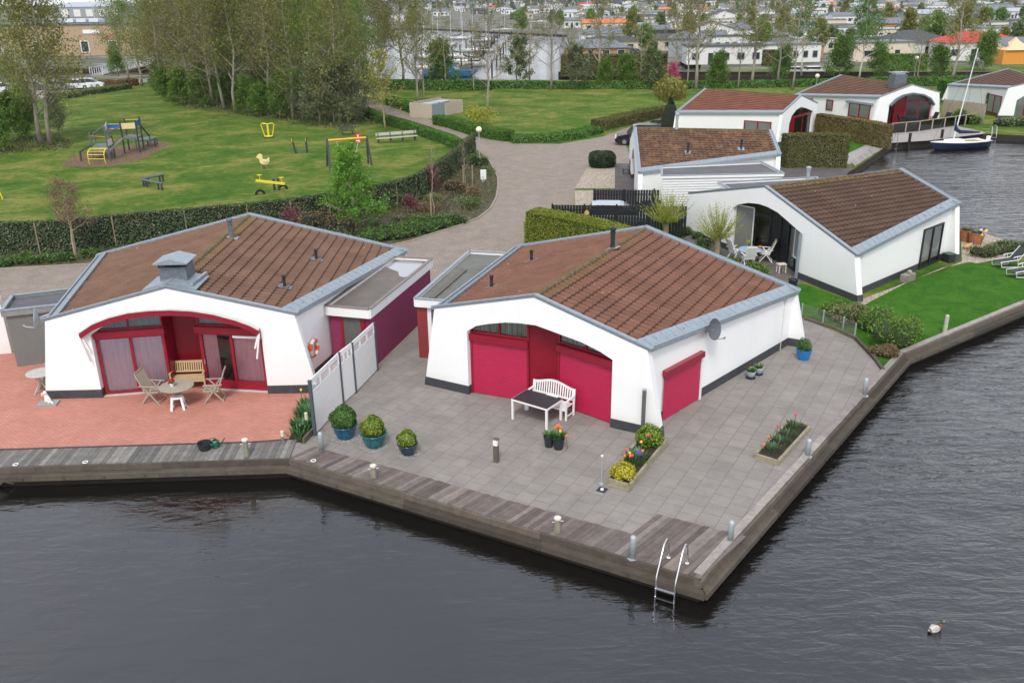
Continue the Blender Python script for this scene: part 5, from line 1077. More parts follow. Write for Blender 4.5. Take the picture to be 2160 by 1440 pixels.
# ------------------------------------------------------------------ around house C
tb = P3(1583, 525, .74); tb.z = 0
t = round_table('garden_table', 'round table with pale blue cloth and yellow flowers in the black arched recess', WHITEP, tb, .55)
b = MB(); b.lathe([(.60, .70), (.585, .735), (.56, .748), (.001, .75)], 28, capb=False); o = b.build('tablecloth', mat('pale_blue_cloth', (.30, .42, .55), .8, .15, 6)); o.location = tb; tag(o, 'pale blue tablecloth draped over the round table in the recess', 'tablecloth')
for u, v, a, lab in ((1550, 548, 20, 'white folding chair left of the blue-clothed table'), (1566, 519, -60, 'white folding chair behind the blue-clothed table'), (1577, 562, 95, 'white folding chair with its back to the camera at the blue-clothed table'), (1613, 551, 165, 'white folding chair with a beige coat, right of the blue-clothed table')):
    c = recliner('garden_chair', lab, WHITEP, P3(u, v), R(a), 'white chairs round the blue-clothed table')
b = MB(); 
for k in range(2): pass
t = T('coat', 'beige coat thrown over the back of the right-hand white chair', 'coat', P3(1613, 551), R(165)); b = MB(); rngc = random.Random(3); vs = []; n1, n2 = 9, 9
for i in range(n1):
    for j in range(n2): y = -.24+.48*i/(n1-1); s = j/(n2-1); x, z = (-.36-.14*s*1.0, .80+.32*s) if s < 1 else (0, 0); x, z = (-.30-.18*(1-abs(2*s-1)), .72+.42*(1-abs(2*s-1))); vs.append((x+(.045 if s < .5 else -.05)+rngc.uniform(-.012, .012), y, z+rngc.uniform(-.015, .015)))
b.add(vs, [(i*n2+j, i*n2+j+1, (i+1)*n2+j+1, (i+1)*n2+j) for i in range(n1-1) for j in range(n2-1)]); b.build('cloth', mat('beige_cloth', (.42, .34, .22), .9, .1), t, smooth=True)
t = T('plastic_stool', 'small cream stool on the terrace right of the white chairs', 'stool', P3(1647, 575), .2); b = MB(); b.box((0, 0, .44), (.42, .34, .035)); b.build('seat', mat('cream_plastic', (.68, .62, .52), .5), t)
for i in (-1, 1):
    for j in (-1, 1): b = MB(); b.beam((i*.17, j*.13, 0), (i*.16, j*.12, .43), .045, .045); b.build('leg', mat('cream_plastic', (.68, .62, .52), .5), t)
p = P3(1580, 518, .752); t = potted('flower_pot', 'teal pot of yellow and violet flowers on the blue tablecloth', p, .06, .08, .12, GL[1]); foliage(t, 'blooms', rng, 130, .028, (.20, .15, .10), leafmat('mixed_petals', ((.7, .5, .03), (.75, .55, .05), (.1, .2, .05), (.2, .05, .3))), (0, 0, .2))
t = potted('flower_pot', 'small orange pot at the right side of the blue tablecloth', P3(1603, 524, .752), .05, .07, .13, mat('orange_ceramic', (.6, .22, .05), .5))
t = potted('flower_pot', 'black tub at the foot of the blue-grey wind screen', P3(1672, 604), .17, .21, .34, CHAR)
# pollard willows
def pollard(label, loc, th, n, L, rng):
    t = T('pollard_willow', label, 'tree', loc, 0, 'pollarded willows with long lime shoots'); b = MB(); b.tube([(0, 0, 0), (.03, 0, th*.5), (0, 0, th*.85), (0, 0, th+.1)], [.16, .14, .16, .2], 10); b.build('trunk', mat('willow_bark', (.27, .22, .14), .9, .3, 9, bump=.5), t)
    br = MB(); LP = []
    for i in range(n):
        a = rng.uniform(0, 6.28); el = rng.uniform(.35, 1.45); l = L*rng.uniform(.6, 1.05); d = Vector((math.cos(a)*math.cos(el), math.sin(a)*math.cos(el), math.sin(el))); p0 = Vector((0, 0, th))+Vector((d.x, d.y, d.z*.4))*.12; p1 = p0+d*l*.5; p2 = p0+d*l+Vector((0, 0, l*.12)); br.tube([p0, p1, p2], [.014, .009, .004], 4, cap=False)
        for k in range(26): s_ = .2+.8*k/26; q = p0.lerp(p1, s_*2) if s_ < .5 else p1.lerp(p2, s_*2-1); LP.append((q.x+rng.normal()*.03, q.y+rng.normal()*.03, q.z+rng.normal()*.03))
    br.build('shoots', mat('lime_bark', (.30, .30, .07), .8, .2), t); V, F = leaves_arr(LP, .042, rng, asp=.4); np_mesh('leaves', V, F, leafmat('willow_leaves', ((.12, .17, .02), (.24, .30, .03), (.36, .40, .06)), 3), t)
pollard('pollard willow with lime shoots right in front of the white wall and terrace', P3(1511, 545), 1.0, 110, 1.7, rng)
pollard('pollard willow with lime shoots before the black slatted fence', P3(1403, 510), 1.0, 130, 1.8, rng)
# black fences with the silver car between
def slatfence(label, A, B, h, m, name='slatted_fence', bw=.14):
    t = T(name, label, 'fence', A); d = (B-A); L = d.length; d.normalize(); b = MB(); k = int(L/(bw+.02))
    for i in range(k): p = d*((i+.5)*L/k); b.box((p.x, p.y, h/2+(.01 if i % 2 else 0)), (bw, .025+.02*(i % 2), h-.06), math.atan2(d.y, d.x))
    b.build('boards', m, t); b = MB(); [b.beam((0, 0, z), tuple(d*L+Vector((0, 0, z))), .05, .06) for z in (.3, h-.3)]; b.build('rails', m, t)
    for i in range(int(L/1.8)+1): p = d*min(L, i*1.8); q = MB(); q.box((p.x, p.y, h/2+.03), (.09, .09, h+.04), math.atan2(d.y, d.x)); q.build('post', m, t)
    return t, d, L
A, B = V2(1165, 431, 1.8).to_3d(), V2(1450, 434, 1.8).to_3d(); t, d, L = slatfence('black slatted fence with a small gold house sign, behind the big clipped hedge', A, B, 1.8, BLACKP)
k = L*.26; q = d*k; n = Vector((d.y, -d.x, 0)); b = MB(); c0 = q+n*.05; z = 1.35; pl = [(-.13, -.12), (.13, -.12), (.13, .06), (0, .18), (-.13, .06)]
b.add([(c0.x+d.x*x, c0.y+d.y*x, z+y) for x, y in pl]+[(c0.x+d.x*x+n.x*.02, c0.y+d.y*x+n.y*.02, z+y) for x, y in pl], [(4, 3, 2, 1, 0), (5, 6, 7, 8, 9)]+[(i, (i+1) % 5, (i+1) % 5+5, i+5) for i in range(5)]); b.build('house_sign', mat('gold_sign', (.5, .36, .15), .5), t)
slatfence('shorter black slatted fence beside the gravel, behind the silver car', V2(1253, 399, 1.8).to_3d(), V2(1391, 400, 1.8).to_3d(), 1.8, BLACKP)
def car(label, loc, rz, col, L=4.3, W=1.75, H=1.48, group=None, metal=.5, name='parked_car', tall=0.0):
    t = T(name, label, 'car', loc, rz, group); b = MB(); ys = W/2
    def sect(pts, y): return [(x, y, z) for x, z in pts]
    low = [(-L/2, .35), (-L/2+.05, .75), (-L/2+.15, .95+tall), (L/2-1.15, .95+tall*.6), (L/2-.25, .78+tall*.4), (L/2, .6), (L/2, .35), (L/2-.3, .22), (-L/2+.3, .22)]
    n = len(low); rings = [(-ys, .94), (-ys*.97, 1), (ys*.97, 1), (ys, .94)]; vs = []
    for y, k in rings: vs += [(x*(.985 if k < 1 else 1), y, .5+(z-.5)*k) for x, z in low]
    fs = [tuple(range(n)), tuple(3*n+i for i in range(n-1, -1, -1))]+[(r_*n+i, (r_+1)*n+i, (r_+1)*n+(i+1) % n, r_*n+(i+1) % n) for r_ in range(3) for i in range(n)]
    b.add(vs, fs); b.build('body', mat('car_paint_'+'_'.join(str(int(c*100)) for c in col), col, .25, .03, metal=metal), t)
    g = MB(); rf = MB(); bx = [(-L/2+.2, .93+tall), (-L/2+.65, H-.05), (-L/2+1.0, H), (L/2-2.1, H), (L/2-1.55, H-.12), (L/2-1.05, .93+tall*.6)]
    n = len(bx); vs = [(x, -ys*(.93 if z < 1.1+tall else .78), z) for x, z in bx]+[(x, ys*(.93 if z < 1.1+tall else .78), z) for x, z in bx]
    g.add(vs, [tuple(range(n)), tuple(range(2*n-1, n-1, -1))]+[(i, i+n, i+n+1, i+1) for i in range(n-1)]); g.build('windows', mat('car_glass', (.015, .02, .025), .08), t)
    rf.add([(-L/2+.62, -ys*.75, H-.03), (-L/2+1.0, -ys*.76, H+.015), (L/2-2.1, -ys*.76, H+.015), (L/2-1.85, -ys*.74, H-.03), (-L/2+.62, ys*.75, H-.03), (-L/2+1.0, ys*.76, H+.015), (L/2-2.1, ys*.76, H+.015), (L/2-1.85, ys*.74, H-.03)], [(0, 1, 5, 4), (1, 2, 6, 5), (2, 3, 7, 6), (0, 3, 2, 1), (4, 5, 6, 7)]); rf.build('roof', MATS['car_paint_'+'_'.join(str(int(c*100)) for c in col)], t)
    for x in (-L/2+.8, L/2-.85):
        for s in (-1, 1):
            b = MB(); b.tube([(x, s*(ys-.2), .32), (x, s*(ys+.01), .32)], .32, 16); w_ = b.build('wheel', mat('tyre_rubber', (.012, .012, .012), .8), t); b = MB(); b.tube([(x, s*(ys-.02), .32), (x, s*(ys+.02), .32)], .19, 12); b.build('rim', mat('rim_metal', (.4, .4, .42), .3, metal=.8), w_)
    for s in (-1, 1): b = MB(); b.box((L/2-.05, s*ys*.72, .64), (.14, .36, .13)); b.build('headlight', PLASTIC, t); b = MB(); b.box((-L/2+.03, s*ys*.78, .78), (.1, .24, .16)); b.build('tail_light', mat('tail_red', (.4, .01, .01), .3), t)
    return t
p = P3(1305, 430, 1.45); car('silver-blue car parked between the two black fences, only its roof showing', (p.x, p.y, 0), hedg(A, B), (.42, .46, .50), H=1.5)
p = P3(1352, 304); SUV = car('dark suv nosing out from behind the lichen-roofed bungalow', p, R(172), (.02, .022, .03), L=4.7, W=1.9, H=1.78, tall=.12)
# loungers
BLK = mat('black_mesh_fabric', (.03, .032, .04), .7, .1)
def lounger(label, loc, rz):
    t = T('sun_lounger', label, 'sun lounger', loc, rz, 'black sun loungers with white frames'); b = MB(); b.box((.25, 0, .36), (1.15, .5, .02)); b.beam((-.32, 0, .37), (-.85, 0, .88), .5, .02, up=(1, 0, 1)); b.build('fabric', BLK, t)
    for s in (-1, 1):
        b = MB(); b.tube([(.85, s*.27, .36), (-.32, s*.27, .37), (-.87, s*.27, .90)], .02, 6); b.tube([(.8, s*.28, .35), (.75, s*.28, .12), (.3, s*.28, .06), (-.3, s*.28, .0)], .02, 6); b.build('side_frame', WHITEP, t)
        b = MB(); b.tube([(-.5, s*.3, .55), (-.1, s*.3, .56), (.1, s*.3, .52)], .02, 6); b.tube([(-.15, s*.3, .56), (-.35, s*.29, 0)], .018, 6); b.build('armrest', WHITEP, t)
lounger('black sun lounger with white frame, further from the water-edge lawn quay', P3(2126, 562), R(200)); lounger('black sun lounger with white frame cut by the right picture edge', P3(2158, 583), R(200))
TC = mat('terracotta', (.38, .14, .06), .8, .15, 5)
for u, v, lab in ((2036, 508, 'terracotta tub at the water side, left of its twin'), (2057, 514, 'terracotta tub beside the garden pinwheel')):
    t = potted('flower_pot', lab, P3(u, v), .30, .40, .62, TC, rim=.03); spikyleaves(t, 60, .4, .5, leafmat('grey_green_leaves', ((.08, .11, .06), (.15, .18, .10))), rng, c=(0, 0, .5))
t = T('garden_pinwheel', 'multicoloured pinwheel on a stick by the terracotta tubs', 'pinwheel', P3(2065, 534)); b = MB(); b.tube([(0, 0, 0), (0, 0, 1.15)], .012, 6); b.build('stick', CHAR, t)
for i, c in enumerate(((.7, .7, .1), (.2, .05, .3), (.75, .75, .7), (.03, .04, .2), (.6, .7, .1), (.5, .2, .5))): a = i*math.pi/3; b = MB(); b.add([(0, -.03, 1.15), (.22*math.cos(a), -.05, 1.15+.22*math.sin(a)), (.24*math.cos(a+.7), -.02, 1.15+.24*math.sin(a+.7))], [(0, 1, 2)]); b.build('petal', mat('pinwheel_%d' % i, c, .4), t)
t = T('garden_ornament', 'colourful hen-shaped ornament lying on the gravel by the tubs', 'ornament', P3(2042, 525), .3); b = MB(); b.tube([(-.3, 0, .1), (-.1, 0, .14), (.1, 0, .2), (.22, 0, .3)], [.05, .13, .12, .04], 10); b.build('body', mat('painted_hen', (.5, .3, .12), .5, .6, 14), t, smooth=True); b = MB(); b.tube([(.2, 0, .26), (.27, 0, .34), (.3, 0, .4)], [.05, .06, .02], 8); b.build('head', mat('hen_blue', (.05, .05, .3), .5), t); b = MB(); [b.tube([(-.28, i*.04, .12), (-.4, i*.09, .24)], [.03, .01], 5) for i in (-1, 0, 1)]; b.build('tail', mat('hen_yellow', (.7, .5, .1), .5), t)
t = T('stone_trough', 'old ribbed stone trough with small finds on the gravel strip', 'trough', P3(1914, 592), hedg(P3(1811, 630), P3(2029, 553))); b = MB(); b.box((0, 0, .17), (.75, .34, .34)); [b.box((-.3+i*.12, -.18, .17), (.05, .03, .28)) for i in range(6)]; b.build('trough', mat('trough_stone', (.25, .22, .18), .9, .3, 9), t); b = MB(); b.lathe([(.05, .34), (.12, .38), (.09, .48), (.001, .5)], 10, (0.1, 0, 0)); b.build('stone', GRAVEL, t)
t = T('planter_box', 'black square tub with green lid in the far wall corner of the lawn', 'tub', P3(2000, 552), .4); b = MB(); b.box((0, 0, .2), (.42, .42, .4)); b.build('tub', CHAR, t); b = MB(); b.box((0, 0, .42), (.46, .46, .04)); b.build('lid', mat('dark_green_lid', (.02, .08, .06), .5), t)
# black garden chair by house D
t = T('garden_chair', 'black metal chair beside the gable of the lichen-roofed bungalow', 'chair', P3(1321, 368), R(180)); b = MB(); b.box((0, 0, .44), (.5, .5, .04)); b.build('seat', BLACKP, t); b = MB(); [b.beam((-.22, -.24, z), (-.26, .24, z), .03, .05) for z in (.6, .75, .9, 1.05)]; [b.beam((-.22, s*.24, .4), (-.27, s*.24, 1.1), .03, .04) for s in (-1, 1)]; b.build('backrest', BLACKP, t)
for i in (-1, 1):
    for j in (-1, 1): b = MB(); b.box((i*.22, j*.23, .22), (.035, .035, .44)); b.build('leg', BLACKP, t)
# ------------------------------------------------------------------ hedges, shrubs, trees
rng = np.random.default_rng(11)
IVY = leafmat('ivy_leaves', ((.016, .045, .018), (.035, .085, .03), (.065, .115, .04), (.12, .15, .06), (.21, .19, .11)), 1.2)
YEW = leafmat('yew_leaves', ((.008, .022, .006), (.016, .045, .01), (.03, .07, .014)), 1)
CON = leafmat('conifer_hedge_leaves', ((.075, .12, .008), (.14, .19, .012), (.22, .25, .018), (.33, .32, .03)), 1)
PRIV = leafmat('privet_leaves', ((.02, .07, .008), (.05, .14, .012), (.09, .21, .02), (.13, .27, .03)), 1.5)
BEECH = leafmat('beech_leaves', ((.16, .085, .035), (.24, .13, .05), (.10, .18, .03), (.30, .19, .08)), .9)
BEECHG = leafmat('rusty_hedge_leaves', ((.04, .08, .015), (.06, .12, .02), (.22, .13, .045), (.09, .14, .03)), .7)
REDL = leafmat('plum_leaves', ((.11, .035, .045), (.18, .06, .07), (.24, .11, .10)), 2)
RUST = leafmat('dry_leaves', ((.12, .07, .035), (.20, .12, .06), (.26, .19, .10), (.10, .12, .04)), 2)
LIME = leafmat('lime_tree_leaves', ((.06, .18, .01), (.12, .29, .018), (.19, .40, .03)), 2, .4)
MIX = leafmat('mixed_shrub_leaves', ((.045, .10, .02), (.09, .16, .035), (.15, .20, .06), (.19, .17, .09)), 1)
OLIVE = leafmat('budding_leaves', ((.125, .14, .02), (.18, .195, .03), (.24, .245, .045), (.27, .25, .08)), .25, .45)
OLIVEG = leafmat('young_green_leaves', ((.07, .16, .015), (.12, .23, .025), (.18, .30, .04)), .25, .45)
BUDS = leafmat('brown_bud_leaves', ((.15, .135, .06), (.20, .18, .08), (.26, .235, .11)), .3, .45)
BIRCH = leafmat('birch_leaves', ((.06, .14, .02), (.10, .21, .035), (.15, .28, .05)), .4, .4)
SILV = leafmat('grey_willow_leaves', ((.11, .14, .065), (.16, .19, .09), (.22, .25, .12)), .4, .4)
GOLDW = leafmat('yellow_willow_leaves', ((.16, .18, .04), (.28, .28, .06), (.38, .35, .10)), .6)
PINKL = leafmat('magenta_blossom', ((.35, .03, .10), (.5, .06, .15)), 1)
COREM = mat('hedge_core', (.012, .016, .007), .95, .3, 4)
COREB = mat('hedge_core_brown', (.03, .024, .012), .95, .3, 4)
BARK = mat('grey_bark', (.27, .235, .19), .9, .3, 5, bump=.5, stretch=(1, 1, .3)); BARKP = mat('pale_bark', (.29, .255, .20), .85, .25, 4, stretch=(1, 1, .3)); TWIG = mat('twigs', (.21, .18, .11), .9, .2)
def hedge(name, label, pts, wd, h, m, dens=260, size=.045, core=COREM, cat='hedge', jitter=.04, group=None, hs=None, asp=.6, cap=None):
    P = [Vector((p[0], p[1])) for p in pts]; o = P[0]; t = T(name, label, cat, (o.x, o.y, 0), 0, group); n = len(P); N_ = []
    for i in range(n):
        d = (P[min(i+1, n-1)]-P[max(i-1, 0)]).normalized(); N_.append(Vector((-d.y, d.x)))
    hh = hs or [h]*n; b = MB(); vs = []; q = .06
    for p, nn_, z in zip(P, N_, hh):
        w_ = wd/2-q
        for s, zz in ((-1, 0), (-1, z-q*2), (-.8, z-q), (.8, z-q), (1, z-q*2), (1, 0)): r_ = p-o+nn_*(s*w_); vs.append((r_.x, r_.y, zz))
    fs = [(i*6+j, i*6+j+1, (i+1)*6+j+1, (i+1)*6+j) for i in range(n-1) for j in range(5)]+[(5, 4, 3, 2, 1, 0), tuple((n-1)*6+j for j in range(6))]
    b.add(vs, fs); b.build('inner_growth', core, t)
    PT = []; DR = []
    def face(f, A, D, nrm):
        L = f; k = int(L*dens)
        for _ in range(k): pass
    for i in range(n-1):
        a, c = P[i]-o, P[i+1]-o; L = (c-a).length
        for s in (-1, 1):
            k = int(L*(hh[i]+hh[i+1])/2*dens); u = rng.random(k); v = rng.random(k); zz = v*(hh[i]*(1-u)+hh[i+1]*u); wv = wd/2+np.sin(u*L*1.3+zz*2)*jitter+rng.normal(size=k)*jitter*.7-np.where(zz > .85*h, (zz/h-.85)*wd*.4, 0)
            nx = N_[i].x*(1-u)+N_[i+1].x*u; ny = N_[i].y*(1-u)+N_[i+1].y*u
            PT.append(np.stack([a.x+(c.x-a.x)*u+nx*s*wv, a.y+(c.y-a.y)*u+ny*s*wv, zz], 1)); DR.append(np.stack([nx*s, ny*s, nx*0+.3], 1))
        k = int(L*wd*dens*1.1); u = rng.random(k); v = rng.random(k)*2-1; zz = hh[i]*(1-u)+hh[i+1]*u+rng.normal(size=k)*jitter*.7-np.abs(v)**4*.07; nx = N_[i].x*(1-u)+N_[i+1].x*u; ny = N_[i].y*(1-u)+N_[i+1].y*u
        PT.append(np.stack([a.x+(c.x-a.x)*u+nx*v*wd/2, a.y+(c.y-a.y)*u+ny*v*wd/2, zz], 1)); DR.append(np.tile([0, 0, 1.0], (k, 1)))
    for i, sg in ((0, -1), (n-1, 1)):
        k = int(wd*hh[i]*dens); d = (P[1]-P[0]).normalized() if i == 0 else (P[-1]-P[-2]).normalized(); v = rng.random(k)*2-1; zz = rng.random(k)*hh[i]; c = P[i]-o
        PT.append(np.stack([c.x+N_[i].x*v*wd/2+d.x*sg*rng.normal(size=k)*jitter, c.y+N_[i].y*v*wd/2+d.y*sg*rng.normal(size=k)*jitter, zz], 1)); DR.append(np.tile([d.x*sg, d.y*sg, .2], (k, 1)))
    V, F = leaves_arr(np.concatenate(PT), size, rng, asp=asp, dirs=np.concatenate(DR)); np_mesh('foliage', V, F, m, t); return t
def shrub(name, label, loc, sz, m, n=900, size=.05, group=None, cat='shrub', stems=7, shell=.75, core=True, asp=.5, corem=COREM):
    t = T(name, label, cat, loc, 0, group); b = MB()
    for i in range(stems): a = rng.uniform(0, 6.28); b.tube([(0, 0, 0), (sz[0]*.35*math.cos(a), sz[1]*.35*math.sin(a), sz[2]*.5), (sz[0]*.75*math.cos(a), sz[1]*.75*math.sin(a), sz[2]*rng.uniform(.75, .98))], [.02, .012, .005], 4, cap=False)
    b.build('stems', TWIG, t)
    P = []; k = max(4, int(3+sz[0]*3)); cs = [(rng.uniform(-.5, .5)*sz[0], rng.uniform(-.5, .5)*sz[1], sz[2]*rng.uniform(.35, .65)) for _ in range(k)]
    for c in cs:
        q = rng.normal(size=(n//k, 3)); q /= np.linalg.norm(q, axis=1)[:, None]; q *= (1-shell*rng.random(len(q))**1.4)[:, None]; q *= np.array([sz[0]*.55, sz[1]*.55, sz[2]*.42]); q += np.array(c); P.append(q)
    P = np.concatenate(P); P = P[P[:, 2] > .01]; V, F = leaves_arr(P, size, rng, up=.3, asp=asp); np_mesh('foliage', V, F, m, t)
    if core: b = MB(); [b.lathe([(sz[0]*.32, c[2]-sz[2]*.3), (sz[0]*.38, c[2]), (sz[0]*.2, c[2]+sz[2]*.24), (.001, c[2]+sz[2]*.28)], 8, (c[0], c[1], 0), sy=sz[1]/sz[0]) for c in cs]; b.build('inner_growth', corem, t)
    return t
# ivy-covered fence round the playground
iv = [(-260, 551), (-100, 543), (0, 536), (90, 533), (165, 528), (250, 518), (400, 503), (530, 491), (620, 480), (700, 468), (775, 453), (840, 437), (880, 422), (918, 398), (945, 378), (972, 352), (990, 333), (1000, 324)]
t = hedge('ivy_hedge', 'long curved ivy-covered fence separating playground lawn and planting bed', [V2(*p) for p in iv], .38, 1.75, IVY, 330, .055, jitter=.05)
o = t.location; b = MB()
for i in range(2, len(iv)-1, 1):
    a = V2(*iv[i]).to_3d()-o; b.tube([(a.x, a.y-.24, 0), (a.x, a.y-.24, 1.7)], .04, 6)
b.build('post', mat('hedge_post', (.26, .21, .14), .9, .2), t)
hh = .9; CLIP = hedge('clipped_hedge', 'big clipped yellow-green conifer hedge at the road bend', [V2(*p, 1.9) for p in ((1124, 441), (1160, 447), (1215, 457), (1265, 468), (1310, 480), (1375, 500), (1440, 530))], 1.35, 1.9, CON, 900, .035, jitter=.05, core=mat('core_olive', (.03, .045, .006), .95))
hedge('clipped_hedge', 'tall dark hedge with russet patches behind the slate-roofed annex', [V2(1650, 352), V2(1700, 350), V2(1783, 352)], 1.3, 2.5, BEECHG, 520, .05)
hedge('beech_hedge', 'russet and green beech hedge between the arched window house and the terrace', [V2(*p, 2.0) for p in ((1730, 240), (1770, 246), (1810, 251), (1850, 258), (1874, 264))], 1.0, 2.0, BEECH, 420, .06, core=COREB)
hedge('clipped_hedge', 'low bright green hedge along the lamp side of the brick road', [V2(*p) for p in ((925, 262), (960, 270), (1000, 283), (1040, 292), (1075, 297))], 1.4, .95, PRIV, 420, .06)
hedge('clipped_hedge', 'dark green hedge beside the bin enclosure at the path', [V2(*p) for p in ((825, 220), (850, 229), (880, 240), (903, 243))], 1.4, .95, PRIV, 300, .07)
hedge('clipped_hedge', 'narrow hedge between the long wooden bench and the brick path', [V2(*p) for p in ((775, 245), (810, 260), (860, 274), (905, 290), (950, 306), (968, 316))], .9, .9, PRIV, 400, .06)
hedge('clipped_hedge', 'low rough verge hedge on the meadow side of the road', [V2(*p) for p in ((1080, 300), (1140, 298), (1200, 292), (1255, 279))], 2.0, .6, PRIV, 300, .07)
hedge('clipped_hedge', 'dark winter-brown shrub row along the meadow near the road fork', [V2(*p) for p in ((1262, 274), (1310, 263), (1370, 249), (1410, 243))], 1.8, 1.0, BEECHG, 300, .07, core=COREB)
hedge('clipped_hedge', 'long low green hedge along the canal path behind the meadow', [V2(*p) for p in ((1040, 186), (1140, 187), (1240, 187), (1340, 187), (1440, 187), (1530, 186), (1640, 184), (1720, 182), (1800, 180))], 1.6, .95, PRIV, 110, .12)
hedge('clipped_hedge', 'green hedge between the two rightmost distant bungalows', [V2(*p) for p in ((1985, 205), (2030, 214), (2092, 240))], 1.4, 2.2, PRIV, 260, .08)
hedge('clipped_hedge', 'long green hedge on the canal bank behind the zinc chimney', [V2(*p) for p in ((1830, 182), (1900, 181), (1985, 181), (2100, 176))], 1.5, 1.2, PRIV, 120, .11)
hedge('clipped_hedge', 'dense green hedge left of the harbour at the meadow edge', [V2(*p) for p in ((770, 190), (850, 188), (940, 190), (1035, 190))], 2.2, 1.3, PRIV, 130, .12)
hedge('clipped_hedge', 'tall khaki hedge on the far canal bank below the orange brick chalet', [V2(*p) for p in ((1185, 160), (1260, 160), (1340, 160), (1405, 160))], 2.2, 3.4, leafmat('khaki_hedge', ((.07, .075, .015), (.12, .12, .03), (.16, .15, .04)), .3), 90, .16)
# bed planting between ivy fence and road
BP = [('plum shrub', REDL, 'plum-red shrub'), ('dry', RUST, 'rust-brown twiggy shrub'), ('mix', MIX, 'loose green shrub'), ('juni', PRIV, 'bright green low conifer'), ('grey', SILV, 'grey-green lavender clump')]
def bedshrub(u, v, sz, m, lab, n=700, size=.05, **k): return shrub('shrub', lab, P3(u, v), sz, m, n, size, group='shrubs in the roadside bed', **k)
for i, (u, v, sz, m, lab) in enumerate([
    (622, 492, (1.1, .9, 1.7), REDL, 'plum-red shrub against the ivy fence behind the left roof'), (665, 500, (1.3, 1.0, 1.6), RUST, 'rust-brown dense shrub beside the plum shrub'), (712, 500, (1.2, .9, 1.3), RUST, 'rusty shrub at the foot of the bright green tree'),
    (700, 520, (1.0, .8, 1.0), MIX, 'mid-green shrub just above the back edge of the left roof'), (640, 515, (1.0, .7, 1.0), MIX, 'loose shrub left behind the peak of the left roof'), (795, 478, (.8, .6, .6), SILV, 'grey-green clump right of the bright green tree'), (850, 470, (.8, .6, .5), SILV, 'pale lavender clump in the middle of the bed'),
    (925, 435, (1.0, .8, .9), MIX, 'green shrub in the bed under the staked saplings'), (985, 440, (1.2, .8, .8), MIX, 'leafy green shrub inside the curve of the road kerb'), (1000, 415, (.9, .8, .9), RUST, 'straw-brown grassy clump near the white junction box'), (960, 410, (.9, .7, 1.0), RUST, 'dry reddish clump between the saplings'),
    (900, 445, (1.2, .9, .7), RUST, 'low brown heather patch in the bed centre'), (870, 448, (.7, .6, 1.3), REDL, 'plum sapling shrub left of the tall stake'), (915, 408, (.7, .6, 2.2), REDL, 'tall plum-red shrub at the bend of the ivy fence'), (1010, 352, (.9, .7, 1.0), PRIV, 'green shrub at the foot of the globe lamp'), (1030, 370, (.8, .6, .7), MIX, 'small shrub behind the white junction box'), (960, 352, (.7, .5, 1.4), REDL, 'plum twiggy shrub at the right end of the ivy fence')]):
    bedshrub(u, v, sz, m, lab, 1500 if sz[0] > .9 else 1000, .06, core=sz[2] > .9 and m is not REDL)
k = 0
for (u, v) in ((785, 512), (815, 505), (850, 500), (885, 490), (920, 482), (950, 470), (775, 498), (830, 492), (870, 484), (905, 474)):
    k += 1; bedshrub(u, v, (1.15, .75, .55), PRIV, 'spreading bright green juniper in the mat along the road kerb', 1500, .06)
for i, (u, v) in enumerate(((8, 562), (35, 558), (72, 556), (105, 552), (138, 550), (185, 545), (205, 540), (60, 548), (-20, 560))):
    bedshrub(u, v, (.55, .45, .5), PRIV, 'small round green shrub in the row at the foot of the ivy fence, left', 700, .05)
# scattered ground cover in the bed
def scatter_leaves(name, label, poly, n, size, m, zmax=.25, cat='ground cover'):
    P = [V2(*p) for p in poly]; xs = [p.x for p in P]; ys = [p.y for p in P]; pts = []
    def inside(x, y):
        c = False
        for i in range(len(P)):
            a, b_ = P[i], P[(i+1) % len(P)]
            if (a.y > y) != (b_.y > y) and x < (b_.x-a.x)*(y-a.y)/(b_.y-a.y)+a.x: c = not c
        return c
    while len(pts) < n:
        x = rng.uniform(min(xs), max(xs)); y = rng.uniform(min(ys), max(ys))
        if inside(x, y): pts.append((x, y, rng.random()**2*zmax+.01))
    V, F = leaves_arr(pts, size, rng, up=.2, asp=.35); o = np_mesh(name, V, F, m); tag(o, label, cat, kind='stuff'); return o
scatter_leaves('ground_cover', 'mixed dry and green ground cover filling the roadside bed', [(640, 525), (780, 515), (915, 488), (1008, 455), (1045, 415), (1048, 375), (1025, 340), (1000, 325), (945, 385), (840, 440), (700, 470), (560, 492), (560, 520)], 20000, .06, leafmat('ground_mix', ((.05, .08, .02), (.10, .13, .04), (.20, .17, .09), (.12, .08, .05)), .6), .5)
scatter_leaves('ground_cover', 'leafy strip of plants below the ivy fence on the left', [(-200, 575), (210, 552), (400, 545), (560, 535), (560, 498), (250, 520), (0, 540), (-200, 552)], 6000, .05, MIX, .3)
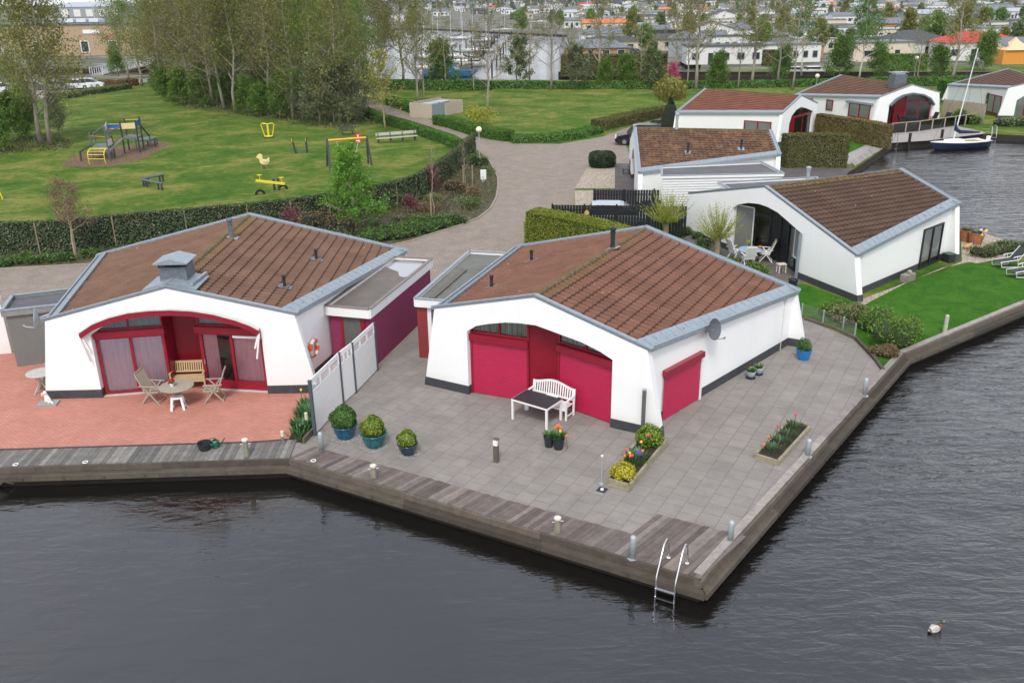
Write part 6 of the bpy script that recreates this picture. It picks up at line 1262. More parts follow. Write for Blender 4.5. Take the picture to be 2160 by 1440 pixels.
# lime-green tree and small trees
def grow(H, seed, limbs=14, spread=.36, r0=.17, up=.5, sub=6, twg=5, leafn=9, leaf=.12, lm=OLIVE, bark=BARK, start=.28, name='tree', label='', lean=0.0, lasp=.55, loc=(0, 0, 0), rz=0, group=None, clump=.28, cat='tree', trunkname='trunk'):
    g = np.random.default_rng(seed); t = T(name, label, cat, loc, rz, group); tr = MB(); tw = MB(); LP = []
    ax = [Vector((0, 0, 0))]; k = 7
    for i in range(1, k+1): p = ax[-1]+Vector((g.normal()*.012*H+lean*H/k, g.normal()*.012*H, H/k)); ax.append(p)
    tr.tube(ax, [r0*(1-.88*(i/k))*(1.25 if i == 0 else 1) for i in range(k+1)], 8)
    def axp(s): x = s*k; i = min(k-1, int(x)); return ax[i].lerp(ax[i+1], x-i)
    for i in range(limbs):
        s = start+(1-start)*(i+.5)/limbs; p0 = axp(s); a = i*2.4+g.uniform(-.5, .5); L = H*spread*(1.15-s*.75)*g.uniform(.75, 1.15); el = up+g.uniform(-.15, .2)+s*.35
        d = Vector((math.cos(a)*math.cos(el), math.sin(a)*math.cos(el), math.sin(el))); p1 = p0+d*L*.5; p2 = p1+(d+Vector((0, 0, .35))).normalized()*L*.5; rr = r0*(1-s*.85)*.42+.012
        tr.tube([p0, p1, p2], [rr, rr*.6, rr*.2], 5, cap=False)
        for j in range(sub):
            u = .25+.75*(j+.5)/sub; q0 = p0.lerp(p1, u*2) if u < .5 else p1.lerp(p2, u*2-1); d2 = (d+Vector(g.normal(size=3))*.75); d2.z += .3; d2.normalize(); l2 = L*.42*g.uniform(.6, 1.1); q1 = q0+d2*l2; tw.tube([q0, q1], [rr*.32+.006, .006], 3, cap=False)
            for m_ in range(twg):
                v = .2+.8*(m_+.5)/twg; s0 = q0.lerp(q1, v); d3 = (d2+Vector(g.normal(size=3))*.8); d3.z += .15; d3.normalize(); l3 = l2*.5*g.uniform(.5, 1.1); s1 = s0+d3*l3; tw.tube([s0, s1], [.008, .004], 3, cap=False)
                for _ in range(leafn): f = g.uniform(.15, 1.1); c = s0+(s1-s0)*f; LP.append((c.x+g.normal()*clump, c.y+g.normal()*clump, c.z+g.normal()*clump))
    tr.build(trunkname, bark, t, smooth=True); tw.build('branches', TWIG, t)
    if LP: V, F = leaves_arr(LP, leaf, g, asp=lasp); np_mesh('crown', V, F, lm, t)
    return t
p = P3(748, 492); grow(4.6, 3, 26, .36, .07, .25, 7, 5, 8, .07, LIME, BARK, .12, 'tree', 'bright lime-green young tree in front of the ivy fence', loc=p, clump=.13)
p = P3(163, 548); grow(3.9, 5, 16, .36, .06, .35, 7, 5, 4, .04, REDL, mat('stake_wood', (.35, .28, .18), .9), .38, 'tree', 'thin plum-leaved young tree at the left ivy fence', loc=p, clump=.16)
p = P3(915, 458); grow(4.4, 6, 8, .2, .035, .6, 4, 3, 1, .05, REDL, BARKP, .5, 'sapling', 'bare staked sapling in the middle of the roadside bed', loc=p); 
p = P3(982, 396); grow(3.0, 7, 8, .2, .03, .6, 4, 3, 2, .05, RUST, BARKP, .4, 'sapling', 'sapling between pale stakes near the junction box', loc=p)
for u, v, lab in ((978, 393, 'left pale stake of the sapling near the junction box'), (997, 392, 'right pale stake of the sapling near the junction box'), (910, 458, 'short pale stake at the foot of the bare sapling')):
    t = T('tree_stake', lab, 'stake', P3(u, v)); b = MB(); b.tube([(0, 0, 0), (0, 0, 1.5)], .04, 6); b.build('stake', mat('stake_wood', (.35, .28, .18), .9), t)
# shrubs on the patio edge
yl = leafmat('tan_grass_leaves', ((.22, .19, .08), (.30, .28, .12), (.16, .20, .05)), 2)
BR_ = leafmat('bright_shrub_leaves', ((.04, .11, .01), (.09, .20, .015), (.15, .29, .03), (.20, .24, .05)), 2)
for u, v, sz, m, lab in ((1880, 728, (1.15, .9, 1.15), BR_, 'big bright green shrub at the bend of the quay'), (1840, 700, (1.0, .8, 1.0), BR_, 'bright green shrub left of the biggest one by the lawn'), (1800, 682, (.9, .7, .9), yl, 'straw-tipped shrub at the mesh fence'), (1762, 665, (.7, .6, .7), BR_, 'green shrub nearest the white wall corner behind the mesh fence'), (1912, 712, (.8, .7, .9), BR_, 'green shrub leaning over the lawn quay'), (1865, 752, (.6, .5, .5), RUST, 'dry twiggy shrub at the narrow end of the bed')):
    shrub('shrub', lab, P3(u, v), sz, m, 3200, .045, group='shrubs between patio and lawn', corem=mat('core_green', (.025, .045, .01), .95))
for u, v, lab in ((1712, 625, 'low green plants at the plinth'), ): pass
k = 0
for u, v, m in ((1470, 505, BOX), (1490, 520, MIX), (1455, 495, BR_), (1480, 535, BOX), (1535, 560, BR_), (1600, 580, BR_), (1440, 480, MIX), (1590, 572, BR_)):
    k += 1; shrub('shrub', ['low dark-leaved shrub behind the red-brown roof at the white wall foot', 'soft green plant in the border behind the red-brown roof', 'lime plant in the border behind the red-brown roof'][[BOX, MIX, BR_].index(m)], P3(u, v), (.6, .5, .5), m, 900, .05, group='plants in the border behind the roof')
for u, v, lab in ((2075, 540, 'leafy border plant at the left end by the pinwheel'), (2100, 535, 'leafy border plant behind the pinwheel'), (2128, 528, 'leafy border plant above the loungers'), (2152, 532, 'leafy border plant at the right picture edge')): shrub('shrub', lab, P3(u, v), (.95, .6, .6), MIX, 1500, .05, group='border plants by the loungers')
# clipped topiary
def dome(name, label, loc, sz, m, n=3000, size=.05, cat='topiary', rm=COREM): 
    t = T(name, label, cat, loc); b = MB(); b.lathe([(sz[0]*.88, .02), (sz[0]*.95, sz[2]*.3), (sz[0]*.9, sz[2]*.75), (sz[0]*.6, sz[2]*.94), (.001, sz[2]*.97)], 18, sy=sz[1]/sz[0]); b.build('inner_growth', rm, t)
    q = rng.normal(size=(n, 3)); q /= np.linalg.norm(q, axis=1)[:, None]; q = np.sign(q)*np.abs(q)**.62; P = q*np.array([sz[0], sz[1], sz[2]*.52])*(1+rng.normal(size=n)*.02)[:, None]+np.array([0, 0, sz[2]*.5]); V, F = leaves_arr(P, size, rng, dirs=q); np_mesh('foliage', V, F, m, t); return t
dome('topiary', 'dark clipped rounded yew block on the golden gravel', P3(1270, 352), (1.05, .95, 1.2), YEW, 5000)
dome('topiary', 'small dark clipped ball beside the cone yew', P3(1388, 272), (.8, .7, .8), YEW, 1200, .07); dome('topiary', 'low dark green dome in front of the rust-roofed wall', P3(1443, 285), (1.1, .8, 1.1), YEW, 1200, .07)
t = T('topiary', 'tall dark clipped cone yew with a golden ball crown behind it', 'topiary', P3(1412, 282)); b = MB(); b.lathe([(1.15, 0), (1.0, 1.0), (.5, 2.6), (.001, 3.3)], 14); b.build('inner_growth', COREM, t); n = 2500; z = rng.random(n); a = rng.random(n)*6.28; r_ = 1.2*(1-z)**.8+.03; V, F = leaves_arr(np.stack([r_*np.cos(a), r_*np.sin(a), z*3.4], 1), .08, rng); np_mesh('foliage', V, F, YEW, t)
p = P3(1412, 262); t = T('tree', 'round golden-green ball-crowned tree behind the dark cone yew', 'tree', p); b = MB(); b.tube([(0, 0, 0), (0, 0, 2.6)], .14, 8); b.build('trunk', BARK, t); foliage(t, 'crown', rng, 5500, .10, (1.75, 1.75, 1.35), leafmat('golden_ball_leaves', ((.10, .11, .015), (.18, .19, .025), (.26, .26, .035), (.24, .17, .05)), .6), (0, 0, 3.6), shell=.5)
p = P3(1418, 202); t = grow(3.6, 9, 12, .3, .06, .6, 5, 4, 5, .12, PINKL, BARK, .35, 'tree', 'small magenta-blossomed tree at the meadow edge', loc=p)
shrub('shrub', 'golden low shrub in front of the beech hedge', P3(1765, 290), (1.6, .9, 1.0), leafmat('gold_low', ((.13, .13, .02), (.22, .2, .04), (.3, .26, .07)), 1), 1600, .08)
shrub('shrub', 'round yellow-green shrub behind the waterside railing', P3(2027, 262), (1.1, 1.0, 1.6), BR_, 1400, .09); shrub('shrub', 'smaller green shrub on the waterside terrace corner', P3(2052, 262), (.8, .8, 1.0), BR_, 900, .09)
shrub('shrub', 'pale green spreading shrub before the rightmost bungalow', P3(2135, 266), (2.2, .9, .9), leafmat('pale_low', ((.12, .18, .05), (.2, .27, .08), (.28, .33, .12)), 1), 2200, .09)
shrub('shrub', 'yellow-flowering open shrub beside the bin enclosure', P3(1015, 262), (2.0, 1.2, 2.0), leafmat('yellow_bloom', ((.10, .16, .02), (.35, .36, .03), (.5, .45, .04)), 1), 1500, .09, core=False)
# ---- tall trees
TG = 'tall budding trees of the small wood'
protos = [grow(16.5, 20, 24, .35, .22, .4, 8, 5, 8, .12, OLIVE, name='tree', label='x', clump=.45, start=.14), grow(15.5, 21, 22, .36, .2, .4, 8, 5, 7, .12, OLIVEG, name='tree', label='x', clump=.45, start=.14), grow(17, 22, 24, .31, .2, .6, 8, 5, 6, .11, BUDS, name='tree', label='x', clump=.4, start=.18), grow(16, 23, 22, .34, .2, .5, 8, 5, 7, .12, OLIVE, BARKP, name='tree', label='x', clump=.45, start=.2)]
used = [False]*8
def place(i, u, v, s, rz, label, group, zs=1.0):
    p = P3(u, v)
    if not used[i]: used[i] = True; r = protos[i]; r.location = p; r.rotation_euler = (0, 0, rz); r.scale = (s, s, s*zs); r['label'] = label; r['group'] = group; return r
    r = dup(protos[i], p, rz, label, group, sc=(s, s, s*zs)); return r
place(0, 86, 304, 1.0, 0, 'big budding tree with the darker trunk, left of the climbing frame', 'two big trees left of the climbing frame'); place(3, 107, 306, .98, 1.3, 'big budding tree with the pale trunk, left of the climbing frame', 'two big trees left of the climbing frame')
place(1, 20, 262, .9, 2, 'budding tree near the left edge behind the two big trees', 'two big trees left of the climbing frame')
wood = [(497, 237, 3, 1.0, 'pale-trunked tree at the front edge of the wood, above the climbing frame'), (474, 232, 2, .95, 'slim tree just left of the pale front trunk'), (452, 224, 0, .95, 'second slim tree left of the pale front trunk'), (568, 241, 2, .9, 'white-stemmed slender tree in the middle front of the wood'), (619, 252, 0, .9, 'tree rising behind the yellow spinner'), (660, 252, 1, .85, 'tree in the front row above the swing'), (716, 262, 0, .8, 'tree above the dark picnic bench'), (760, 250, 1, .75, 'tree at the right front corner of the wood')]
for u, v, i, s, lab in wood: place(i, u, v, s, u*.7, lab, TG)
g = random.Random(4); kk = 0
for v, xs in ((228, (530, 600, 690, 745)), (215, (410, 470, 545, 610, 665, 715)), (203, (360, 420, 500, 575, 640, 700, 745, 790)), (192, (330, 395, 460, 530, 600, 660, 720)), (183, (300, 360, 430, 500, 570, 640, 700, 755, 800, 840)), (172, (280, 345, 415, 485, 560, 630, 690))):
    for x in xs:
        kk += 1; place(g.choice((0, 1, 2, 3, 0, 3)), x+g.uniform(-12, 12), v+g.uniform(-3, 3), g.uniform(.82, 1.05), g.uniform(0, 6), 'budding olive-brown tree deep inside the crowded wood', TG)
for o in bpy.data.objects: pass
# understory
us = grow(5.5, 31, 16, .42, .07, .6, 7, 5, 6, .11, SILV, name='shrub', label='x', clump=.25, start=.05, cat='shrub', trunkname='stems'); us2 = grow(4.5, 32, 16, .45, .07, .5, 7, 5, 10, .12, OLIVEG, name='shrub', label='x', clump=.25, start=.05, cat='shrub', trunkname='stems')
first = {0: True, 1: True}
def under(i, u, v, s, label, group):
    pr = (us, us2)[i]
    if first[i]: first[i] = False; pr.location = P3(u, v); pr.scale = (s, s, s); pr['label'] = label; pr['group'] = group
    else: dup(pr, P3(u, v), u*1.3, label, group, sc=s)
UG = 'undergrowth shrubs along the wood edge'
for u, v, i, s in ((350, 215, 1, .8), (385, 222, 1, .9), (420, 226, 1, .8), (525, 240, 1, .8), (548, 246, 1, .7), (590, 250, 1, .8), (640, 255, 0, .9), (675, 262, 0, 1.1), (705, 262, 0, 1.2), (735, 262, 0, 1.1), (750, 240, 0, 1.1), (770, 222, 1, 1.0), (340, 200, 1, .9), (600, 236, 1, 1), (560, 225, 1, 1), (480, 222, 1, 1), (440, 210, 1, 1), (660, 235, 0, 1.2), (720, 235, 0, 1.2), (250, 160, 1, 1), (30, 300, 1, .9), (60, 290, 1, .8), (-10, 320, 1, .9), (125, 285, 0, .7), (60, 275, 1, .9)):
    under(i, u, v, s, ('grey-green willowy bush among the wood edge undergrowth' if i == 0 else 'fresh green bush among the wood edge undergrowth') if u > 240 else ('green bush under the big trees at the left edge' if i else 'grey-green bush right behind the two big left trees'), UG if u > 240 else 'bushes under the left trees')
scatter_leaves('undergrowth', 'leafy undergrowth carpet at the foot of the wood', [(330, 200), (400, 232), (520, 246), (620, 262), (720, 278), (800, 262), (770, 225), (740, 190), (340, 178)], 16000, .14, leafmat('wood_floor', ((.03, .07, .015), (.05, .10, .02), (.12, .09, .05), (.08, .07, .03)), .2), .7)
scatter_leaves('undergrowth', 'rough plants on the bank under the left trees', [(-150, 345), (60, 322), (140, 318), (160, 305), (120, 290), (-150, 300)], 4000, .12, leafmat('wood_floor', ((.03, .07, .015), (.05, .10, .02), (.12, .09, .05))), .5)
grow(7.2, 41, 16, .36, .1, .55, 6, 5, 5, .10, GOLDW, mat('yellow_bark', (.32, .26, .12), .9, .2), .22, 'tree', 'open yellow-twigged tree left of the brick path by the long bench', loc=P3(814, 276), clump=.15)
# avenue trees
AG = 'row of bare avenue trees along the canal path'
bt = [grow(15.5, 51, 20, .34, .2, .5, 6, 5, 3, .12, BUDS, BARK, name='tree', label='x', start=.22, clump=.2), grow(15, 52, 18, .34, .16, .6, 6, 5, 2, .12, OLIVE, BARKP, name='tree', label='x', start=.25, clump=.2), grow(16, 53, 22, .33, .22, .6, 6, 5, 5, .12, OLIVE, BARKP, name='tree', label='x', start=.2, clump=.3)]
protos += bt; used += [False]*3; used = [u if i < 4 else False for i, u in enumerate(used)]
for u, v, i, s, lab in ((1030, 243, 4, .86, 'wide-branched bare tree beside the bin enclosure'), (882, 224, 6, .78, 'slim double-stemmed tree left of the bin enclosure'), (893, 222, 5, .78, 'pale second stem of the pair left of the bin enclosure'), (940, 190, 5, .8, 'bare tree in front of the moored boats'),
    (1117, 185, 5, .85, 'first bare avenue tree right of the harbour water edge'), (1162, 191, 4, .85, 'forked bare avenue tree against the bright harbour'), (1264, 185, 6, .98, 'stout avenue tree in front of the orange brick chalet'), (1349, 186, 5, .8, 'slim avenue tree beside the dark parked van'), (1449, 187, 5, .75, 'white-stemmed thin avenue tree by the bright inlet'), (1468, 188, 6, 1.1, 'large forked avenue tree left of the white rounded chalet'), (1425, 170, 4, .9, 'grey avenue tree behind the magenta blossom'), (1584, 185, 6, 1.05, 'large avenue tree right of the white rounded chalet'), (1556, 187, 5, .7, 'thin tree next to the large tree by the white rounded chalet'), (1671, 190, 5, .9, 'pale-trunked avenue tree left of the globe lamp'), (2006, 178, 6, .95, 'stout tree behind the yacht mast'), (1640, 176, 4, .8, 'bare tree behind the rust-red roof ridge'), (1935, 172, 5, .6, 'thin tree behind the zinc chimney'), (1205, 186, 5, .55, 'small bare tree in the avenue gap'), (1000, 196, 5, .55, 'small bare tree left of the harbour steps')):
    place(i, u, v, s, u*.37, lab, AG)
grow(12.5, 61, 18, .3, .14, .5, 6, 5, 9, .13, BIRCH, mat('birch_bark', (.6, .58, .5), .8, .25, 7), .25, 'tree', 'leaning leafy green birch with white trunk beyond the umber roof', loc=P3(1812, 170), clump=.3, lean=.02)
grow(14, 62, 18, .26, .14, .6, 6, 5, 8, .13, BIRCH, mat('birch_bark', (.6, .58, .5)), .3, 'tree', 'tall narrow green birch left of the leaning birch', loc=P3(1690, 160), clump=.3)
grow(6.5, 63, 16, .4, .12, .4, 6, 5, 10, .13, MIX, BARK, .15, 'tree', 'small dark leafy tree at the right harbour bank', loc=P3(1090, 186), clump=.2)
grow(5.5, 64, 16, .45, .1, .5, 6, 5, 9, .13, SILV, BARK, .06, 'shrub', 'grey-green bush in the avenue in front of the khaki hedge', loc=P3(1218, 188), clump=.2, cat='shrub', trunkname='stems')
grow(5.0, 65, 16, .45, .1, .5, 6, 5, 10, .13, MIX, BARK, .06, 'shrub', 'dense green bush in the avenue right of the orange brick chalet', loc=P3(1378, 188), clump=.2, cat='shrub', trunkname='stems')
for i, (u, v, s, lab) in enumerate(((1320, 187, .9, 'low green bush between two avenue trees'), (1512, 187, .95, 'fresh green bush at the bend of the canal path'), (1650, 172, 1.0, 'green bush before the dark canal wall'), (1770, 165, 1.2, 'green bush under the leaning birch'), (1850, 165, 1.0, 'green bush right of the leaning birch'), (1975, 175, 1.0, 'bush left of the stout tree behind the mast'), (930, 188, 1.3, 'dark bush beside the moored blue boat'), (1275, 187, .8, 'small bush at the stout avenue trunk'), (2075, 150, 1.2, 'green bush behind the rightmost bungalow'))): dup(us2, P3(u, v), i*1.1, lab, 'bushes along the avenue', sc=s)
# ------------------------------------------------------------------ playground
GP = mat('grey_play_post', (.10, .115, .125), .55, .15, 5); DP = mat('dark_play_post', (.035, .04, .05), .5, .15, 5); YP = mat('yellow_paint', (.72, .60, .02), .35, .05); YO = mat('amber_paint', (.75, .42, .04), .4, .05); BLU = mat('blue_panel', (.01, .13, .5), .4, .05); CREAM = mat('cream_panel', (.72, .55, .30), .5, .05); ROPE = mat('light_rope', (.4, .38, .3), .9)
o = P3(250, 330); t = T('climbing_frame', 'climbing frame with grey and black posts, yellow arched ladder and blue and cream panels', 'climbing frame', o)
def fpt(u, v): return P3(u, v)-o
def post(u, v, h, m, par=None, r=.075): b = MB(); p = fpt(u, v); b.tube([(p.x, p.y, 0), (p.x, p.y, h)], r, 8); b.build('post', m, par or t); return p
pp = {}
for k, (u, v, h, m) in dict(a=(172, 340, .85, DP), b=(198, 336, 2.3, GP), c=(206, 325, 1.9, GP), d=(232, 339, 2.9, GP), e=(243, 333, 1.9, DP), f=(236, 324, 2.95, GP), g=(264, 324, 2.85, DP), h=(273, 316, 2.85, DP), i=(296, 322, 2.85, DP), j=(304, 315, 2.95, DP), k=(288, 311, 1.7, GP), l=(319, 311, 1.25, GP), m=(328, 310, .7, DP), n=(332, 305, .6, GP), p=(312, 304, .7, DP)).items(): pp[k] = post(u, v, h, m)
def plat(ks, z): b = MB(); q = [(pp[k].x, pp[k].y) for k in ks]; b.prism(q, z-.12, z); b.build('platform', GP, t)
plat(('b', 'd', 'f', 'c'), .95); plat(('g', 'i', 'j', 'h'), 1.35); plat(('k', 'l', 'n', 'p'), .7)
def rail(a, za, c, zc, m, r=.05, name='rail'): b = MB(); A, C = pp[a], pp[c]; b.tube([(A.x, A.y, za), (C.x, C.y, zc)], r, 6); b.build(name, m, t)
def panel(a, c, z0, z1, m): b = MB(); A, C = pp[a], pp[c]; b.beam((A.x, A.y, (z0+z1)/2), (C.x, C.y, (z0+z1)/2), .04, z1-z0); b.build('panel', m, t)
rail('a', .8, 'b', 1.2, DP, .07); rail('b', 1.75, 'c', 1.8, GP); rail('b', 2.0, 'd', 2.0, mat('orange_bar', (.6, .2, .05)), .025); rail('c', 1.85, 'f', 2.6, GP, .07); rail('d', 2.3, 'g', 2.4, GP, .06); rail('f', 2.6, 'g', 2.6, YO, .03); rail('f', 2.2, 'g', 2.2, YO, .03); rail('h', 2.7, 'j', 2.7, YO, .03)
rail('d', .75, 'g', 1.3, mat('rope_bridge', (.25, .2, .2), .8, .4, 12), .10, 'rope_bridge'); rail('e', 1.0, 'g', 1.35, mat('rope_bridge', (.25, .2, .2)), .08, 'rope_bridge'); rail('j', 2.2, 'l', 1.05, DP, .07)
panel('g', 'i', 2.15, 2.65, CREAM); panel('i', 'j', 2.3, 2.75, BLU); panel('f', 'g', 2.28, 2.55, BLU); panel('d', 'f', 2.35, 2.8, mat('pale_pink_panel', (.6, .5, .5))); panel('d', 'e', 1.2, 1.7, mat('pale_pink_panel', (.6, .5, .5)))
a, c = fpt(193, 345), fpt(227, 345); dd = (c-a); bk = Vector((0, .75, 0)); lad = MB(); prof = [(-.35, 0), (-.42, .45), (-.40, .8), (-.25, 1.05), (.1, 1.18), (.45, 1.2)]
for q in (a, c): lad.tube([(q.x, q.y+s, z) for s, z in prof], .035, 8)
for s, z in prof[1:]: lad.tube([(a.x, a.y+s, z), (c.x, c.y+s, z)], .028, 6)
lad.build('arched_ladder', YP, t)
# nest swing
f1, f2, f3, f4 = P3(690, 350), P3(696, 359), P3(777, 345), P3(784, 349); o = (f1+f3)/2; t = T('nest_swing', 'nest swing with amber crossbar, black A-frame legs and teal basket', 'swing', o); H = topz(693, 354, 692, 293); tl = (f1+f2)/2-o; tr_ = (f3+f4)/2-o
for q, p in ((f1, tl), (f2, tl), (f3, tr_), (f4, tr_)): b = MB(); b.tube([q-o, p*.94+Vector((0, 0, H))], .075, 8); b.build('leg', DP, t)
A = tl*.94+Vector((0, 0, H-.12)); C = tr_*.94+Vector((0, 0, H-.12)); b = MB(); b.tube([A, C], .08, 8); b.build('crossbar', YO, t)
cb = P3(735, 339, .55)-o; b = MB(); b.tube([cb+Vector((.62*math.cos(x), .62*math.sin(x), 0)) for x in [i*math.pi/10 for i in range(21)]], .07, 8); b.build('basket_ring', mat('teal_rope', (.01, .16, .20), .6), t); b = MB(); b.lathe([(.001, -.12), (.35, -.08), (.6, 0)], 16, tuple(cb), capb=False); b.build('net', DP, t)
for s in (.22, .8):
    top = A.lerp(C, s); b = MB(); sx = -.5 if s < .5 else .5; b.tube([top, cb+Vector((sx, -.3, .05))], .018, 4); b.tube([top, cb+Vector((sx, .3, .05))], .018, 4); b.build('rope', ROPE, t)
# yellow spinner
o = P3(567, 290); t = T('spinner', 'yellow standing spinner on the playground lawn', 'spinner', o); b = MB(); b.lathe([(.55, 0), (.55, .05), (.1, .08)], 16, capt=True); b.build('rubber_base', DP, t); b = MB(); b.tube([(0, 0, .05), (0, 0, 1.35)], .10, 8); b.build('column', YP, t)
for s in (-1, 1): b = MB(); b.tube([(0, 0, .12), (s*.38, 0, .15), (s*.65, 0, 1.25), (s*.5, 0, 1.38), (0, 0, 1.3)], .05, 6); b.build('handrail', YP, t)
b = MB(); b.lathe([(.42, .1), (.42, .14)], 14, capt=True); b.build('foot_disc', YP, t)
for u, v, u2, v2, lab in ((625, 324, 614, 291, 'leaning dark play post with yellow mark, left of its twin'), (648, 322, 644, 290, 'dark play post with yellow mark, right of its twin')):
    o = P3(u, v); h = topz(u, v, u2, v2); t = T('play_post', lab, 'play post', o, 0, 'dark play posts'); d = (P3(u2, v2, h)-o); b = MB(); b.tube([(0, 0, 0), (d.x, 0, h)], .09, 8); b.build('shaft', DP, t); b = MB(); b.tube([(d.x*.75, -.1, h*.75), (d.x*.98, -.1, h*.97)], .03, 6); b.build('yellow_mark', YP, t)
t = T('play_stump', 'low grey play stump between the two dark play posts', 'stump', P3(633, 324)); b = MB(); b.tube([(0, 0, 0), (-.1, 0, .4)], [.12, .08], 8, cap=True); b.build('stump', GP, t)
# duck-shaped springer
o = P3(557, 357); t = T('spring_rider', 'pale yellow duckling-shaped spring rider', 'spring rider', o); b = MB(); b.tube([(.0+.12*math.cos(i*.9), .12*math.sin(i*.9), .02*i) for i in range(20)], .02, 5); b.build('spring', DP, t)
outl = [(-.55, .98), (-.45, 1.05), (-.38, 1.18), (-.2, 1.24), (-.03, 1.15), (.0, .98), (-.05, .85), (.1, .8), (.3, .78), (.45, .95), (.52, .86), (.5, .6), (.35, .42), (.1, .36), (-.15, .42), (-.28, .58), (-.26, .78), (-.38, .88)]; b = MB(); b.slab(outl, -.05, .05); b.build('duck_panel', mat('duck_yellow', (.75, .62, .28), .5, .06), t); b = MB(); b.slab([(x*.55+.1, z*.4+.38) for x, z in outl[6:15]], -.12, .12); b.build('seat', CREAM, t)
# seesaw
o = P3(572, 402); A, C = P3(540, 381, .95)-o, P3(601, 388, .75)-o; t = T('seesaw', 'yellow seesaw with two handles on a dark stand', 'seesaw', o); b = MB(); b.beam(A, C, .16, .14); b.build('beam', YP, t)
for s in (.06, .9): p = A.lerp(C, .14 if s < .5 else .9); b = MB(); b.tube([p, p+Vector((0, 0, .4))], .03, 6); b.tube([p+Vector((-.02, -.16, .4)), p+Vector((.02, .16, .4))], .035, 6); b.tube([p+Vector((-.18, 0, .42)), p+Vector((.18, 0, .42))], .03, 6); b.build('handle', YP, t)
m_ = A.lerp(C, .52)
for s in (-1, 1): b = MB(); b.box((m_.x+s*.16, 0.0, .42), (.13, .16, .84)); b.build('stand', DP, t)
for u, v, lab in ((549, 410, 'half-buried black tyre at the left end of the seesaw'), (597, 399, 'half-buried black tyre at the right end of the seesaw')): t = T('tyre', lab, 'tyre', P3(u, v), .3, 'buried tyres'); b = MB(); b.tube([(.28*math.cos(x), 0, .28*math.sin(x)) for x in [i*math.pi/10 for i in range(11)]], .09, 8); b.build('tyre', mat('tyre_rubber', (.012, .012, .012)), t)
# balance beams
def balance(pts, lab): 
    o = P3(*pts[0]); t = T('balance_beam', lab, 'balance beam', o, 0, 'grey balance beams'); q = [P3(*p)-o for p in pts]; b = MB(); b.tube([q[0]+Vector((0, 0, .5)), q[1]+Vector((0, 0, .5))], .085, 8); b.build('beam', GP, t)
    for k in (.06, .22, .78, .94): b = MB(); p = q[0].lerp(q[1], k); b.tube([(p.x, p.y, 0), (p.x, p.y, .5)], .07, 8); b.build('leg', DP, t)
balance(((301, 393), (345, 402)), 'grey balance beam running towards the camera'); balance(((305, 391), (347, 382)), 'grey balance beam running away from the camera')
t = T('play_bar', 'yellow play bar cut off by the left picture edge', 'play bar', P3(6, 421)); b = MB(); b.tube([(-.9, 0, 1.4), (-.3, 0, 1.1), (-.05, 0, .3), (0, 0, 0)], .04, 6); b.build('bar', YP, t)
# benches, picnic bench, red sign
o = P3(838, 300); a, c = P3(795, 303), P3(880, 296); ang = hedg(a, c); L = (c-a).length*1.0; t = T('wooden_bench', 'very long weathered wooden bench by the path hedge', 'bench', (a+c)/2, ang)
b = MB(); b.box((0, -.1, .45), (L, .36, .06)); b.build('seat', mat('bleached_teak', (.46, .45, .42)), t); b = MB(); b.box((0, .22, .80), (L, .05, .26)); b.build('backrest', mat('bleached_teak', (.46, .45, .42)), t)
for k in (-.45, -.15, .15, .45): b = MB(); b.box((L*k, -.15, .21), (.09, .09, .42)); b.build('leg', BEAM, t); b = MB(); b.box((L*k, .2, .45), (.09, .09, .9)); b.build('leg', BEAM, t)
t = T('picnic_bench', 'dark picnic bench in the shade at the edge of the wood', 'picnic bench', P3(733, 284), .2); b = MB(); b.box((0, 0, .74), (1.5, .8, .06)); b.build('table_top', DP, t)
for s in (-1, 1): b = MB(); b.box((0, s*.65, .43), (1.5, .26, .05)); b.build('seat', DP, t); b = MB(); b.beam((s*.5, -.6, 0), (s*.5, -.25, .72), .07, .07); b.beam((s*.5, .6, 0), (s*.5, .25, .72), .07, .07); b.beam((s*.5, -.7, .4), (s*.5, .7, .4), .05, .07); b.build('trestle', DP, t)
t = T('info_sign', 'red and white notice board behind the swing crossbar', 'sign', P3(757, 315)); h = topz(757, 315, 757, 282); b = MB(); b.box((0, 0, h-.42), (.52, .03, .8)); b.build('board', mat('sign_red', (.6, .02, .02), .5, .03), t); b = MB(); b.box((0, .04, (h-.8)/2), (.07, .05, h-.8)); b.build('post', GP, t)
b = MB(); b.box((0, -.02, h-.3), (.10, .01, .30)); b.box((0, -.02, h-.12), (.2, .01, .04)); b.box((-.03, -.02, h-.62), (.34, .01, .09)); b.box((.08, -.02, h-.72), (.2, .01, .04)); b.build('white_print', PLASTIC, t)
# bin enclosure
o = P3(903, 245); t = T('bin_enclosure', 'wooden bin enclosure with grey doors beside the path', 'bin store', o, 0); WP = mat('pale_planks', (.45, .38, .30), .8, .2, 5, stretch=(6, 1, 1)); q = [P3(912, 250)-o, P3(976, 236)-o]; d = (q[1]-q[0]).normalized(); n = Vector((-d.y, d.x, 0)); Ld = (q[1]-q[0]).length; HB_ = 1.6
b = MB(); b.beam(q[0]+Vector((0, 0, HB_/2)), q[0]+n*3+Vector((0, 0, HB_/2)), .12, HB_); b.beam(q[0]+n*3+Vector((0, 0, HB_/2)), q[1]+n*3+Vector((0, 0, HB_/2)), .12, HB_); b.build('planked_wall', WP, t)
b = MB(); b.beam(q[0]+n*.1+Vector((0, 0, .75)), q[0].lerp(q[1], .42)+n*.1+Vector((0, 0, .75)), .1, 1.5); b.build('door', mat('grey_door', (.22, .27, .31), .5, .1, 4), t)
b = MB(); b.beam(q[0].lerp(q[1], .42)+Vector((0, 0, .7)), q[1]+Vector((0, 0, .7)), .12, 1.4); b.beam(q[1]+Vector((0, 0, .7)), q[1]+n*3+Vector((0, 0, .7)), .12, 1.4); b.build('planked_wall', WP, t)
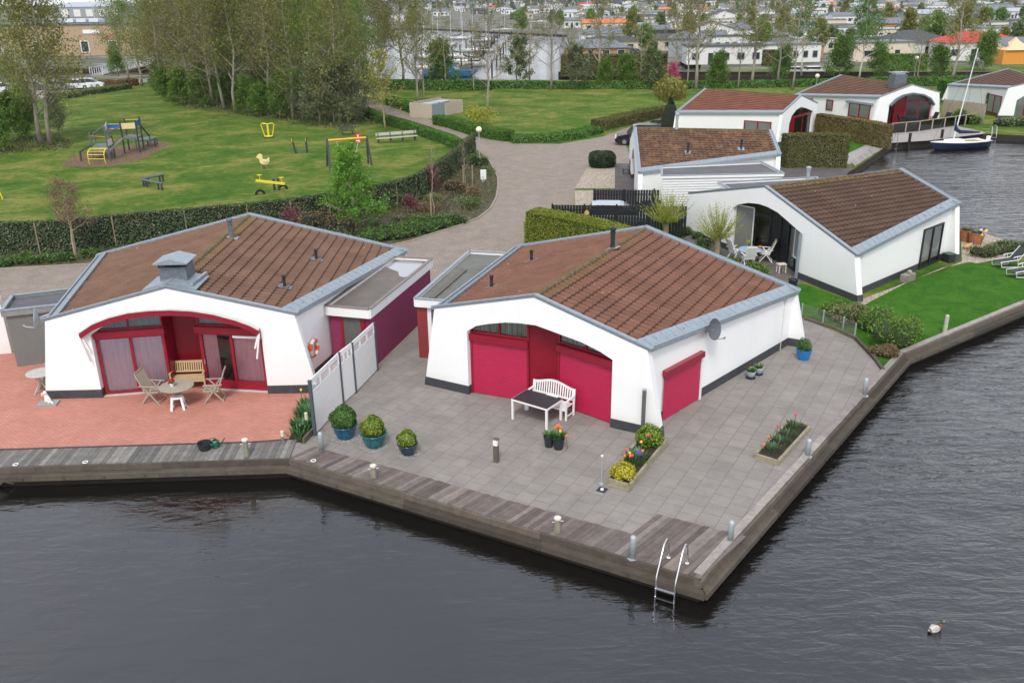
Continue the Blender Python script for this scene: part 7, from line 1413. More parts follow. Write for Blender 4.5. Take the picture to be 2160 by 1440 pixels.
for k in (.25, .65):
    p = q[0].lerp(q[1], k)+n*1.6; b = MB(); b.box((p.x, p.y, .7), (2.0, 1.4, 1.3), math.atan2(d.y, d.x)); w_ = b.build('container', mat('grey_bin', (.25, .28, .30), .5, .1), t); b = MB(); b.box((p.x, p.y, 1.4), (2.1, 1.5, .08), math.atan2(d.y, d.x)); b.build('lid', mat('pale_bin_lid', (.45, .50, .53), .4, .1), w_)
# junction box, lamps
t = T('junction_box', 'white rounded junction box in the roadside bed', 'junction box', P3(1020, 385)); h = topz(1020, 385, 1019, 359); b = MB(); b.box((0, 0, h*.62), (.42, .26, h*.76)); b.build('cabinet', WHITEP, t); b = MB(); b.box((0, 0, h*.12), (.22, .18, h*.25)); b.build('foot', GALV, t)
def lamp(u, v, u2, v2, lab, r=.24):
    h = topz(u, v, u2, v2)-r; t = T('street_lamp', lab, 'street lamp', P3(u, v), 0); b = MB(); b.lathe([(.07, 0), (.06, .8), (.04, .82), (.035, h-.15), (.07, h-.12), (.09, h-.02)], 10, capt=True); b.build('pole', GALV, t); b = MB(); b.lathe([(r*math.sin(x)+.001, h+r-r*math.cos(x)-r*.1) for x in [i*math.pi/10 for i in range(11)]], 16, capb=False); b.build('globe', mat('cream_globe', (.80, .74, .52), .35, .03), t, smooth=True)
lamp(1012, 350, 1006, 273, 'globe street lamp at the bend of the brick road'); lamp(1721, 190, 1721, 160, 'globe street lamp behind the rust-red roof', .3); lamp(1928, 166, 1930, 122, 'globe street lamp on the canal bank behind the zinc chimney', .3)
# ------------------------------------------------------------------ waterside terrace of house F
WD = mat('new_fence_wood', (.36, .30, .22), .8, .2, 5)
A = P3(1880, 284); pts = [P3(1880, 283), P3(1938, 278), P3(1991, 270), P3(2035, 264), P3(2076, 256)]; o = pts[0]; t = T('wooden_railing', 'slim wooden railing along the waterside terrace behind the moored yacht', 'railing', o)
for i in range(len(pts)-1):
    a, c = pts[i]-o, pts[i+1]-o; b = MB(); b.beam(a+Vector((0, 0, 1.0)), c+Vector((0, 0, 1.0)), .10, .05); b.build('handrail', WD, t)
    for k in (0, .5): p = a.lerp(c, k); b = MB(); b.box((p.x, p.y, .5), (.09, .09, 1.0)); b.build('post', WD, t)
    b = MB(); b.beam(a+Vector((0, 0, .5)), c+Vector((0, 0, .5)), .015, .85); b.build('glass_screen', GLASS, t)
t, d, L = slatfence('tall wooden windbreak fence on the right of the waterside terrace', P3(1986, 250), P3(2074, 262), 2.0, WD, 'windbreak_fence'); 
ct = P3(1915, 262); t = round_table('garden_table', 'dark round dining table on the waterside terrace', CHAR, ct, .8)
for u, v, a, lab in ((1900, 266, 0, 'dark chair left of the dark round table'), (1932, 266, 180, 'dark chair right of the dark round table'), (1922, 272, 90, 'dark chair nearest the water at the dark table'), (1966, 261, 200, 'grey reclining chair against the white arch pillar'), (1993, 262, 210, 'grey reclining chair at the wooden windbreak')): recliner('garden_chair', lab, CHAR, P3(u, v), R(a), 'dark chairs on the waterside terrace')
for u, v, lab in ((1918, 300, 'dark mooring pile left of the yacht bow'), (1986, 292, 'dark mooring pile behind the yacht')): h = 1.3; t = T('mooring_pile', lab, 'mooring pile', P3(u, v), 0); b = MB(); b.tube([(0, 0, -1), (0, 0, .75)], .13, 8); b.build('pile', BEAMD, t); b = MB(); b.lathe([(.14, .75), (.14, .8), (.001, .83)], 8); b.build('cap', CHAR, t)
# small jetty plank and swim ladders
a, c, e_, f_ = V2(1803, 352), V2(1882, 301), V2(1795, 343), V2(1862, 297); o = boards('jetty', a, c, e_, f_, (e_-a), .16, CAPW, z=.03); o['kind'] = 'structure'
def swim(u, v, lab):
    t = T('bathing_ladder', lab, 'ladder', P3(u, v)); 
    for s in (-1, 1): b = MB(); b.tube([(s*.22-.1, .5, 0), (s*.22-.05, .35, .8), (s*.22, .05, .75), (s*.22, -.12, -.2), (s*.22, -.12, -1.3)], .025, 6); b.build('rail', STEEL, t)
    for z in (-.25, -.55): b = MB(); b.beam((-.22, -.12, z), (.22, -.12, z), .06, .03); b.build('rung', STEEL, t)
swim(1887, 300, 'steel bathing ladder at the jetty corner left of the yacht'); swim(2096, 284, 'slender bathing ladder on the canal bank right of the yacht')
# sailing yacht
def hullmesh(L, W, zt, zb, n=14):
    vs = []; k = 7
    for i in range(n+1):
        s = i/n; x = -L/2+L*s; w = W/2*(math.sin(min(1, (1-s)*1.55+.0)*math.pi/2)**.8)*(1 if s > .12 else .86+.14*s/.12); sh = zt+.22*(s-.35)**2*1.6; kl = zb if s < .8 else zb+(zt-zb)*.9*((s-.8)/.2)**2
        for j in range(k): a = j/(k-1)*math.pi; yy = -math.cos(a)*w; zz = sh-(sh-kl)*math.sin(a)**.6; vs.append((x, yy, zz))
    fs = [(i*k+j, (i+1)*k+j, (i+1)*k+j+1, i*k+j+1) for i in range(n) for j in range(k-1)]+[tuple(range(k))]; dk = [tuple(i*k for i in range(n+1))+tuple(i*k+k-1 for i in range(n, -1, -1))]
    return vs, fs, dk
def yacht(label, loc, rz, L, W, hullc, mast, lean=0.0, sail=None, cabin=True, group=None, name='sailboat', scale=1.0):
    t = T(name, label, 'sailboat', loc, rz, group); vs, fs, dk = hullmesh(L, W, .62, -.15); b = MB(); b.add(vs, fs); b.build('hull', hullc, t, smooth=True)
    b = MB(); n = 15; q = [vs[i*7] for i in range(n)]+[vs[i*7+6] for i in range(n-1, -1, -1)]; b.add([(x, y*.98, z-.02) for x, y, z in q], [tuple(range(len(q)))]); b.build('deck', mat('cream_deck', (.70, .68, .58), .5, .05), t)
    b = MB(); b.tube([(x, y, z+.01) for x, y, z in [vs[i*7] for i in range(n)]], .035, 4); b.tube([(x, y, z+.01) for x, y, z in [vs[i*7+6] for i in range(n)]], .035, 4); b.build('gunwale', WHITEP, t)
    if cabin: b = MB(); b.prism([(-L*.05, -W*.24), (L*.22, -W*.2), (L*.27, 0), (L*.22, W*.2), (-L*.05, W*.24)], .6, .88); b.build('cabin', WHITEP, t); b = MB(); b.box((-L*.22, 0, .62), (L*.28, W*.5, .06)); b.build('cockpit', mat('cockpit_wood', (.3, .22, .13), .6), t)
    mt = Vector((L*.1+lean*mast, 0, mast)); b = MB(); b.tube([(L*.1, 0, .6), mt], [.06, .035], 8); b.build('mast', mat('mast_white', (.72, .73, .74), .3, .03), t)
    b = MB(); b.tube([(L*.1, 0, 1.45), (-L*.38, 0, 1.25)], .045, 6); b.build('boom', MATS['mast_white'], t)
    if sail: b = MB(); b.tube([(L*.1, 0, 2.3), (L*.08, 0, 1.75), (0, 0, 1.5), (-L*.2, 0, 1.42), (-L*.37, 0, 1.34)], [.06, .18, .17, .13, .07], 10); b.build('sail_cover', sail, t, smooth=True)
    b = MB(); b.tube([(L*.48, 0, .7), mt-Vector((0, 0, .3))], .012, 4, cap=False); b.tube([(-L*.48, 0, .6), mt-Vector((0, 0, .1))], .008, 4, cap=False); [b.tube([(L*.08, s*W*.45, .62), mt*.98], .008, 4, cap=False) for s in (-1, 1)]; b.build('rigging', mat('dark_wire', (.08, .09, .12), .5), t)
    return t
NAVY = mat('navy_hull', (.008, .02, .05), .25, .1)
a, c = P3(1962, 308, -.2), P3(2078, 300, -.2); t = yacht('navy and white sailing yacht moored at the waterside terrace, mast up', ((a.x+c.x)/2, (a.y+c.y)/2, WL), hedg(c, a), (c-a).length, 1.75, NAVY, 8.6, sail=mat('navy_canvas', (.01, .02, .06), .8), lean=-.12)
b = MB(); L = (c-a).length; b.box((-L*.5-.1, .2, .75), (.26, .26, .5)); b.build('outboard_motor', PLASTIC, t)
# ------------------------------------------------------------------ beyond the canal
FW = mat('chalet_white', (.68, .68, .66), .8, .06, 2); FC = mat('chalet_cream', (.60, .53, .42), .8, .06, 2); FB = mat('chalet_black_boards', (.04, .045, .055), .7, .2, 3); FG = mat('chalet_grey_boards', (.26, .29, .31), .8, .1, 3); FO = mat('chalet_orange_wood', (.42, .21, .08), .8, .12, 3); FT = mat('chalet_tan_brick', (.36, .22, .12), .9, .12, 6)
RG = mat('far_grey_roof', (.15, .165, .19), .75, .15, 1.5); RD = mat('far_dark_roof', (.06, .065, .075), .8, .2, 1.5); RL = mat('far_pale_roof', (.38, .42, .45), .6, .12, 1.5); RB = mat('far_brown_roof', (.13, .095, .07), .85, .2, 1.5); RO = mat('far_orange_roof', (.60, .17, .05), .8, .1, 2); RR = mat('far_red_roof', (.50, .04, .03), .7, .1, 2); RC = mat('far_crimson_roof', (.45, .01, .05), .6, .08, 2)
WG = mat('far_window', (.03, .04, .05), .1, .3, 1)
def chalet(name, label, L, W, h, kind, wm, rm, group=None, loc=(0, 0, 0), rz=0, wins=None, pitch=.3, cat='chalet', dorm=False, detail=True, chim=False):
    t = T(name, label, cat, loc, rz, group); b = MB()
    if kind == 'gable':
        rise = W/2*pitch; b.prism([(-L/2, -W/2), (L/2, -W/2), (L/2, W/2), (-L/2, W/2)], 0, h)
        for s in (-1, 1): x = s*L/2; b.add([(x, -W/2, h), (x, W/2, h), (x, 0, h+rise)], [(0, 1, 2) if s > 0 else (2, 1, 0)])
        b.build('wall', wm, t); b = MB()
        for s in (-1, 1): b.beam((-L/2-.3, s*W/4*1.06, h+rise/2+.04-.03), (L/2+.3, s*W/4*1.06, h+rise/2+.04-.03), math.hypot(W/2*1.12, rise*1.12), .10, up=(0, s*rise, W/2))
        r_ = b.build('roof', rm, t)
    elif kind == 'end':
        rise = L/2*pitch; b.prism([(-L/2, -W/2), (L/2, -W/2), (L/2, W/2), (-L/2, W/2)], 0, h)
        for s in (-1, 1): y = s*W/2; b.add([(-L/2, y, h), (L/2, y, h), (0, y, h+rise)], [(0, 1, 2) if s < 0 else (2, 1, 0)])
        b.build('wall', wm, t); b = MB()
        for s in (-1, 1): b.beam((s*L/4*1.06, -W/2-.4, h+rise/2+.01), (s*L/4*1.06, W/2+.4, h+rise/2+.01), math.hypot(L/2*1.12, rise*1.12), .10, up=(s*rise, 0, L/2))
        r_ = b.build('roof', rm, t)
    elif kind == 'hip':
        b.prism([(-L/2, -W/2), (L/2, -W/2), (L/2, W/2), (-L/2, W/2)], 0, h); b.build('wall', wm, t); b = MB(); e = .45; z = h+W*.2*pitch/.3; q = W/2*.9
        b.add([(-L/2-e, -W/2-e, h), (L/2+e, -W/2-e, h), (L/2+e, W/2+e, h), (-L/2-e, W/2+e, h), (-L/2+q, 0, z), (L/2-q, 0, z)], [(0, 1, 5, 4), (1, 2, 5), (2, 3, 4, 5), (3, 0, 4), (3, 2, 1, 0)]); r_ = b.build('roof', rm, t)
    else:
        b.prism([(-L/2, -W/2), (L/2, -W/2), (L/2, W/2), (-L/2, W/2)], 0, h); b.build('wall', wm, t); b = MB(); b.box((0, 0, h+.08), (L+.5, W+.5, .16)); r_ = b.build('roof', rm, t)
    if chim: b = MB(); b.box((L*.2, 0, h+1.2), (.5, .5, 1.2)); b.build('chimney', wm, r_)
    k = wins if wins is not None else 4
    for i in range(k):
        x = -L/2+L*(i+.6)/(k+.2); wd = L/k*.42; 
        if i == 1: b = MB(); b.box((x, -W/2-.03, 1.05), (.95, .08, 2.1)); b.build('door', WG if wm != FB else FW, t); continue
        b = MB(); b.box((x, -W/2-.03, 1.5), (wd+.2, .06, 1.3)); f = b.build('window', FW if wm not in (FW,) else FG, t); b = MB(); b.box((x, -W/2-.05, 1.5), (wd, .06, 1.1)); b.build('pane', WG, f)
    if L < 9.5 or True: b = MB(); b.box((L/2+.03, 0, 1.5), (.06, W*.3, 1.1)); b.build('window', WG, t)
    return t
desc = {id(FW): 'white', id(FC): 'cream', id(FB): 'black-boarded', id(FG): 'grey-boarded', id(FO): 'orange timber', id(FT): 'tan brick'}
DW = {'FW': 'white', 'FC': 'cream', 'FB': 'black-boarded', 'FG': 'grey-boarded', 'FO': 'orange timber', 'FT': 'tan brick'}; DR_ = {'RG': 'slate-grey', 'RD': 'dark', 'RL': 'pale', 'RB': 'brown', 'RO': 'orange', 'RR': 'red', 'RC': 'crimson'}
GL_ = globals(); CP_ = {}
def getp(L, W, h, kind, wk, rk):
    k = (L, W, h, kind, wk, rk)
    if k in CP_: return CP_[k], False
    CP_[k] = chalet('chalet', 'x', L, W, h, kind, GL_[wk], GL_[rk]); return CP_[k], True
def putc(spec, loc, rz, label, group):
    p, new = getp(*spec)
    if new: p.location = loc; p.rotation_euler = (0, 0, rz); p['label'] = label; p['group'] = group; return p
    return dup(p, loc, rz, label, group)
# first rows, placed one by one: (px, py of the wall foot, yaw, length, width, height, kind, wall, roof, label)
hand = [(1262, 128, 0, 17, 8, 2.7, 'hip', 'FT', 'RG', 'tan brick chalet with slate hipped roof above the khaki hedge', 4),
 (1290, 96, 0, 21, 9, 3.3, 'hip', 'FW', 'RG', 'wide grey-hipped chalet with white awning behind the tan brick one', 5), (1275, 66, 0, 21, 8, 3.2, 'gable', 'FC', 'RO', 'cream chalet with glowing orange roof in the third row', 4), (1392, 102, 0, 14, 7, 4.6, 'flat', 'FB', 'RD', 'tall black-boarded chalet with white sash windows', 4), (1412, 62, 0, 18, 7, 4.0, 'flat', 'FW', 'RG', 'long flat white chalet with dark window band behind the black one', 6),
 (1532, 136, -.06, 19, 7, 3.6, 'flat', 'FW', 'RD', 'white chalet with curved dark roof edge and a black glazed door', 5), (1500, 92, 0, 15, 8, 4.2, 'end', 'FW', 'RB', 'white gabled chalet behind the curved-roof chalet', 4), (1560, 88, 0, 13, 8, 3.6, 'hip', 'FW', 'RG', 'white chalet with low hipped roof in the second row', 4), (1525, 48, .1, 17, 9, 3.6, 'end', 'FW', 'RD', 'white-gabled chalet with broad dark brown roof', 3),
 (1665, 132, .05, 15, 8, 3.6, 'flat', 'FW', 'RG', 'long low white chalet at the water behind the trees', 6), (1860, 130, .04, 15, 8, 3.8, 'flat', 'FC', 'RG', 'pale wall chalet with one square window by the black roof', 2), (1940, 122, .25, 17, 11, 3.2, 'hip', 'FW', 'RD', 'chalet with big sweeping black roof', 3), (2075, 128, -.1, 18, 9, 3.6, 'hip', 'FW', 'RR', 'white chalet with bright red roof at the right', 4), (2170, 134, 0, 12, 8, 3.4, 'gable', 'FW', 'RG', 'white chalet cut off at the right edge behind the orange tent', 4),
 (1890, 72, 0, 19, 8, 3.4, 'hip', 'FO', 'RG', 'orange timber chalet with grey hipped roof in the second row', 4), (1785, 82, .05, 17, 7, 3.4, 'flat', 'FW', 'RG', 'white chalet with dark band in the second row', 4), (1740, 30, 0, 15, 8, 4.0, 'flat', 'FW', 'RG', 'white chalet with tall dark glazing and grey roof', 5), (1785, 50, 0, 15, 8, 3.4, 'gable', 'FW', 'RG', 'small white chalet with pale slate roof in the third row', 4), (1880, 40, 0, 25, 9, 3.6, 'gable', 'FB', 'RB', 'big black-boarded chalet with brown roof and oval window', 3), (1955, 52, 0, 21, 9, 4.4, 'gable', 'FG', 'RL', 'grey two-storey chalet with pale metal roof', 6), (2120, 88, 0, 17, 9, 3.6, 'flat', 'FW', 'RG', 'white flat chalet with a dark balcony at the right', 4),
 (2100, 36, 0, 20, 10, 6.5, 'flat', 'FG', 'RG', 'boxy grey two-storey house in the upper right', 4), (1235, 42, 0, 15, 7, 3.6, 'end', 'FW', 'RB', 'white gabled chalet below the crimson roof', 3), (1238, 18, 0, 20, 9, 5, 'gable', 'FW', 'RC', 'house with crimson roof and two white skylights', 3), (1140, 26, 0, 22, 9, 4, 'gable', 'FC', 'RG', 'long grey-roofed chalet left of the crimson roof', 4), (1110, 40, 0, 10, 8, 3.4, 'end', 'FC', 'RB', 'small cream gabled chalet by the harbour', 3), (1040, 22, 0, 13, 8, 3.6, 'gable', 'FW', 'RO', 'chalet with orange-brown roof near the top of the harbour', 3), (905, 12, 0, 19, 9, 4.5, 'gable', 'FW', 'RG', 'long white house with slate roof above the harbour', 5), (1010, 30, 0, 16, 8, 3.4, 'gable', 'FB', 'RD', 'dark chalet with white awnings by the quay', 4), (930, 34, 0, 15, 8, 3.4, 'gable', 'FW', 'RG', 'white chalet on the harbour quay', 4), (835, 46, 0, 12, 8, 3.6, 'flat', 'FW', 'RL', 'plain white boathouse at the left of the harbour', 2)]
for u, v, a, L, W, h, kd, wk, rk, lab, wn in hand:
    p = P3(u, v); 
    chalet('chalet', lab, L*.78, W, h*.92, kd, GL_[wk], GL_[rk], loc=(p.x, p.y+W/2, 0), rz=a, wins=wn, group='chalets beyond the canal', chim=(L > 20))
g = random.Random(12); kinds = ['gable', 'gable', 'flat', 'flat', 'hip', 'end']; wks = ['FW']*7+['FC', 'FC', 'FB', 'FG', 'FO']; rks = ['RG']*6+['RD', 'RD', 'RL', 'RL', 'RB', 'RO', 'RR']
specs = [(g.choice((9, 10.5, 12)), g.choice((5.5, 7)), g.choice((2.7, 3.0, 3.4)), g.choice(kinds), g.choice(wks), g.choice(rks)) for _ in range(26)]
ords = ['first', 'second', 'third', 'fourth', 'fifth', 'sixth', 'seventh', 'eighth', 'ninth', 'tenth', 'eleventh', 'twelfth', 'thirteenth', 'fourteenth', 'fifteenth', 'sixteenth', 'seventeenth', 'eighteenth', 'nineteenth', 'twentieth']+['twenty-%s' % s for s in ('first', 'second', 'third', 'fourth', 'fifth', 'sixth', 'seventh', 'eighth', 'ninth')]
rows = [(1600, 2230, 124, 5), (1205, 2230, 112, 7), (1330, 2230, 103, 8), (1330, 2230, 84, 11), (1330, 2230, 70, 13), (1180, 2230, 57, 14), (1200, 2230, 46, 16), (1180, 2220, 37, 18), (1060, 2210, 29.5, 22), (830, 2200, 23.5, 26), (830, 2200, 18.5, 27), (830, 2200, 14.5, 28), (500, 2200, 11, 28), (300, 2200, 8, 28)]
occ = [(P3(u, v).x, P3(u, v).y+W/2, L*.42) for u, v, a, L, W, *_ in hand]; nt_ = 0; treespots = []
for ri, (x0, x1, v, n) in enumerate(rows):
    kk = 0
    for i in range(n):
        u = x0+(x1-x0)*(i+.5)/n+g.uniform(-.25, .25)*(x1-x0)/n; vv = v+g.uniform(-.04, .04)*v; p = P3(u, vv); 
        treespots.append((u+(x1-x0)/n*.5, vv))
        if any(math.hypot(p.x-a, p.y-b_) < r_+6 for a, b_, r_ in occ): continue
        s = g.choice(specs); kk += 1; rz = g.choice((0, 0, .05, -.08, .15, 1.4))
        occ.append((p.x, p.y, s[0]*.5)); putc(s, (p.x, p.y, 0), rz, '%s chalet with %s roof, %s from the left in the %s village row back' % (DW[s[4]], DR_[s[5]], ords[min(kk-1, 28)], ords[ri]), 'chalets beyond the canal')
nsh = 0; sp = None; shk = [('white', FW, RG), ('grey', FG, RD), ('brown', FT, RB), ('cream', FC, RL)]; sps = []
for nm_, wm, rm in shk: sps.append(chalet('garden_shed', nm_+' little garden shed squeezed between the chalets', 4.6, 3.2, 2.3, 'gable', wm, rm, wins=2, cat='shed', group='little sheds between the chalets'))
for ri, (x0, x1, v, n) in enumerate(rows[:11]):
    for i in range(int(n*1.2)):
        u = g.uniform(x0, x1); p = P3(u, v*g.uniform(.93, 1.08))
        if any(math.hypot(p.x-a, p.y-b_) < r_+2.5 for a, b_, r_ in occ): continue
        occ.append((p.x, p.y, 2)); k = nsh % 4
        if nsh < 4: sps[k].location = p
        else: dup(sps[k], p, g.uniform(-.3, .3))
        nsh += 1
print('CHALETS', sum(o.name.startswith('chalet') for o in bpy.data.objects if o.parent is None), 'SHEDS', nsh)
# the last, hazy band of roofs before the horizon
b = MB(); g2_ = random.Random(5)
for i in range(340):
    y = g2_.uniform(1150, 3300); x = g2_.uniform(-.62, .66)*y; b.box((x, y, 2), (g2_.uniform(9, 16), g2_.uniform(7, 10), 4), g2_.uniform(-.3, .3), mi=g2_.choice((0, 0, 1, 2)))
    b.box((x, y, 4.4), (g2_.uniform(9, 16), g2_.uniform(7, 10), .9), g2_.uniform(-.3, .3), mi=g2_.choice((1, 2, 2)))
o = b.build('distant_roofs', [FW, RG, RD]); tag(o, 'far band of countless roofs below the top edge', 'roofs', kind='stuff')
V = []; F = []; P = []
for i in range(900):
    y = g2_.uniform(1100, 3600); x = g2_.uniform(-.66, .7)*y; r_ = g2_.uniform(4, 8)
    q = rng.normal(size=(26, 3)); q /= np.linalg.norm(q, axis=1)[:, None]; P.append(q*np.array([r_, r_, r_*.7])+np.array([x, y, r_*.8]))
V, F = leaves_arr(np.concatenate(P), 2.4, rng); o = np_mesh('distant_woods', V, F, leafmat('far_woods', ((.03, .045, .02), (.06, .08, .035), (.10, .10, .06)), .02)); tag(o, 'far belt of trees along the horizon', 'trees', kind='stuff')
# bushes and small trees among the chalets
VG = 'bushes and small trees among the chalets'
vb = [grow(5, 71, 12, .42, .1, .5, 5, 4, 7, .28, OLIVEG, name='village_tree', label='green bushy tree standing among the chalets beyond the canal', start=.12, clump=.35, group=VG), grow(6.5, 72, 12, .33, .1, .6, 5, 4, 6, .26, OLIVE, name='village_tree', label='olive budding tree standing among the chalets beyond the canal', start=.2, clump=.35, group=VG), grow(4, 73, 12, .45, .1, .5, 5, 4, 8, .28, MIX, name='village_tree', label='dark green bush standing among the chalets beyond the canal', start=.06, clump=.3, group=VG)]
g.shuffle(treespots); nfirst = 0
for i, (u, v) in enumerate(treespots[:120]):
    p = P3(u, v-g.uniform(0, .05)*v); s = g.uniform(.7, 1.35); pr = vb[i % 3]
    if i < 3: pr.location = p
    else: dup(pr, p, g.uniform(0, 6), sc=s)
for u, v, s, i in ((1330, 100, 1.2, 1), (1180, 60, 1.2, 0), (1345, 60, 1, 2), (1100, 70, 1.3, 0), (1650, 95, 1.3, 1), (1600, 110, 1.2, 0), (1750, 110, 1.1, 2), (2020, 110, 1.3, 1), (1820, 100, 1, 0), (2140, 110, 1.2, 2), (1420, 50, 1.2, 1), (1950, 90, 1.1, 0), (1080, 20, 1.6, 2), (870, 60, 1.2, 1), (815, 110, 1.3, 1), (1165, 52, 1.3, 2)): dup(vb[i], P3(u, v), u, sc=s)
hedge('garden_hedge', 'tall khaki-yellow hedge at the right of the white rounded chalet', [V2(1608, 140), V2(1640, 140)], 2.5, 2.8, MATS['khaki_hedge'], 60, .2); hedge('garden_hedge', 'speckled green hedge in front of the pale-walled chalet by the canal', [V2(1866, 152), V2(1950, 152)], 2, 2.8, OLIVEG, 70, .2); hedge('garden_hedge', 'long dark hedge along the sandy track at the top of the harbour', [V2(1082, 42), V2(1108, 22), V2(1120, 14)], 3, 3, PRIV, 20, .5)
# far bank wall, sheds and awnings
b = MB(); a, c = V2(1178, 159.5), V2(2300, 159.5); t = T('canal_wall', 'dark plank retaining wall along the far canal bank', 'retaining wall', (a.x, a.y, 0)); b.beam((0, 0, -.1), (c.x-a.x, c.y-a.y, -.1), .3, 1.3); b.build('planking', BEAMD, t); b = MB(); b.beam((0, 0, .58), (c.x-a.x, c.y-a.y, .58), .5, .08); b.build('coping', BEAM, t)
t = T('party_tent', 'orange pavilion tent with pale peaked roof beside the red roof', 'tent', P3(2133, 134)); b = MB(); b.prism([(-3, -2.4), (3, -2.4), (3, 2.4), (-3, 2.4)], 0, 2.5); b.build('side_cloth', mat('orange_cloth', (.65, .27, .04), .8, .1), t); b = MB(); b.lathe([(3.9, 2.45), (2.2, 3.1), (.9, 3.8), (.001, 4.6)], 4, capb=False); o = b.build('roof_cloth', mat('peach_cloth', (.75, .5, .3), .8, .05), t); o.rotation_euler = (0, 0, math.pi/4)
car('dark van parked beside the tan brick chalet', P3(1336, 123), R(5), (.03, .035, .045), L=5.0, W=1.9, H=2.0, tall=.2)
# left: brick building, marina sheds, cars, footbridge
p = P3(165, 118); t = T('brick_building', 'low tan brick building with flat roof and red zigzag trim behind the left trees', 'building', p, 0.02); b = MB(); b.prism([(-24, 0), (22, 0), (22, 16), (-24, 16)], 0, 7.6); b.build('wall', mat('tan_brick', (.40, .29, .19), .9, .1, 3), t); b = MB(); b.prism([(-24.5, -.4), (22.5, -.4), (22.5, 16.4), (-24.5, 16.4)], 7.6, 8.0); rf = b.build('roof', RG, t)
for x in (-20, -10, 2.2, 9.4): b = MB(); b.box((x, -.06, 2.2), (2.2, .14, 3.0)); f = b.build('window', FW, t); b = MB(); b.box((x, -.10, 2.2), (1.7, .14, 2.5)); b.build('pane', WG, f)
b = MB(); b.box((4.4, -.08, 5.8), (4.2, .15, .9)); b.build('sign_board', PLASTIC, t); b = MB(); b.beam((7, -.08, 4.1), (10.5, -.08, 5.4), .12, .25); b.beam((8, -.08, 4.0), (12.5, -.08, 3.8), .12, .2); b.beam((11, -.08, 3.6), (14, -.08, 5.4), .12, .2); b.build('red_trim', mat('brick_red_trim', (.55, .10, .05), .7), t)
b = MB(); [b.box((-5+i*3.2, 4, 8.5), (2.4, 4, .8)) for i in range(4)]; b.build('skylights', mat('skylight_white', (.6, .66, .7), .3), rf)
def shed(lab, u, v, L, W, h, a, wm, rm): p = P3(u, v); t = T('marina_shed', lab, 'shed', p, a); b = MB(); b.prism([(-L/2, 0), (L/2, 0), (L/2, W), (-L/2, W)], 0, h); b.build('wall', wm, t); b = MB(); b.add([(-L/2-.5, -.5, h), (L/2+.5, -.5, h), (L/2+.5, W+.5, h), (-L/2-.5, W+.5, h), (-L/2-.5, W/2, h+L*.07), (L/2+.5, W/2, h+L*.07)], [(0, 1, 5, 4), (2, 3, 4, 5), (1, 2, 5), (3, 0, 4)]); b.build('roof', rm, t); [MB().box((-L/2+L*(i+.5)/5, -.05, h*.4), (L/9, .1, h*.7)).build('door', FW if wm == FG else FG, t) for i in range(5)]
shed('huge grey marina shed with pale roof at the top left', 190, 36, 62, 40, 9, -.1, FG, RL); shed('brown-roofed marina shed behind the wood', 420, 60, 50, 25, 6, .05, FC, RG); shed('blue-grey boat hall behind the wood', 600, 45, 45, 25, 6, .05, mat('blue_grey_cladding', (.2, .28, .38), .7, .1), RG); shed('white boat storage hall left of the harbour', 730, 75, 30, 20, 4.5, 0, FW, RL)
cars = [(12, 196, (.70, .70, .70)), (42, 188, (.62, .64, .66)), (75, 190, (.10, .11, .13)), (165, 188, (.72, .72, .72)), (192, 186, (.65, .67, .68)), (128, 190, (.35, .36, .38)), (8, 235, (.68, .68, .68)), (-20, 210, (.3, .05, .05))]
nm = ['white car nearest the left edge in the car park', 'silver car second from the left in the car park', 'dark car under the big trees in the car park', 'white car left of the rust-coloured hedge', 'pale silver car with its tail to the rust hedge', 'mid-grey car half behind the big trees', 'white car low at the left edge behind the bushes', 'dark red car just off the left edge']
for (u, v, c), lab in zip(cars, nm): car(lab, P3(u, v), R(8), c, group='cars in the far car park', metal=.1)
hedge('garden_hedge', 'low rust-coloured hedge at the end of the car park', [V2(215, 183), V2(245, 184), V2(285, 180)], 2.2, 1.0, leafmat('rust_hedge', ((.15, .07, .03), (.25, .13, .05), (.10, .10, .03)), .4), 130, .12); hedge('garden_hedge', 'olive low hedge below the car park', [V2(130, 208), V2(180, 200), V2(235, 192), (V2(268, 187))], 2.0, .7, MIX, 130, .12)
a, c = V2(205, 163), V2(312, 141); t = T('footbridge', 'white-railed footbridge sloping over the left canal', 'bridge', (a.x, a.y, 0)); d = c-a; b = MB(); b.beam((0, 0, .35), (d.x, d.y, .5), 2.4, .25); b.build('deck', CAPW, t); nrm = Vector((-d.y, d.x)).normalized()
for s in (-1, 1):
    b = MB(); k = 26
    for i in range(k+1): q = d*(i/k)+nrm*s*1.15; b.box((q.x, q.y, 1.0+.15*i/k), (.12, .12, 1.2))
    b.beam((*(nrm*s*1.15), 1.62), (*(d+nrm*s*1.15), 1.78), .12, .12); b.build('railing', mat('white_rail', (.6, .62, .64), .5), t)
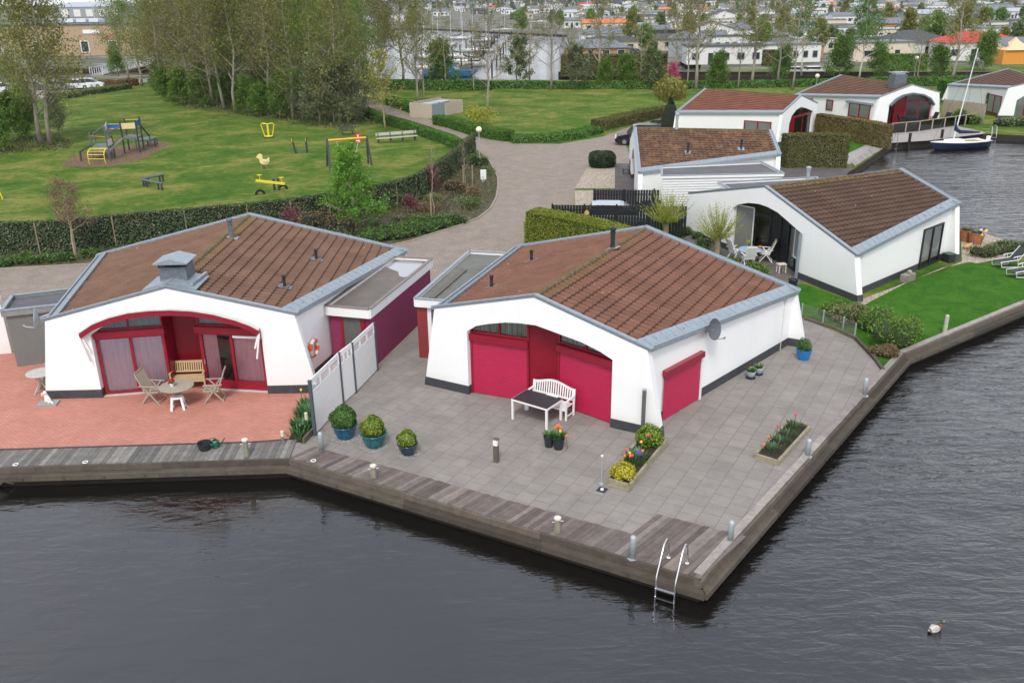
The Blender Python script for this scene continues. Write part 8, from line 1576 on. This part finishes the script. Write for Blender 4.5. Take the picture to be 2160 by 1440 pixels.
# harbour
BG = 'sailboats moored in the harbour'
hc = [WHITEP, NAVY, mat('grey_hull', (.30, .31, .31)), WHITEP]
sb = yacht('white sailboat at the harbour jetty, nearest the blue cabin boat', (*V2(925, 152), WL), 2.6, 9, 2.9, WHITEP, 12, group=BG, sail=mat('navy_canvas', (.01, .02, .06)))
for i, (u, v, a, lab) in enumerate(((985, 128, 2.7, 'sailboat moored half-way along the piled jetty'), (960, 118, 2.7, 'sailboat in the left middle of the harbour'), (1005, 105, 2.8, 'sailboat near the top of the piled jetty'), (930, 92, 2.7, 'sailboat moored far left in the harbour'), (968, 80, .4, 'sailboat at the upper left quay of the harbour'), (1020, 84, .2, 'sailboat beside the far end of the jetty'), (900, 118, 2.7, 'sailboat behind the pale-stemmed pair of trees'), (1135, 52, .1, 'blue-hulled boat standing on the dark quay by the crimson roof'), (1060, 62, 0, 'sailboat against the sandy quay'), (905, 142, 2.6, 'sailboat furthest left along the near bank'))): dup(sb, (*V2(u, v), WL if v != 52 else .8), a, lab, BG)
for i, (u, v, lab) in enumerate(((1660, 66, 'tall bare flag mast above the chalets, left of the green birches'), (1238, 58, 'slim white mast in front of the crimson roof'), (1120, 60, 'white mast at the left of the quay boats'), (1150, 60, 'white mast at the right of the quay boats'), (200, 40, 'white yacht mast in front of the marina shed'), (228, 42, 'second yacht mast in front of the marina shed'), (246, 40, 'third yacht mast in front of the marina shed'), (1705, 100, 'tall thin mast rising through the green birch'), (2075, 40, 'far mast above the roofs at the upper right'))): t = T('mast', lab, 'mast', P3(u, v)); b = MB(); b.tube([(0, 0, 0), (0, 0, 15)], [.14, .08], 6); b.build('pole', MATS['mast_white'], t); b = MB(); b.tube([(-.9, 0, 10), (.9, 0, 10)], .05, 4); b.build('spreader', MATS['mast_white'], t)
p = P3(950, 162, WL); t = T('cabin_boat', 'fishing boat with blue cabin moored at the near harbour bank', 'boat', p, .05); vs, fs, dk = hullmesh(10, 3, 1.1, -.2); b = MB(); b.add(vs, fs); b.build('hull', mat('blue_boat_paint', (.02, .2, .45), .4, .1), t, smooth=True); b = MB(); b.box((-1.2, 0, 1.7), (3.6, 2.2, 1.5)); cb = b.build('cabin', MATS['blue_boat_paint'], t); b = MB(); b.box((-1.2, 0, 2.5), (3.9, 2.4, .1)); b.build('cabin_roof', WHITEP, cb); b = MB(); b.box((-3.5, -.6, 1.35), (.6, .7, .7)); b.build('pink_crate', mat('pink_panel', (.7, .1, .35), .6), t); b = MB(); b.box((2.2, 0, 1.0), (4, 1.8, .1)); b.build('deck', BEAM, t)
a, c = V2(975, 150), V2(1048, 74); t = T('pile_jetty', 'long dark jetty with rows of piles running up the harbour', 'jetty', (a.x, a.y, 0)); d = c-a; b = MB(); b.beam((0, 0, -.1), (d.x, d.y, -.1), 1.6, .2); b.build('walkway', BEAMD, t); nrm = Vector((-d.y, d.x)).normalized()
for s in (-1, 1):
    for i in range(16): q = d*(i/15)+nrm*s*(1.0 if i % 2 else 5.5); b = MB(); b.tube([(q.x, q.y, -2), (q.x, q.y, 1.6)], .16, 6); b.build('pile', BEAMD, t)
for i, (u, v, lab) in enumerate(((1672, 159, 'small white boat moored under the far wall, left'), (1712, 158, 'small white boat moored under the far wall, right'), (1000, 140, 'small grey work boat beside the piled jetty'))): t = T('motorboat', lab, 'boat', P3(u, v, WL), .1*i); vs, fs, dk = hullmesh(6, 2.2, .8, -.1); b = MB(); b.add(vs, fs); b.build('hull', WHITEP, t, smooth=True); b = MB(); b.prism([(-1, -.8), (1.2, -.7), (1.2, .7), (-1, .8)], .7, 1.4); b.build('cabin', WHITEP, t); b = MB(); b.box((0, 0, 1.2), (2.3, 1.7, .3)); b.build('windscreen', WG, t)
# ------------------------------------------------------------------ thin spring haze
b = MB(); b.box((0, 2200, 10.5), (8600, 5200, 31)); hz = b.build('haze', MATS['white_render'])
N = NT('thin_haze'); N.t.nodes.remove([x for x in N.t.nodes if x.type == 'OUTPUT_MATERIAL'][0]); N.out = N.n('OutputMaterial'); v = N.n('VolumePrincipled'); v.inputs['Color'].default_value = (.86, .9, .95, 1); v.inputs['Density'].default_value = .0001; v.inputs['Anisotropy'].default_value = .2; N.l(v.outputs[0], N.out.inputs['Volume'])
hz.data.materials.clear(); hz.data.materials.append(N.m); tag(hz, 'thin pale haze softening the far village', 'haze', kind='stuff')
# ------------------------------------------------------------------ tell look-alikes apart by where they stand
SHORT = {'olive budding tree standing among the chalets beyond the canal': 'olive budding tree among the chalets', 'green bushy tree standing among the chalets beyond the canal': 'green bushy tree among the chalets', 'dark green bush standing among the chalets beyond the canal': 'dark green bush among the chalets',
         'budding olive-brown tree deep inside the crowded wood': 'budding tree inside the wood', 'white little garden shed squeezed between the chalets': 'white shed between the chalets', 'grey little garden shed squeezed between the chalets': 'grey shed between the chalets', 'brown little garden shed squeezed between the chalets': 'brown shed between the chalets', 'cream little garden shed squeezed between the chalets': 'cream shed between the chalets',
         'fresh green bush among the wood edge undergrowth': 'fresh green bush at the wood edge', 'spreading bright green juniper in the mat along the road kerb': 'bright green juniper along the road kerb', 'small round green shrub in the row at the foot of the ivy fence, left': 'small round shrub below the ivy fence', 'grey-green willowy bush among the wood edge undergrowth': 'grey-green bush at the wood edge',
         'lime plant in the border behind the red-brown roof': 'lime plant behind the red-brown roof', 'green bush under the big trees at the left edge': 'green bush under the left trees', 'low dark-leaved shrub behind the red-brown roof at the white wall foot': 'low dark shrub behind the red-brown roof', 'soft green plant in the border behind the red-brown roof': 'soft green plant behind the red-brown roof'}
tops = [o for o in bpy.data.objects if o.parent is None and o.get('label')]
by = {}
for o in tops: by.setdefault(o['label'], []).append(o)
OB = ['nearest', 'second', 'third', 'fourth', 'fifth', 'sixth', 'seventh', 'eighth', 'ninth']
for lab, os_ in by.items():
    if len(os_) < 2 or lab not in SHORT: continue
    os_.sort(key=lambda o: o.location.y); n = len(os_); nb = max(1, min(9, round(n/6))); per = -(-n//nb)
    for b0 in range(0, n, per):
        band = sorted(os_[b0:b0+per], key=lambda o: o.location.x/o.location.y)
        for i, o in enumerate(band):
            o['label'] = SHORT[lab]+', '+(ords[i]+' from the left' if len(band) > 1 else 'a single one')+(' in the '+OB[b0//per]+' row' if nb > 1 else '')
